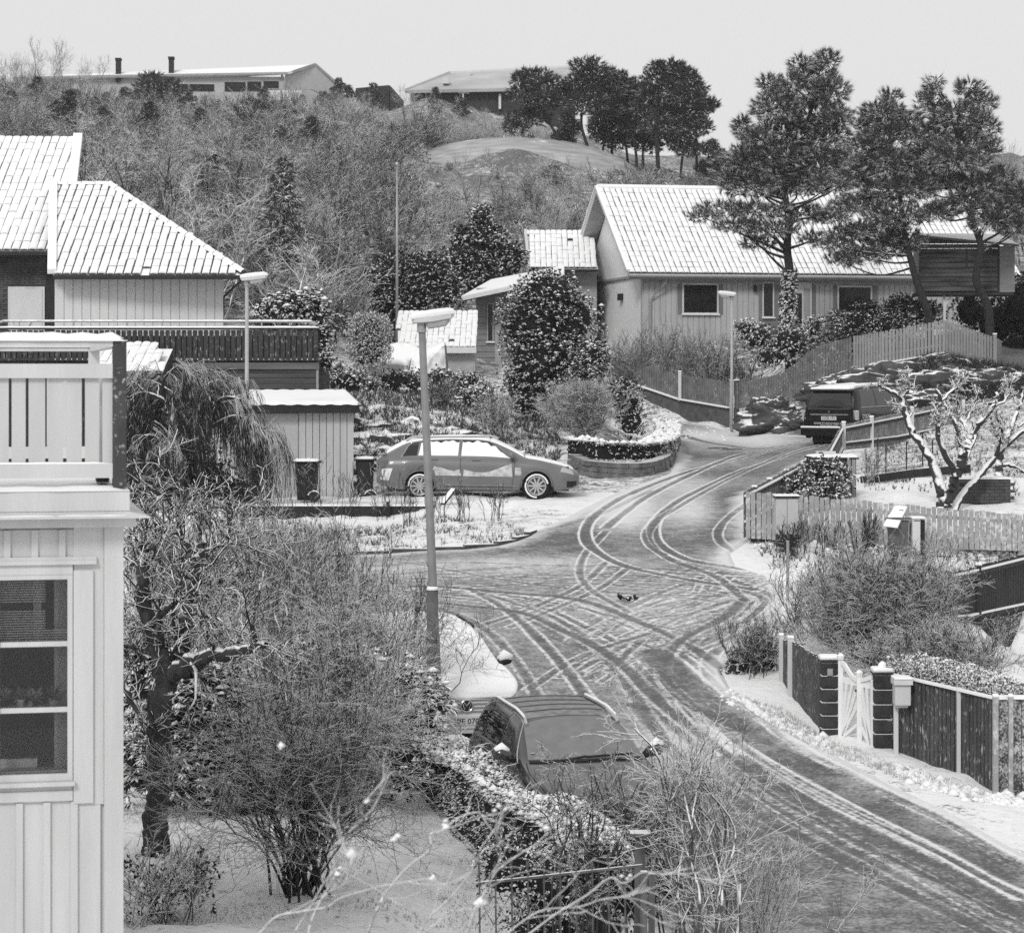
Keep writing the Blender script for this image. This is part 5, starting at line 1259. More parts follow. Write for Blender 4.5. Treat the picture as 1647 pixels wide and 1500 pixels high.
q = MB(); q.tube([gpnt(1352, 1060), gpnt(1352, 1054), gpnt(1352, 1050)], [.05, .055, .02], 8); q.tube([gpnt(1382, 1087), gpnt(1382, 1081), gpnt(1382, 1077)], [.05, .055, .02], 8); q.obj('finial', M_GATE, gt)
q = MB(); q.bar(gpnt(1376, 1110, -.03), gpnt(1381, 1110, -.03), .02, .035); q.obj('latch', M_DARK, gt)
mb_ = root('mailbox', gp(1449, 35.0), 'white snow-capped mailbox on a pale post in front of the right gate pillar', 'mailbox')
q = MB(); q.box(WX(1436, 34.9), WX(1462, 34.9), 34.7, 34.95, WZ(1132, 34.9), WZ(1098, 34.9)); q.obj('box', M_WHITE, mb_, bevel=.02)
q = MB(); q.hexa([W(1440, 1138, 34.8), W(1460, 1138, 34.8), W(1460, 1138, 34.95), W(1440, 1138, 34.95), W(1437, 1131, 34.72), W(1462, 1131, 34.72), W(1462, 1131, 34.95), W(1437, 1131, 34.95)]); q.obj('newspaper_tray', M_PALE, mb_)
q = MB(); q.box(WX(1434, 34.9), WX(1464, 34.9), 34.66, 34.98, WZ(1098, 34.9), WZ(1090, 34.9)); q.obj('lid', M_PALE, mb_)
q = MB(); q.box(WX(1434, 34.9), WX(1464, 34.9), 34.65, 34.99, WZ(1090, 34.9) + .001, WZ(1086, 34.9)); q.obj('snow_cap', M_SNOWS, mb_, bevel=.02)
q = MB(); q.box(WX(1438, 34.9), WX(1445, 34.9), 34.9, 34.96, WZ(1230, 34.9), WZ(1130, 34.9)); q.obj('post', M_PALE, mb_)
# gate-side brick box in the orchard, garden edging
bx = root('brick_planter', gp(1585, 56), 'low dark brick planter with a snow rim behind the apple tree', 'planter')
bfr = Frame((WX(1543, 55.4), 55.4, 0), R(4)); bz0 = float(G(WX(1585, 56), 56)) - .05; bwid = 84 / F * 55.4
me_b = unit_box(mat('planter_brick', .05, .10, sc=5), 'brick'); Mx = []
for r_ in range(7):
    for k in range(5):
        Mx.append(m4(bfr(k * .23 + (.11 if r_ % 2 else 0), 0, bz0 + r_ * .075), bfr.u, bfr.v, (0, 0, 1), (.22, .1, .067)))
scatter('brick', me_b, Mx, bx)
fbox('core', M_DARK, bfr, [(.02, bwid, .02, .9, bz0, bz0 + .52)], bx); fbox('snow', M_SNOWS, bfr, [(-.01, bwid + .03, -.01, .95, bz0 + .53, bz0 + .57)], bx)
ed = root('garden_edging', gp(1440, 61), 'dark timber edging with snow across the orchard lawn', 'edging')
q = MB(); q.bar(gp(1385, 60.5, .12), gp(1470, 61, .12), .08, .2); q.obj('timber', M_DARKW, ed)
q = MB(); q.bar(gp(1471, 61, .12), gp(1560, 61.5, .12), .08, .2); q.obj('timber', M_DARKW, ed)
wf = root('wire_fence', gp(1460, 63), 'low wire-mesh enclosure on thin stakes in the snowy orchard', 'fence')
for px in (1412, 1425, 1458, 1484, 1500):
    q = MB(); q.tube([gp(px, 63), gp(px, 63, .75 + .1 * (px % 3))], .018, 5); q.obj('stake', M_DARKW, wf)
q = MB()
for k in range(7): q.tube([gp(1412, 63, .1 + .1 * k), gp(1458, 63.2, .08 + .1 * k), gp(1500, 63.4, .1 + .1 * k)], .004, 3)
for k in range(20): px = 1414 + k * 4.4; q.tube([gp(px, 63.1, .05), gp(px, 63.1, .72)], .003, 3)
q.obj('wire_mesh', mat('wire', .2, .3), wf)
# bin shelter
bs = root('bin_shelter', gp(1350, 57), 'weathered board bin shelter with a snow-covered lid beside the lane fence', 'shelter')
bsf = Frame((WX(1312, 57.2), 57.2, 0), R(5)); bsx = lambda px: (px - 1312) / F * 57.2; bsz = lambda py: WZ(py, 57.2)
bsm = unit_box(mat('weathered_board', .05, .13, sc=3, rough=.9, stretch=(1, 1, .2), frost=(.15, 14)), 'board')
for k in range(9): put('board', bsm, bsf, bsx(1313) + k * .104, bsx(1313) + k * .104 + .092, 0, .02, bsz(806), bsz(738), bs)
for px in (1362, 1370): fbox('post', M_PICK, bsf, [(bsx(px), bsx(px) + .085, -.08, -.01, bsz(806), bsz(738))], bs)
fbox('side_wall', M_DARKW, bsf, [(bsx(1376), bsx(1376) + .03, 0, 1.0, bsz(806), bsz(738)), (0, .03, .03, 1.0, bsz(806), bsz(738)), (0, bsx(1378), .97, 1.0, bsz(806), bsz(738))], bs)
fbox('lid', M_DARKW, bsf, [(-.05, bsx(1381), -.1, 1.05, bsz(738), bsz(735.5))], bs); snow_strip('snow', bsf, -.06, bsx(1382), -.12, 1.05, bsz(735.4), .06, bs, 24, 9)
sl = root('snowy_crate', bsf(.35, .55, bsz(735) + .02), 'small snow-covered crate with a dark slot on the bin shelter lid', 'crate')
q = MB(); q.box(-.22, .22, -.12, .12, 0, .10); q.obj('crate', M_WHITE, sl, local=True); q = MB(); q.box(-.18, -.08, -.125, -.12, .05, .08); q.obj('slot', M_DARK, sl, local=True)
sl_ = []; rg_ = np.random.default_rng(31)
for px0, py0, px1, py1, n_, r_ in ((1442, 1238, 1600, 1292, 420, .05), (1165, 1122, 1250, 1160, 260, .07), (1250, 1160, 1330, 1200, 90, .04), (1205, 872, 1645, 893, 380, .06), (1600, 1288, 1660, 1292, 120, .05), (1040, 690, 1170, 702, 60, .08)):
    t = rg_.random(n_)
    for tt in t:
        c = hit(px0 + (px1 - px0) * tt + rg_.normal(0, 4), py0 + (py1 - py0) * tt + rg_.normal(0, 5)); sl_.append(tuple(c))
V_, F_ = puffs(np.array(sl_), .06, rg_, .6); tag(link('snow_lumps', mesh_np('snow_lumps', V_, F_, M_SNOW)), 'loose lumps of snow along the fence feet', 'snow', kind='stuff')
# electricity cabinet, grit bins
ec = root('electricity_cabinet', gp(1266, 50.6), 'pale square utility cabinet with a snow line on top against the front picket fence', 'utility cabinet')
De = 50.4; e = lambda px: WX(px, De); q = MB(); q.box(e(1248), e(1284), De, De + .35, WZ(859, De), WZ(801, De)); q.obj('cabinet', mat('cabinet_grey', .40, .46, sc=6), ec, bevel=.012)
q = MB(); q.box(e(1250), e(1282), De + .02, De + .33, WZ(880, De), WZ(859, De)); q.obj('base', M_DARKW, ec)
q = MB(); q.box(e(1246), e(1286), De - .03, De + .38, WZ(801, De) + .001, WZ(798, De)); q.obj('roof', M_DARKW, ec)
q = MB(); q.box(e(1246), e(1286), De - .03, De + .38, WZ(798, De) + .001, WZ(795.5, De)); q.obj('snow_cap', M_SNOWS, ec, bevel=.015)
q = MB(); q.bar(W(1266, 802, De - .003), W(1266, 858, De - .003), .006, .004, up=(0, 1, 0)); q.obj('door_gap', M_DARK, ec)
gb = root('grit_bin', gp(1444, 50.2), 'grey wheeled bin with a white snowy lid tilted open, at the front picket fence', 'bin')
Db = 49.9; M_BIN = mat('bin_grey', .09, .13, sc=4, rough=.5)
q = MB(); q.hexa([W(1431, 886, Db), W(1458, 886, Db), W(1458, 886, Db + .45), W(1431, 886, Db + .45), W(1425, 836, Db), W(1462, 836, Db), W(1462, 836, Db + .5), W(1425, 836, Db + .5)]); q.obj('body', M_BIN, gb, bevel=.02)
q = MB(); q.hexa([W(1421, 846, Db - .22), W(1444, 849, Db - .22), W(1459, 817, Db + .32), W(1440, 815, Db + .32), W(1421, 843, Db - .22), W(1444, 846, Db - .22), W(1459, 814, Db + .32), W(1440, 812, Db + .32)]); q.obj('lid', M_SNOWS, gb)
q = MB(); q.bar(W(1446, 820.5, Db + .2), W(1453, 820.5, Db + .2), .02, .02); q.obj('handle_slot', M_DARK, gb)
q = MB(); q.bar(W(1424, 833.5, Db - .04), W(1464, 833.5, Db - .04), .05, .04); q.obj('rim', M_BIN, gb)
gb2 = root('letter_pillar', gp(1476, 50.2), 'narrow upright grey post box beside the open-lidded bin', 'post box')
q = MB(); q.box(WX(1467, Db), WX(1480, Db), Db - .05, Db + .35, WZ(886, Db), WZ(834, Db)); q.obj('body', M_PALE, gb2, bevel=.015)
q = MB(); q.box(WX(1480.4, Db), WX(1487.5, Db), Db, Db + .35, WZ(886, Db), WZ(836, Db)); q.obj('dark_side', M_DARKW, gb2)  # separate dark box drawn as the darker right side of the pillar
q = MB(); q.box(WX(1466, Db), WX(1488, Db), Db - .07, Db + .37, WZ(834, Db) + .001, WZ(831, Db)); q.obj('snow_cap', M_SNOWS, gb2, bevel=.012)
q = MB(); q.box(WX(1469, Db), WX(1479, Db), Db - .056, Db - .051, WZ(837.5, Db), WZ(836, Db)); q.obj('slot', M_DARK, gb2)
sp_ = root('marker_pole', gp(1267, 45.5), 'thin grey marker pole standing in the snow behind the large round shrub', 'pole')
q = MB(); q.tube([(0, 0, 0), (0, 0, 1.1)], .028, 8); q.obj('pole', M_METAL, sp_, local=True)
# kerb stones of the planting strip
kb = root('kerb', hit(700, 887), 'curved line of dark kerb stones along the snowy planting strip', 'kerb')
kp = spline([tuple(hit(*p))[:2] for p in [(505, 901), (600, 894), (700, 888), (800, 881), (850, 866), (866, 856)]], 30)
cl = np.r_[0, np.cumsum(np.hypot(*np.diff(kp, axis=0).T))]; s_ = 0
kst = unit_box(mat('kerb_stone', .05, .10, sc=5, rough=.9, snow=(.55, 1.6, 3)), 'kerb_stone')
while s_ < cl[-1] - .5:
    L_ = .78; a = Vector((np.interp(s_, cl, kp[:, 0]), np.interp(s_, cl, kp[:, 1]), 0)); c = Vector((np.interp(s_ + L_, cl, kp[:, 0]), np.interp(s_ + L_, cl, kp[:, 1]), 0))
    u = (c - a).normalized(); v = Vector((-u.y, u.x, 0)); a.z = float(G(a.x, a.y)) - .02
    o = bpy.data.objects.new('kerb_stone', kst); COL.objects.link(o); o.parent = kb
    o.matrix_basis = kb.matrix_basis.inverted() @ m4(a, u, v, (0, 0, 1), (L_ - .02, .14, .14 + rng0.uniform(-.015, .015))); s_ += L_
# low stone wall of the island hedge
iw = root('stone_wall', hit(1010, 766), 'low curved wall of grey stones carrying the snowy island hedge', 'wall')
ip = spline([tuple(hit(*p))[:2] for p in [(912, 752), (945, 763), (1000, 767), (1050, 764), (1080, 750), (1086, 728), (1082, 712)]], 30)
cl = np.r_[0, np.cumsum(np.hypot(*np.diff(ip, axis=0).T))]
ist = unit_box(mat('wall_stone', .10, .20, sc=3, rough=.95, bump=.7, bsc=14, snow=(.6, .5, 4)), 'stone')
for r_ in range(3):
    s_ = -.1 * r_ if r_ else 0; s_ = max(0, s_)
    while s_ < cl[-1] - .25:
        L_ = rng0.uniform(.22, .42); a = Vector((np.interp(s_, cl, ip[:, 0]), np.interp(s_, cl, ip[:, 1]), 0)); c = Vector((np.interp(s_ + L_, cl, ip[:, 0]), np.interp(s_ + L_, cl, ip[:, 1]), 0))
        u = (c - a).normalized(); v = Vector((-u.y, u.x, 0)); a.z = float(G(a.x, a.y)) - .06 + r_ * .15
        o = bpy.data.objects.new('stone', ist); COL.objects.link(o); o.parent = iw
        o.matrix_basis = iw.matrix_basis.inverted() @ m4(a + v * rng0.uniform(-.03, .02), u, v, (0, 0, 1), (L_ - .015, .3, .135)); s_ += L_

# ================================================================== LAMPS, BINS
def street_lamp(px, d, py_top, label, dirx, headlen, lean=0.0, tilt=.12, thick=.07, collar=None):
    base = gp(px, d); h = WZ(py_top, d) - base.z
    r = root('street_lamp', base, label, 'street lamp', 'street lamps along the lane')
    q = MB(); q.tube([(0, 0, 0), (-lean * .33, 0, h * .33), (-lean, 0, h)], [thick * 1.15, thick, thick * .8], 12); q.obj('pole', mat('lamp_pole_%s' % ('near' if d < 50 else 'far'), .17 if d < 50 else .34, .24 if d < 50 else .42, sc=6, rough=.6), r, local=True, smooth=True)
    if collar:
        q = MB(); q.tube([(-lean * .4, 0, 0), (-lean * .42, 0, collar)], [thick * 1.35, thick * 1.3], 12); q.obj('pole_sleeve', mat('pole_sleeve', .09, .14, sc=6), r, local=True, smooth=True)
        q = MB(); q.tube([(-lean * .42, 0, collar), (-lean * .42, 0, collar + .05)], [thick * 1.5, thick * 1.1], 12); q.obj('snow_ring', M_SNOWS, r, local=True, smooth=True)
    ox = -lean - dirx * .12; ca, sa = math.cos(tilt), math.sin(tilt)
    def T(a, b, z): return (ox + dirx * (a * ca) - 0, b, h + a * sa + z)
    L_ = headlen
    q = MB(); q.tube([(-lean, 0, h - .12), (-lean, 0, h + .06)], thick * 1.05, 12)
    q.hexa([T(0, -.05, 0), T(.28, -.05, 0), T(.28, .05, 0), T(0, .05, 0), T(0, -.07, .07), T(.3, -.07, .07), T(.3, .07, .07), T(0, .07, .07)]); q.obj('bracket', M_METAL, r, local=True)
    def loft(rows, name, mt):
        n = 12; Vv = []
        for a, w, z0, z1 in rows:
            for j in range(n):
                an = 2 * math.pi * j / n; Vv.append(T(a, w * math.copysign(abs(math.cos(an)) ** .3, math.cos(an)), (z0 + z1) / 2 + (z1 - z0) / 2 * math.copysign(abs(math.sin(an)) ** .35, math.sin(an))))
        Fq = [(i * n + j, i * n + (j + 1) % n, (i + 1) * n + (j + 1) % n, (i + 1) * n + j) for i in range(len(rows) - 1) for j in range(n)]
        me = bpy.data.meshes.new(name); me.from_pydata(Vv, [], Fq + [tuple(range(n)), tuple((len(rows) - 1) * n + j for j in reversed(range(n)))]); me.materials.append(mt)
        me.update(); return link(name, me, r, local=True)
    loft([(-.02, .06, .03, .09), (.02, .13, .0, .12), (L_ * .5, .15, -.02, .14), (L_ * .93, .13, .0, .12), (L_, .05, .04, .08)], 'lamp_housing', M_PALE)
    loft([(L_ * .30, .06, -.04, .01), (L_ * .38, .11, -.10, .02), (L_ * .8, .11, -.09, .02), (L_ * .9, .05, -.03, .02)], 'lamp_glass', mat('lamp_glass', .30, .36, rough=.3))
    loft([(-.03, .12, .08, .10), (-.015, .14, .06, .15), (L_ * .2, .15, .06, .165), (L_ * .5, .155, .06, .17), (L_ * .86, .15, .06, .165), (L_ * .98, .13, .06, .145), (L_ + .015, .12, .07, .10)], 'snow_cap', M_SNOWS)
    return r
street_lamp(708, 35, 521, 'tall grey street lamp nearest the camera, in front of the white car', 1, .58, lean=.26, tilt=.13, thick=.062, collar=2.4)
street_lamp(397, 58, 452, 'thin pale street lamp on the left in front of the boarded house', 1, .60, tilt=.10, thick=.05)
street_lamp(1177, 92, 477, 'farthest street lamp, at the concrete corner below the villa', -1, .62, tilt=.10, thick=.055)
def wheelie(px0, px1, pt, pb, d, label, mt, cap):
    s = F / d; w0 = (px1 - px0) / s / 2; h = (pb - pt) / s; c = Vector((WX((px0 + px1) / 2, d), d, WZ(pb, d)))
    r = root('wheeled_bin', c, label, 'bin', 'wheeled bins beside the garage')
    q = MB(); q.hexa([(-w0 * .72, -.22, .03), (w0 * .68, -.22, .03), (w0 * .68, .22, .03), (-w0 * .72, .22, .03), (-w0 * .92, -.3, h * .93), (w0 * .9, -.3, h * .93), (w0 * .9, .3, h * .93), (-w0 * .92, .3, h * .93)]); q.obj('body', mt, r, local=True, bevel=.02)
    q = MB(); q.box(-w0 * 1.08, w0 * 1.08, -.35, .34, h * .93, h * .97); q.obj('lid', mt, r, local=True, bevel=.01)
    q = MB(); q.bar((w0 * .98, .1, h * .96), (w0 * 1.12, .1, h * .93), .3, .04); q.obj('handle', mt, r, local=True)
    for k, yy in enumerate((-.27, .2)):
        q = MB(); q.tube([(w0 * .62, yy, .11), (w0 * .62, yy + .06, .11)], .12, 14); wz = q.obj('wheel', M_DARK, r, local=True)
    q = MB(); q.tube([(w0 * .62, -.29 + .11 * 0, .11)] + [(w0 * .62, -.28, .11)], .05, 10); 
    arc = [(w0 * .62 + .15 * math.cos(t), -.25, .11 + .15 * math.sin(t)) for t in np.linspace(.3, 2.8, 8)]
    q = MB(); q.tube(arc, .018, 5); q.obj('snow', M_SNOWS, r, local=True)
    frl = Frame(c, 0); snow_strip('snow_cap', frl, -w0 * 1.0, w0 * (.95 if cap else .9), -.34, .33, h * .97 + c.z - c.z, .06, r, 16, 12)
wheelie(474, 514, 739, 806, 59.3, 'black wheeled bin with a snowy lid in front of the pale garage boards', mat('bin_black', .008, .014, sc=4, rough=.5), 1)
wheelie(572, 603, 735, 804, 61.5, 'dark grey wheeled bin between the garage and the station wagon', mat('bin_dark', .018, .028, sc=4, rough=.5), 0)
# iron fence and post at the bottom
fi = root('iron_fence', gp(940, 22), 'rusty iron spear fence with a diagonal lattice under the climbing branches, bottom centre', 'fence')
M_IRON = mat('rusty_iron', .06, .12, sc=12, rough=.8, snow=(.45, .6, 8))
Di = 22.0
for k, px in enumerate(range(770, 1030, 26)):
    pt = 1386 + (1000 - px) * .02 + (k % 2) * 8
    q = MB(); q.tube([W(px + 3, 1640, Di), W(px + 1, 1404, Di), W(px, pt, Di)], .009, 6); q.tube([W(px, pt, Di), W(px, pt - 5, Di), W(px, pt - 14, Di)], [.010, .02, .002], 6); q.obj('spear_bar', M_IRON, fi)
q = MB(); q.bar(W(768, 1420, Di), W(1033, 1391, Di), .035, .022); q.obj('top_rail', M_IRON, fi)
q = MB(); q.bar(W(768, 1560, Di), W(1033, 1545, Di), .035, .022); q.obj('lower_rail', M_IRON, fi)
for k, px in enumerate(range(768, 1020, 26)):
    q = MB(); q.tube([W(px, 1440 + 0 * k, Di + .02), W(px + 13, 1462, Di + .02), W(px + 26, 1440, Di + .02)], .006, 5); q.tube([W(px, 1486, Di + .02), W(px + 13, 1464, Di + .02), W(px + 26, 1486, Di + .02)], .006, 5); q.obj('lattice_bar', M_IRON, fi)
gp_ = root('gate_post', gp(1042, 21.8), 'weathered grey post with a flat cap at the end of the iron fence', 'post')
M_WGP = mat('weathered_grey', .06, .14, sc=8, rough=.95, stretch=(1, 1, .15), snow=(.5, .5, 6))
q = MB(); q.box(WX(1030, Di), WX(1041, Di), Di - .03, Di + .03, -6, WZ(1400, Di)); q.obj('post', M_WGP, gp_)
q = MB(); q.box(WX(1043, Di), WX(1053, Di), Di - .03, Di + .03, -6, WZ(1404, Di)); q.obj('post', M_WGP, gp_)
pl = root('lantern_post', gp(1029, 22.6), 'pale square post head with an overhanging cap among the branches, above the iron fence', 'post')
q = MB(); q.box(WX(1021, 22.5), WX(1037, 22.5), 22.45, 22.57, -5.9, WZ(1343, 22.5)); q.obj('post', M_WGP, pl)
q = MB(); q.box(WX(1013, 22.5), WX(1046, 22.5), 22.4, 22.6, WZ(1343, 22.5), WZ(1337, 22.5)); q.obj('cap', M_WGP, pl)
print('fences', time.time() - T0)
# ================================================================== CARS
def smooth_tab(tab, xs, w=.12):
    a = np.array(tab); v = np.interp(xs, a[:, 0], a[:, 1]); n = 9; o = np.zeros_like(v)
    for k in np.linspace(-w, w, n): o += np.interp(np.clip(xs + k, a[0, 0], a[-1, 0]), a[:, 0], a[:, 1])
    return o / n
class Car:
    def __init__(s, spec):
        s.sp = spec; s.L = spec['L']
        s.xs = np.unique(np.round(np.concatenate([np.linspace(0, s.L, int(s.L / .06)), [0, .01, s.L - .01, s.L]]), 4))
    def sec(s, x):
        sp = s.sp; x = np.atleast_1d(np.asarray(x, float))
        w = smooth_tab(sp['w'], x, .05); zb = smooth_tab(sp['zb'], x, .04); zs = smooth_tab(sp['zs'], x, .12); zt = smooth_tab(sp['zt'], x, sp.get('sm', .10)); wt = smooth_tab(sp['wt'], x, .10)
        za = zb.copy()
        for xw in sp['wheels']:
            r = sp['ra']; dx = np.abs(x - xw); m = dx < r
            za = np.where(m, np.maximum(za, sp['rw'] + np.sqrt(np.maximum(r * r - (x - xw) ** 2, 0)) - .02), za)
        zt = np.maximum(zt, zs + .02)
        gh = np.clip((zt - zs) / .25, 0, 1)             # 0 on bonnet, 1 in the cabin
        P = np.zeros((len(x), 13, 2))
        zm = za + (zs - za) * .45
        P[:, 0] = np.stack([w * .93, za], 1)
        P[:, 1] = np.stack([w * .985, za + (zs - za) * .12], 1)
        P[:, 2] = np.stack([w, zm], 1)
        P[:, 3] = np.stack([w * .99, za + (zs - za) * .75], 1)
        P[:, 4] = np.stack([w * .965, zs - .03], 1)
        P[:, 5] = np.stack([w * .93, zs], 1)
        up = zt - zs
        wb = w * .915
        for k, (f, g) in enumerate(((.12, .04), (.45, .30), (.80, .72))):
            P[:, 6 + k] = np.stack([wb * (1 - g) + wt * g, zs + up * (f * gh + (1 - gh) * (.35 + .2 * k))], 1)
        P[:, 9] = np.stack([wt * .97 + .0 * wt, zs + up * (.94 * gh + .90 * (1 - gh))], 1)
        P[:, 10] = np.stack([wt * .80, zs + up * .99], 1)
        P[:, 11] = np.stack([wt * .42, zt + .012], 1)
        P[:, 12] = np.stack([wt * 0, zt + .018], 1)
        return P
    def at(s, x, t, side=1, off=0.0):
        """surface point(s): x along, t in 0..12 round the half section, moved out along the normal"""
        x = np.asarray(x, float); t = np.asarray(t, float); sh = np.broadcast(x, t).shape; x = np.broadcast_to(x, sh).ravel(); t = np.broadcast_to(t, sh).ravel()
        def p(x_, t_):
            P = s.sec(x_); i = np.clip(np.floor(t_).astype(int), 0, 11); f = (t_ - i)[:, None]; r = np.arange(len(x_))
            q = P[r, i] * (1 - f) + P[r, i + 1] * f; return np.column_stack([x_, q[:, 0], q[:, 1]])
        A = p(x, t)
        if off:
            dx = p(np.clip(x + .02, 0, s.L), t) - p(np.clip(x - .02, 0, s.L), t); dt = p(x, np.clip(t + .15, 0, 12)) - p(x, np.clip(t - .15, 0, 12))
            n = -nrm(np.cross(dx, dt)); A = A + n * off
        A[:, 1] *= side; A[:, 0] -= s.L / 2
        return A.reshape(sh + (3,))
    def body(s, mt, root_):
        x = s.xs; P = s.sec(x); n, m, _ = P.shape
        V1 = np.concatenate([np.repeat(x[:, None, None], m, 1) - s.L / 2, P], 2)                       # +y side
        V2 = V1[:, ::-1][:, 1:].copy(); V2[..., 1] *= -1
        V = np.concatenate([V1, V2], 1); mm = V.shape[1]; idx = np.arange(n * mm).reshape(n, mm)
        q = np.stack([idx[:-1, :-1], idx[:-1, 1:], idx[1:, 1:], idx[1:, :-1]], -1).reshape(-1, 4)
        me = bpy.data.meshes.new('body')
        Fs = [tuple(f[::-1]) for f in q.tolist()] + [tuple(idx[0].tolist()), tuple(idx[-1][::-1].tolist())]
        me.from_pydata(V.reshape(-1, 3).tolist(), [], Fs); me.materials.append(mt)
        sm = [True] * len(q) + [False, False]; me.polygons.foreach_set('use_smooth', sm); me.update()
        return link('body', me, root_, local=True)
    def patch(s, name, mt, root_, xb, xt, t0, t1, side=1, off=.004, nu=14, nv=6, thick=0, rag=0, seed=0, curve=None):
        """patch between parameter rows t0 (x from xb[0] to xb[1]) and t1 (xt[0]..xt[1])"""
        u = np.linspace(0, 1, nu + 1)[None]; v = np.linspace(0, 1, nv + 1)[:, None]
        X = (xb[0] + (xb[1] - xb[0]) * u) * (1 - v) + (xt[0] + (xt[1] - xt[0]) * u) * v
        T = t0 + (t1 - t0) * v + 0 * u
        if curve is not None: T = t0 + (curve(X) - t0) * v
        o = off
        A = s.at(X, T, side, o)
        if thick:
            e = np.minimum(np.minimum(u, 1 - u) * nu, np.minimum(v, 1 - v) * nv); k = np.clip(e / 1.5, 0, 1) ** .5
            r = np.random.default_rng(seed); nz = r.random(A.shape[:2]); B = s.at(X, T, side, off + thick); A = A + (B - A) * (k * (1 - rag * nz))[..., None]
        idx = np.arange(A.shape[0] * A.shape[1]).reshape(A.shape[:2]); q = np.stack([idx[:-1, :-1], idx[:-1, 1:], idx[1:, 1:], idx[1:, :-1]], -1).reshape(-1, 4)
        if side > 0: q = q[:, ::-1]
        return link(name, mesh_np(name, A.reshape(-1, 3), q, mt, smooth=True), root_, local=True)
    def top(s, name, mt, root_, x0, x1, t0, off=.004, nx=14, ny=14, thick=0, rag=0, seed=0, x0c=None, x1c=None):
        """patch across the top from t0 on one side to t0 on the other; ends may bow (x0c,x1c at the centre)"""
        v = np.linspace(-1, 1, ny + 1)[None]; u = np.linspace(0, 1, nx + 1)[:, None]
        xa = x0 + ((x0c if x0c is not None else x0) - x0) * (1 - np.abs(v) ** 2.2); xb = x1 + ((x1c if x1c is not None else x1) - x1) * (1 - np.abs(v) ** 2.2)
        X = xa * (1 - u) + xb * u; T = 12 - (12 - t0) * np.abs(v) + 0 * u
        A = s.at(X, T, 1, off); B = s.at(X, T, 1, off + thick)
        sg = np.sign(v) + (v == 0); A[..., 1] *= sg; B[..., 1] *= sg
        if thick:
            e = np.minimum(np.minimum(u, 1 - u) * nx, (1 - np.abs(v)) * ny / 2); k = np.clip(e / 1.3, 0, 1) ** .5
            nz = np.random.default_rng(seed).random(A.shape[:2]); A = A + (B - A) * (k * (1 - rag * nz))[..., None]
        idx = np.arange(A.shape[0] * A.shape[1]).reshape(A.shape[:2]); q = np.stack([idx[:-1, :-1], idx[1:, :-1], idx[1:, 1:], idx[:-1, 1:]], -1).reshape(-1, 4)
        return link(name, mesh_np(name, A.reshape(-1, 3), q, mt, smooth=True), root_, local=True)
    def line(s, name, mt, root_, pts, side=1, r=.006, off=.001, n=5, k=8):
        P = []
        for (x0, t0), (x1, t1) in zip(pts[:-1], pts[1:]):
            u = np.linspace(0, 1, k, endpoint=False); P += s.at(x0 + (x1 - x0) * u, t0 + (t1 - t0) * u, side, off).tolist()
        P += s.at(np.array([pts[-1][0]]), np.array([pts[-1][1]]), side, off).tolist()
        q = MB(); q.tube(P, r, n); return q.obj(name, mt, root_, local=True)
def wheel(root_, x, y, rw, tw, spokes, rimm, tyre_m, snowy=True, L=0):
    sg = 1 if y > 0 else -1
    c = bpy.data.objects.new('wheel', None); COL.objects.link(c); c.parent = root_; c.location = (x - L / 2, y, rw)
    def ring(name, prof, mt, n=36):
        Vv = []; 
        for a in np.linspace(0, 2 * math.pi, n, endpoint=False):
            for r_, yy in prof: Vv.append((r_ * math.cos(a), yy * sg, r_ * math.sin(a)))
        k = len(prof); Fq = [(i * k + j, ((i + 1) % n) * k + j, ((i + 1) % n) * k + j + 1, i * k + j + 1) for i in range(n) for j in range(k - 1)]
        return link(name, mesh_np(name, Vv, Fq, mt, smooth=True), c, local=True)
    ring('tyre', [(rw * .70, -tw * .0), (rw * .86, .0), (rw * .97, -.02), (rw, -.06), (rw, -tw + .04), (rw * .95, -tw), (rw * .5, -tw)], tyre_m)
    ring('rim', [(rw * .02, -.11), (rw * .56, -.11), (rw * .62, -.03), (rw * .66, -.004), (rw * .71, .004), (rw * .72, -.02)], rimm)
    q = MB()
    for k in range(spokes):
        a = 2 * math.pi * k / spokes; ca, sa = math.cos(a), math.sin(a); pa, pb = (.045, .012)
        P0 = [(rw * .10 * ca - pa * .5 * sa, rw * .10 * sa + pa * .5 * ca), (rw * .10 * ca + pa * .5 * sa, rw * .10 * sa - pa * .5 * ca), (rw * .66 * ca + pb * sa * 1.3, rw * .66 * sa - pb * ca * 1.3), (rw * .66 * ca - pb * sa * 1.3, rw * .66 * sa + pb * ca * 1.3)]
        q.hexa([(p[0], -.06 * sg, p[1]) for p in P0] + [(p[0], -.012 * sg, p[1]) for p in P0])
    q.tube([(0, -.07 * sg, 0), (0, .0, 0)], rw * .14, 12); q.obj('spoke_disc', rimm if spokes else tyre_m, c, local=True)
    return c
M_TYRE = mat('tyre', .012, .02, sc=8, rough=.85, spec=.3)
M_RIM = mat('alloy', .42, .5, sc=8, rough=.35, metal=.4)
M_RIMD = mat('rim_back', .02, .03, sc=8, rough=.6)
M_CARGL = mat('car_glass', .012, .02, sc=3, rough=.06, spec=.5, coat=.2)
M_CHROME = mat('chrome', .5, .6, sc=4, rough=.2, metal=.8)
M_LAMPG = mat('lamp_lens', .35, .45, sc=20, rough=.15, spec=.8, coat=.5)
M_BLACKP = mat('black_plastic', .012, .02, sc=10, rough=.6)
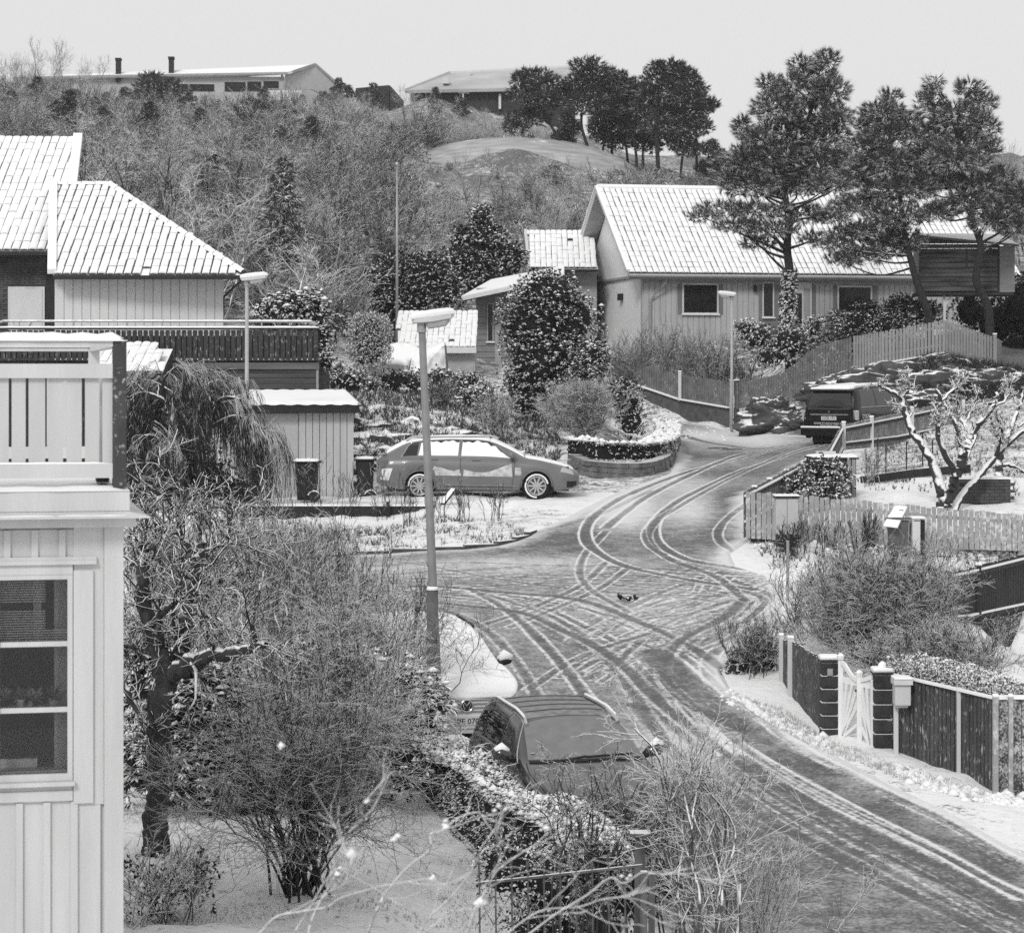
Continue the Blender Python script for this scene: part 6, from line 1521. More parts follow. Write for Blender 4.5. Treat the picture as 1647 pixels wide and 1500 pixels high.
def text_obj(s, size, mt, parent, m, name='lettering', ext=.002, local=True):
    cu = bpy.data.curves.new(name, 'FONT'); cu.body = s; cu.size = size; cu.align_x = 'CENTER'; cu.align_y = 'CENTER'; cu.extrude = ext; cu.resolution_u = 2
    t = bpy.data.objects.new(name, cu); COL.objects.link(t); bpy.context.view_layer.update()
    me = bpy.data.meshes.new_from_object(t.evaluated_get(bpy.context.evaluated_depsgraph_get())); bpy.data.objects.remove(t)
    me.materials.clear(); me.materials.append(mt); o = bpy.data.objects.new(name, me); COL.objects.link(o); o.parent = parent; o.matrix_basis = m; return o
def rotm(loc, ax, ay, sc=(1, 1, 1)):
    ax, ay = Vector(ax).normalized(), Vector(ay).normalized(); return m4(Vector(loc), ax, ay, ax.cross(ay), sc)
def under(root_, sp):
    q = MB(); L = sp['L']; q.box(-L / 2 + .25, L / 2 - .25, -sp['hw'] * .74, sp['hw'] * .74, .19, sp['belt'] * .8); q.obj('underbody', M_DARK, root_, local=True)

# ---- station wagon (side-on, snow-blown)
M_WAG = mat('wagon_paint', .13, .15, sc=2, rough=.32, spec=.5, coat=.4)
SW = dict(L=4.93, hw=.93, belt=.98, wheels=[1.05, 3.89], ra=.375, rw=.325,
 w=[(0, .70), (.06, .80), (.3, .90), (.7, .925), (4.1, .93), (4.5, .90), (4.78, .78), (4.93, .60)],
 zb=[(0, .42), (.10, .34), (.55, .24), (4.4, .21), (4.75, .24), (4.93, .33)],
 zs=[(0, .86), (.25, .97), (.8, 1.0), (3.3, .95), (3.75, .90), (4.5, .78), (4.80, .68), (4.93, .60)],
 zt=[(0, .90), (.10, .99), (.22, 1.10), (.72, 1.37), (1.1, 1.44), (1.8, 1.475), (2.5, 1.46), (2.85, 1.41), (3.3, 1.19), (3.62, 1.0), (3.95, .95), (4.5, .82), (4.8, .70), (4.93, .61)],
 wt=[(0, .62), (.25, .60), (.8, .60), (1.6, .62), (2.7, .61), (3.5, .70), (3.9, .78), (4.5, .74), (4.8, .60), (4.93, .45)])
ac = root('station_wagon', (WX(768, 60.6), 61.2, -3.06), 'grey station wagon parked side-on with snow-covered windows beside the garage', 'car')
ac.rotation_euler = (0, 0, R(1.0))
car = Car(SW); car.body(M_WAG, ac); under(ac, SW)
for xw in SW['wheels']:
    for y in (-.90, .90):
        w_ = wheel(ac, xw, y, .325, .22, 10, M_RIM, M_TYRE, L=SW['L'])
        w_.children[1].data.materials[0] = M_RIMD if False else w_.children[1].data.materials[0]
    arc = []
    for t in np.linspace(-.05, math.pi + .05, 20): arc.append((xw + .375 * math.cos(t) - 4.93 / 2, -.915, .325 + .375 * math.sin(t)))
    q = MB(); q.tube(arc, .016, 6); q.obj('wheel_arch_trim', M_WAG, ac, local=True)
    q = MB(); q.tube([(xw - 4.93 / 2, -.77, .33), (xw - 4.93 / 2, -.45, .33)], .36, 24); q.obj('arch_liner', M_DARK, ac, local=True)
    rs = MB(); rs.tube([(xw + .275 * math.cos(t) - 4.93 / 2, -.905, .325 + .275 * math.sin(t)) for t in np.linspace(.2, math.pi * (1.5 if xw > 2 else 1.0), 16)], .022, 6); rs.obj('snow', M_SNOWS, ac, local=True)
sm = M_SNOWS
M_BLOWN = mat('blown_snow_film', .30, .62, sc=7, rough=.9)
for side in (-1, 1):
    car.patch('side_window', M_CARGL, ac, (.62, .98), (.86, 1.05), 6.1, 8.6, side)
    car.patch('side_window', sm if side < 0 else M_CARGL, ac, (1.02, 1.98), (1.10, 2.02), 6.1, 8.8, side, off=.006, thick=.012, rag=.5, seed=1, nu=30, nv=10, curve=(lambda X: 8.35 + .4 * np.sin(X * 9) * np.sin(X * 23)) if side < 0 else None)
    car.patch('side_window', sm if side < 0 else M_CARGL, ac, (2.06, 3.32), (2.10, 2.72), 6.1, 8.8, side, off=.006, thick=.012, rag=.5, seed=2, nu=30, nv=10, curve=(lambda X: 8.3 + .45 * np.sin(X * 8 + 1) * np.sin(X * 21)) if side < 0 else None)
    if side < 0:
        car.patch('side_window', M_CARGL, ac, (1.02, 1.98), (1.10, 2.02), 6.1, 8.8, side); car.patch('side_window', M_CARGL, ac, (2.06, 3.32), (2.10, 2.72), 6.1, 8.8, side)
    for pts in ([(1.0, 1.2), (1.28, 3), (1.06, 5.0)], [(2.02, .5), (2.05, 5.2)], [(3.28, .4), (3.36, 3.5), (3.32, 5.4)], [(1.42, 1.0), (3.30, .9)]):
        car.line('door_seam', M_DARK, ac, pts, side, .006)
    for xh in (1.38, 2.42):
        p = car.at(np.array([xh]), np.array([4.2]), side, .02)[0]; q = MB(); q.bar(p + [-.10, 0, 0], p + [.10, 0, 0], .025, .045); q.obj('door_handle', M_WAG, ac, local=True, bevel=.008)
    car.line('window_trim', M_CHROME, ac, [(.60, 5.9), (.84, 8.75), (1.0, 8.95), (2.0, 8.98), (2.75, 8.9)], side, .009)
    car.line('rub_strip', mat('rub_strip', .2, .25), ac, [(1.45, 1.15), (3.45, 1.1)], side, .010)
    p = car.at(np.array([3.30]), np.array([6.0]), side, .0)[0]
    q = MB(); q.tube([p + [0, .0, .03], p + [-.0, .10 * side, .08], p + [-.02, .2 * side, .10], p + [-.02, .26 * side, .09]], [.03, .07, .085, .04], 10); q.obj('wing_mirror', M_WAG, ac, local=True, smooth=True)
    hl = car.patch('headlight', M_LAMPG, ac, (4.46, 4.80), (4.52, 4.74), 3.2, 5.0, side, off=.006)
    car.patch('fog_lamp_grille', M_DARK, ac, (4.62, 4.86), (4.62, 4.86), 1.0, 1.9, side, off=.006)
    car.patch('tail_light', mat('tail_lens', .10, .14, rough=.2, coat=.4), ac, (.02, .26), (.10, .30), 3.0, 5.2, side, off=.006)
car.patch('snow', M_BLOWN, ac, (1.36, 1.36 + .70), (1.42, 2.02), 2.05, 3.0, -1, off=.004, thick=.012, rag=.8, seed=3, nu=26, nv=6, curve=lambda X: 2.6 + .35 * np.sin((X - 1.1) * 4.2) ** 2)
car.patch('snow', M_BLOWN, ac, (2.10, 3.30), (2.12, 3.28), 2.0, 3.4, -1, off=.004, thick=.012, rag=.8, seed=4, nu=36, nv=6, curve=lambda X: 2.45 + 1.3 * np.clip((X - 2.6) / .7, 0, 1) ** 1.6 + .3 * np.clip(1 - (X - 2.1) / .3, 0, 1))
car.patch('snow', M_BLOWN, ac, (3.36, 3.52), (3.36, 3.50), 2.2, 3.1, -1, off=.004, thick=.01, rag=.6, seed=5, nu=8, nv=5)
car.patch('snow', mat('blown_snow', .5, .6, frost=(.8, 9)), ac, (.10, .30), (.14, .40), 1.4, 2.8, -1, off=.006, thick=.012, rag=.9, seed=6, nu=8, nv=6)
car.top('rear_window', M_CARGL, ac, .16, .62, 9.2)
car.top('snow', sm, ac, .24, 2.78, 9.3, thick=.06, rag=.2, seed=7, nx=50, ny=20)
car.top('snow', sm, ac, 2.78, 3.60, 8.9, thick=.04, rag=.2, seed=8, nx=20, ny=20)
car.top('snow', sm, ac, 3.62, 4.72, 9.0, thick=.035, rag=.3, seed=9, nx=30, ny=20, x1c=4.82)
for y in (-.55, .55):
    q = MB(); z = 1.50; q.tube([(-1.75, y, 1.42), (-1.6, y, z), (.3, y, z + .02), (.5, y, 1.46)], .02, 6); q.obj('roof_rail', M_CHROME, ac, local=True)
q = MB(); q.hexa([(-2.42, -.55, .86), (-2.30, -.55, .86), (-2.30, .55, .86), (-2.42, .55, .86), (-2.05, -.5, 1.33), (-1.95, -.5, 1.33), (-1.95, .5, 1.33), (-2.05, .5, 1.33)]); 
q = MB(); q.box(2.46, 2.475, -.25, .25, .38, .49); q.obj('number_plate', M_WHITE, ac, local=True)
q = MB(); q.box(2.44, 2.47, -.35, .35, .42, .66); q.obj('grille', M_BLACKP, ac, local=True)

# ---- dark SUV nearest the camera
M_SUV = mat('suv_paint', .028, .04, sc=1.5, rough=.22, spec=.6, coat=.6)
SU = dict(L=4.43, hw=.92, belt=1.05, wheels=[.88, 3.50], ra=.40, rw=.35, sm=.07,
 w=[(0, .78), (.1, .86), (.4, .91), (4.0, .91), (4.25, .84), (4.43, .66)],
 zb=[(0, .42), (.3, .28), (4.1, .26), (4.43, .40)],
 zs=[(0, 1.02), (.4, 1.12), (3.1, 1.10), (3.5, 1.06), (4.2, .94), (4.43, .78)],
 zt=[(0, 1.06), (.12, 1.30), (.40, 1.60), (.9, 1.67), (2.0, 1.66), (2.45, 1.60), (3.15, 1.20), (3.4, 1.14), (4.1, 1.02), (4.35, .88), (4.43, .80)],
 wt=[(0, .66), (.4, .62), (1.5, .63), (2.4, .62), (3.15, .74), (3.6, .80), (4.2, .74), (4.43, .55)])
sv = root('suv', (.66, 30.4, -5.70), 'dark glossy SUV with a thin frost film on its windscreen, parked behind the ivy hedge', 'car')
sv.rotation_euler = (0, 0, R(-90 + 13)); sv.scale = (.95, .95, .95)
car = Car(SU); car.body(M_SUV, sv); under(sv, SU)
for xw in SU['wheels']:
    for y in (-.89, .89): wheel(sv, xw, y, .35, .23, 7, M_RIM, M_TYRE, L=SU['L'])
M_FROSTG = mat('frosted_glass', .15, .19, sc=8, rough=.5, spec=.5)
car.top('windscreen', M_FROSTG, sv, 2.52, 3.16, 8.9, off=.006, x0c=2.44, x1c=3.28, nx=12, ny=20)
car.top('rear_window', M_CARGL, sv, .16, .42, 9.2)
M_DUST = mat('dusted_roof', .13, .26, sc=9, rough=.6)
car.top('frost', M_DUST, sv, .50, 2.40, 9.4, off=.003, x1c=2.38, nx=16, ny=18)
car.top('frost', mat('dusted_bonnet', .10, .16, sc=7, rough=.45), sv, 3.30, 4.22, 8.8, off=.003, x0c=3.40, x1c=4.30, nx=16, ny=18)
for y in (-.34, -.17, 0.0, .17, .34):
    P = car.at(np.linspace(.55, 2.35, 12), np.full(12, 12 - abs(y) / .62 * 1.9), 1 if y >= 0 else -1, .006)
    if abs(y) in (.17,): continue
for k, xx in enumerate((.95, 1.35, 1.75, 2.1)):
    t = np.linspace(9.9, 12, 10); P = np.concatenate([car.at(np.full(10, xx), t, 1, .004), car.at(np.full(10, xx), t[::-1][1:] if False else t[::-1], -1, .004)]); q = MB(); q.tube(P.tolist(), .012, 5); q.obj('roof_crease', M_SUV, sv, local=True)
for side in (-1, 1):
    car.patch('side_window', M_CARGL, sv, (.42, 1.02), (.66, 1.06), 6.1, 8.7, side); car.patch('side_window', M_CARGL, sv, (1.08, 1.92), (1.12, 1.93), 6.1, 8.8, side)
    car.patch('side_window', M_CARGL, sv, (1.98, 3.02), (2.0, 2.44), 6.1, 8.8, side)
    car.line('window_trim', M_CHROME, sv, [(.42, 5.95), (3.05, 5.95), (2.48, 8.9), (1.0, 9.0), (.62, 8.9), (.42, 5.95)], side, .011)
    P = car.at(np.linspace(.35, 2.55, 14), np.full(14, 9.25), side, .03).tolist(); q = MB(); q.tube(P, .022, 6); q.obj('roof_rail', M_CHROME, sv, local=True)
    if 1:
        P = car.at(np.linspace(.9, 2.4, 14), np.full(14, 9.15), side, .055).tolist(); q = MB(); q.tube(P, .016, 6); q.obj('snow', M_SNOWS, sv, local=True)
    for pts in ([(1.04, 1.0), (1.05, 5.2)], [(1.95, .4), (1.95, 5.2)], [(3.02, .5), (3.10, 5.3)]): car.line('door_seam', M_DARK, sv, pts, side, .006)
    p = car.at(np.array([2.90]), np.array([6.2]), side, 0)[0]
    q = MB(); q.tube([p, p + [0, .10 * side, .06], p + [0, .20 * side, .10], p + [0, .30 * side, .08]], [.03, .075, .095, .05], 10); q.obj('wing_mirror', M_SUV, sv, local=True, smooth=True)
    q = MB(); q.tube([p + [0, .10 * side, .12], p + [0, .19 * side, .17], p + [0, .27 * side, .14]], [.04, .07, .04], 8); q.obj('snow_cap', M_SNOWS, sv, local=True, smooth=True)
    car.patch('headlight', M_LAMPG, sv, (4.0, 4.36), (4.04, 4.30), 3.4, 5.4, side, off=.006)
    car.line('bonnet_seam', M_DARK, sv, [(3.22, 8.2), (3.6, 7.9), (4.2, 7.6), (4.36, 8.5)], side, .007)
    for xh in (1.30, 2.25):
        p = car.at(np.array([xh]), np.array([4.1]), side, .02)[0]; q = MB(); q.bar(p + [-.1, 0, 0], p + [.1, 0, 0], .025, .035); q.obj('door_handle', M_SUV, sv, local=True)
q = MB(); xw0 = 3.20
P = car.at(np.linspace(3.22, 3.12, 8), np.linspace(12, 9.6, 8), 1, .02).tolist(); q.tube(P, .014, 5); P = car.at(np.linspace(3.30, 3.20, 8), np.linspace(11, 12, 8), -1, .02).tolist() ; q.tube(P, .014, 5)
q.obj('wiper', M_BLACKP, sv, local=True)
car.line('cowl', M_BLACKP, sv, [(3.22, 9.0), (3.30, 12)], 1, .03); car.line('cowl', M_BLACKP, sv, [(3.22, 9.0), (3.30, 12)], -1, .03)
c_ = car.at(np.array([2.62]), np.array([11.9]), 1, .008)[0]; q = MB(); q.bar(c_ + [-.10, .0, .045], c_ + [.06, .0, -.075], .12, .01); q.obj('mirror_mount', M_BLACKP, sv, local=True)
c_ = car.at(np.array([3.05]), np.array([9.5]), -1, .012)[0]; q = MB(); q.tube([c_, c_ + [0, 0, .004]], .03, 12); q.obj('sticker', M_WHITE, sv, local=True)
q = MB(); q.box(2.16, 2.22, -.5, .5, .60, .76); q.obj('grille', M_BLACKP, sv, local=True)
q = MB(); q.box(2.215, 2.235, -.26, .26, .42, .53); q.obj('number_plate', M_WHITE, sv, local=True)

# ---- white snow-covered car behind it
M_WCAR = mat('white_car_paint', .55, .60, sc=2, rough=.3, coat=.4)
WC = dict(L=4.75, hw=.90, belt=.98, wheels=[.95, 3.70], ra=.37, rw=.32,
 w=[(0, .74), (.15, .84), (.5, .90), (4.3, .90), (4.6, .84), (4.75, .70)],
 zb=[(0, .42), (.4, .24), (4.4, .22), (4.75, .30)],
 zs=[(0, .90), (.4, 1.0), (3.3, .96), (3.8, .95), (4.5, .84), (4.75, .74)],
 zt=[(0, .93), (.2, 1.2), (.6, 1.40), (1.2, 1.47), (2.2, 1.47), (2.6, 1.42), (3.45, 1.08), (3.7, 1.03), (4.4, .95), (4.7, .80), (4.75, .76)],
 wt=[(0, .66), (.6, .66), (2.4, .66), (3.4, .78), (3.8, .82), (4.5, .78), (4.75, .66)])
wc = root('white_car', (-1.28, 38.0, -5.36), 'white car buried in snow behind the lamp post, nose to the SUV', 'car')
wc.rotation_euler = (R(0), R(2.5), R(-90 + 15))
car = Car(WC); car.body(M_WCAR, wc); under(wc, WC)
for xw in WC['wheels']:
    for y in (-.88, .88): wheel(wc, xw, y, .32, .21, 7, M_RIM, M_TYRE, L=WC['L'])
for side in (-1, 1):
    car.patch('side_window', M_CARGL, wc, (.7, 1.9), (.9, 1.95), 6.1, 8.8, side); car.patch('side_window', M_CARGL, wc, (1.98, 3.1), (2.0, 2.6), 6.1, 8.8, side)
    p = car.at(np.array([3.15]), np.array([6.0]), side, 0)[0]
    q = MB(); q.tube([p, p + [0, .10 * side, .05], p + [0, .18 * side, .09], p + [0, .27 * side, .07]], [.03, .06, .08, .04], 10); q.obj('wing_mirror', M_BLACKP, wc, local=True, smooth=True)
    q = MB(); q.tube([p + [0, .08 * side, .09], p + [0, .17 * side, .16], p + [0, .28 * side, .12]], [.05, .09, .05], 10); q.obj('snow_cap', M_SNOWS, wc, local=True, smooth=True)
    car.patch('headlight', M_LAMPG, wc, (4.40, 4.70), (4.42, 4.66), 3.2, 5.2, side, off=.006)
car.top('snow', sm, wc, .15, 2.62, 8.6, thick=.07, rag=.15, seed=11, nx=50, ny=26)
car.top('snow', sm, wc, 2.60, 3.60, 8.4, thick=.06, rag=.12, seed=12, nx=24, ny=26)
car.top('snow', sm, wc, 3.56, 4.68, 7.2, thick=.07, rag=.1, seed=13, nx=30, ny=26, x1c=4.72)
P = car.at(np.linspace(1.3, 2.35, 8), np.full(8, 8.9), 1, .085).tolist(); q = MB(); q.tube(P, .022, 6); q.obj('roof_rail', M_BLACKP, wc, local=True)
q = MB(); q.box(2.33, 2.37, -.52, .52, .58, .80); q.obj('grille', M_BLACKP, wc, local=True)
for k in range(4):
    q = MB(); q.box(2.37, 2.39, -.54, .54, .60 + k * .055, .622 + k * .055); q.obj('grille_bar', M_CHROME, wc, local=True)
q = MB(); q.tube([(2.385, 0, .70), (2.41, 0, .70)], .085, 20); bdg = q.obj('round_badge', M_BLACKP, wc, local=True)
q = MB(); q.tube([(2.413, .085 * math.cos(t), .70 + .085 * math.sin(t)) for t in np.linspace(0, 2 * math.pi, 21)], .009, 6)
V2 = [(-.045, .755), (0, .70), (.045, .755)]; W2 = [(-.062, .735), (-.03, .645), (0, .70), (.03, .645), (.062, .735)]
q.tube([(2.414, a, z) for a, z in V2], .008, 5); q.tube([(2.414, a, z) for a, z in W2], .008, 5); q.obj('badge_emblem', M_CHROME, wc, local=True)
q = MB(); q.box(2.34, 2.40, -.80, .80, .36, .57); q.obj('bumper', M_WCAR, wc, local=True, bevel=.02)
q = MB(); q.box(2.401, 2.412, -.26, .26, .42, .53); npl = q.obj('number_plate', mat('plate_white', .5, .56), wc, local=True)
text_obj('UJE 070', .115, M_BLACKP, npl, rotm((2.414, 0, .475), (0, 1, 0), (0, 0, 1)))

# ---- dark minivan up the lane
M_VAN = mat('van_paint', .010, .016, sc=1.5, rough=.3, spec=.35, coat=.12)
VN = dict(L=5.0, hw=.98, belt=1.15, wheels=[.95, 3.95], ra=.38, rw=.34, sm=.06,
 w=[(0, .88), (.06, .94), (.3, .98), (4.4, .98), (4.8, .88), (5.0, .7)],
 zb=[(0, .36), (.3, .30), (4.6, .26), (5.0, .34)],
 zs=[(0, 1.10), (.3, 1.13), (3.9, 1.05), (4.6, .92), (5.0, .74)],
 zt=[(0, 1.14), (.10, 1.40), (.24, 1.66), (.5, 1.74), (3.0, 1.74), (3.4, 1.66), (4.1, 1.22), (4.3, 1.1), (4.8, .9), (5.0, .78)],
 wt=[(0, .84), (.24, .76), (.6, .74), (3.2, .72), (4.2, .78), (4.7, .74), (5.0, .55)])
vn = root('minivan', (WX(1352, 78) + 1.0, 79.6, -2.3), 'black minivan with web address on the tailgate and snow on its roof edge and bumper', 'car')
vn.rotation_euler = (R(0), R(-2), R(90 - 34)); vn.scale = (1, 1, 1.1)
car = Car(VN); car.body(M_VAN, vn); under(vn, VN)
for xw in VN['wheels']:
    for y in (-.94, .94): wheel(vn, xw, y, .34, .22, 5, M_RIM, M_TYRE, L=VN['L'])
car.top('rear_window', M_CARGL, vn, .02, .20, 9.3, off=.012)
M_CW = mat('van_rear_glass', .03, .045, sc=1, rough=.15, coat=.4)
q = MB(); q.hexa([(-2.515, -.74, 1.14), (-2.50, -.74, 1.14), (-2.50, .74, 1.14), (-2.515, .74, 1.14), (-2.335, -.66, 1.60), (-2.32, -.66, 1.60), (-2.32, .66, 1.60), (-2.335, .66, 1.60)]); q.obj('rear_glass', M_CW, vn, local=True)
q = MB(); q.box(-2.42, -2.05, -.70, .70, 1.64, 1.70); q.obj('spoiler', M_VAN, vn, local=True, bevel=.02)
q = MB(); q.box(-2.44, -2.08, -.68, .68, 1.701, 1.765); q.obj('snow', M_SNOWS, vn, local=True, bevel=.03)
q = MB(); q.box(-2.60, -2.40, -.97, .97, .40, .62); q.obj('bumper', M_VAN, vn, local=True, bevel=.04)
q = MB(); q.box(-2.62, -2.44, -.96, .96, .621, .665); q.obj('snow', M_SNOWS, vn, local=True, bevel=.02)
q = MB(); q.box(-2.525, -2.50, -.66, .66, .985, 1.015); q.obj('chrome_strip', M_CHROME, vn, local=True)
q = MB(); q.box(-2.53, -2.50, -.02, .02, 1.06, 1.10); q.obj('badge', M_CHROME, vn, local=True)
q = MB(); q.box(-2.53, -2.505, -.25, .27, .84, .95); npl = q.obj('number_plate', mat('plate_white', .5, .56), vn, local=True)
text_obj('OZB 171', .115, M_BLACKP, npl, rotm((-2.533, .01, .895), (0, -1, 0), (0, 0, 1)))
text_obj('WWW.STUDIOCUNEA.SE', .085, M_WHITE, vn, rotm((-2.512, .05, .745), (0, -1, 0), (0, 0, 1)))
text_obj('TRYCK | DESIGN & FOTO', .055, M_PALE, vn, rotm((-2.512, .0, .685), (0, -1, 0), (0, 0, 1)))
for side in (-1, 1):
    q = MB(); q.box(-2.50, -2.36, min(side * .80, side * .965), max(side * .80, side * .965), .84, 1.12); q.obj('tail_light', M_LAMPG, vn, local=True, bevel=.02)
    car.patch('side_window', M_CARGL, vn, (.40, 1.45), (.55, 1.45), 6.1, 8.8, side); car.patch('side_window', M_CARGL, vn, (1.55, 2.75), (1.55, 2.75), 6.1, 8.8, side); car.patch('side_window', M_CARGL, vn, (2.85, 4.0), (2.85, 3.45), 6.1, 8.8, side)
    car.line('window_trim', M_CHROME, vn, [(.40, 5.9), (4.0, 5.9)], side, .010)
    P = car.at(np.linspace(.4, 3.1, 10), np.full(10, 9.4), side, .04).tolist(); q = MB(); q.tube(P, .02, 6); q.obj('roof_rail', M_CHROME, vn, local=True)
    P = car.at(np.linspace(.35, 3.2, 10), np.full(10, 10.0), side, .05).tolist(); q = MB(); q.tube(P, .03, 6); q.obj('snow', M_SNOWS, vn, local=True)
text_obj('STUDIO', .16, M_PALE, vn, rotm((-1.9, -.985, .93), (1, 0, 0), (0, 0, 1)))
q = MB(); q.box(-2.14, -1.62, -.992, -.984, .83, .85); q.obj('side_graphic', M_PALE, vn, local=True)
car.top('snow', sm, vn, .5, 3.2, 10.0, thick=.04, rag=.3, seed=21, nx=40, ny=14)
q = MB(); q.bar((-2.52, -.35, 1.2), (-2.48, .3, 1.24), .02, .02); q.obj('rear_wiper', M_BLACKP, vn, local=True)
print('cars', time.time() - T0)
# ================================================================== PLANTS
def plant(name, loc, label, cat, parts, group=None, kind=None, rz=0, sc=1.0):
    """parts: list of (name, mesh) in local coordinates"""
    r = root(name, loc, label, cat, group, rz); r.scale = (sc, sc, sc)
    for n_, me in parts:
        o = link(n_, me, r, local=True)
        if n_ in ('snow', 'branches') : o['kind'] = 'stuff'
    return r
def np_mesh(name, VF, mt): return mesh_np(name, VF[0], VF[1], mt)
def join(*VFs):
    V = []; Fq = []; o = 0
    for v, f in VFs: V.append(v); Fq.append(f + o); o += len(v)
    return np.concatenate(V), np.concatenate(Fq)
def bare_tree(seed, h=7.0, trunks=1, r0=.09, up=.10, lev=(9, 7, 6), ang=.75, mt_t=None, mt_c=None, spread=.12, thin=.006, wob=.10, tw=.006):
    rng = np.random.default_rng(seed)
    P = rng.normal(0, .12 * (trunks > 1), (trunks, 3)); P[:, 2] = -.1
    D = np.column_stack([rng.normal(0, spread, (trunks, 2)), np.ones(trunks)])
    t = chains(P, D, h * rng.uniform(.75, 1, trunks), r0 * rng.uniform(.7, 1, trunks), thin, 9, wob * .6, .04, rng)
    l1 = fork(*t, lev[0], .22, .97, ang, .18, h * .42, .3, .6, 6, wob, up, rng, rmin=thin, taper=.55)
    l2 = fork(*l1, lev[1], .15, 1, .7, .2, h * .2, .35, .6, 4, wob * 1.2, up, rng, rmin=tw, taper=.4)
    l3 = fork(*l2, lev[2], .1, 1, .7, .25, h * .09, .4, .7, 3, wob * 1.2, up * .6, rng, rmin=tw * .8, taper=.3)
    return [('trunk', tube_mesh('trunk', [t], mt_t or M_BARK, 6, True)), ('crown', mesh_np('crown', *join(tubes([l1, l2, l3], 3)), mt_c or M_TWIG))]
def shrub(seed, h=1.6, w=1.6, stems=26, lev=(6, 5), r0=.012, mt=None, up=.12, tw=.0035, wob=.12, base=.15, droop=0.0, name='branches', l3=0):
    rng = np.random.default_rng(seed)
    P = np.column_stack([rng.normal(0, base, (stems, 2)), np.full(stems, -.05)])
    a = rng.uniform(0, 2 * np.pi, stems); s = rng.uniform(0, 1, stems) ** .7 * w / h * .9
    D = np.column_stack([np.cos(a) * s, np.sin(a) * s, np.ones(stems)])
    L_ = h * rng.uniform(.7, 1.05, stems) * np.sqrt(1 + s * s) * .95
    t = chains(P, D, L_, r0, tw, 7, wob, up - droop, rng)
    l1 = fork(*t, lev[0], .2, .98, .55, .2, h * .42, .35, .6, 4, wob, up * .7 - droop, rng, rmin=tw, taper=.5)
    l2 = fork(*l1, lev[1], .15, 1, .6, .25, h * .2, .4, .7, 3, wob, up * .5 - droop, rng, rmin=tw * .85, taper=.3)
    L = [t, l1, l2]
    if l3: L.append(fork(*l2, l3, .1, 1, .7, .3, h * .10, .4, .8, 2, wob, 0, rng, rmin=tw * .7, taper=.2))
    return [(name, mesh_np(name, *join(tubes(L, 3)), mt or M_TWIG))]
def leafy(seed, blobs, n, k=7, Ln=.12, wd=.045, mt=None, sn=.45, droop=.5, spread=.55, puff=.06, lo=.55, stems=None, core=True):
    """evergreen mass: rosettes of drooping leaves in ellipsoids, with snow lying in part of the rosettes"""
    rng = np.random.default_rng(seed)
    P, D = shell(blobs, n, rng, lo, .25)
    P = P + rng.normal(0, .05, P.shape)
    V, Fq = leaves(P, D * .8 + [0, 0, .35], k, Ln, wd, spread, rng, droop)
    out = [('foliage', mesh_np('foliage', V, Fq, mt or M_LEAF))]
    m = (rng.random(n) < sn * 2.0 * noise2(P[:, 0] + P[:, 2], P[:, 1] + P[:, 2] * .7, 2.2, seed % 7) * np.clip(.55 + D[:, 2] * .8, .1, 1.3)) & (D[:, 2] > -.4)
    if m.any():
        Vp, Fp = puffs(P[m] + D[m] * .03 + [0, 0, puff * .5], puff, rng, .5); out.append(('snow', mesh_np('snow', Vp, Fp, M_SNOWS)))
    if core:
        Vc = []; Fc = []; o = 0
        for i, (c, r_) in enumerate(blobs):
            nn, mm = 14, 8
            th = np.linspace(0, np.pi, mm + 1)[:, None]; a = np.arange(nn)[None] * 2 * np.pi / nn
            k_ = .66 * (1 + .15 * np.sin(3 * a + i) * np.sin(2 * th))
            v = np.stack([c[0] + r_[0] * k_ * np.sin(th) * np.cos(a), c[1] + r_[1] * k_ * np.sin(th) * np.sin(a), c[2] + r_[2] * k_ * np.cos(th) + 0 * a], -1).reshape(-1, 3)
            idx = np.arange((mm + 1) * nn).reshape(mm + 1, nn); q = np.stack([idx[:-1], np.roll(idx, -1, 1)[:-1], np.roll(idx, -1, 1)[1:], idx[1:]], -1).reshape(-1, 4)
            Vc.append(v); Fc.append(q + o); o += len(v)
        out.append(('dark_core', mesh_np('dark_core', np.concatenate(Vc), np.concatenate(Fc), mat('shrub_inside', .012, .02, sc=3, rough=1))))  # solid near-black core added so the leaves are not see-through
    return out
def conifer(seed, h=5, w=1.3, n=26, mt=None, k=12, Ln=.32):
    rng = np.random.default_rng(seed)
    t = chains(np.array([[0, 0, -.1]]), np.array([[0, 0, 1.]]), h, h * .02, .01, 6, .02, 0, rng)
    zs = np.linspace(.04, .97, n); P = []; D = []; L = []
    for z in zs:
        m = max(4, int(9 * (1 - z) + 3)); a = rng.uniform(0, 6.28) + np.arange(m) * 2 * np.pi / m + rng.normal(0, .2, m)
        P.append(np.column_stack([np.zeros((m, 2)), np.full(m, z * h)])); D.append(np.column_stack([np.cos(a), np.sin(a), np.full(m, .15)])); L.append(np.full(m, w * (1 - z) ** .85 * 1.0 + .12) * rng.uniform(.75, 1.15, m))
    P = np.concatenate(P); D = np.concatenate(D); L = np.concatenate(L)
    l1 = chains(P, D, L, .02, .006, 5, .05, -.03, rng)
    Q, T, r_, tt = along(*l1, 9, .15, 1, rng)
    V, Fq = needles(Q, T + [0, 0, -.1], k, Ln, .05, .5, rng, .15)
    return [('trunk', tube_mesh('trunk', [t], M_BARK, 6)), ('branches', mesh_np('branches', *tubes([l1], 3), M_BARK)), ('foliage', mesh_np('foliage', V, Fq, mt or M_PINE))]
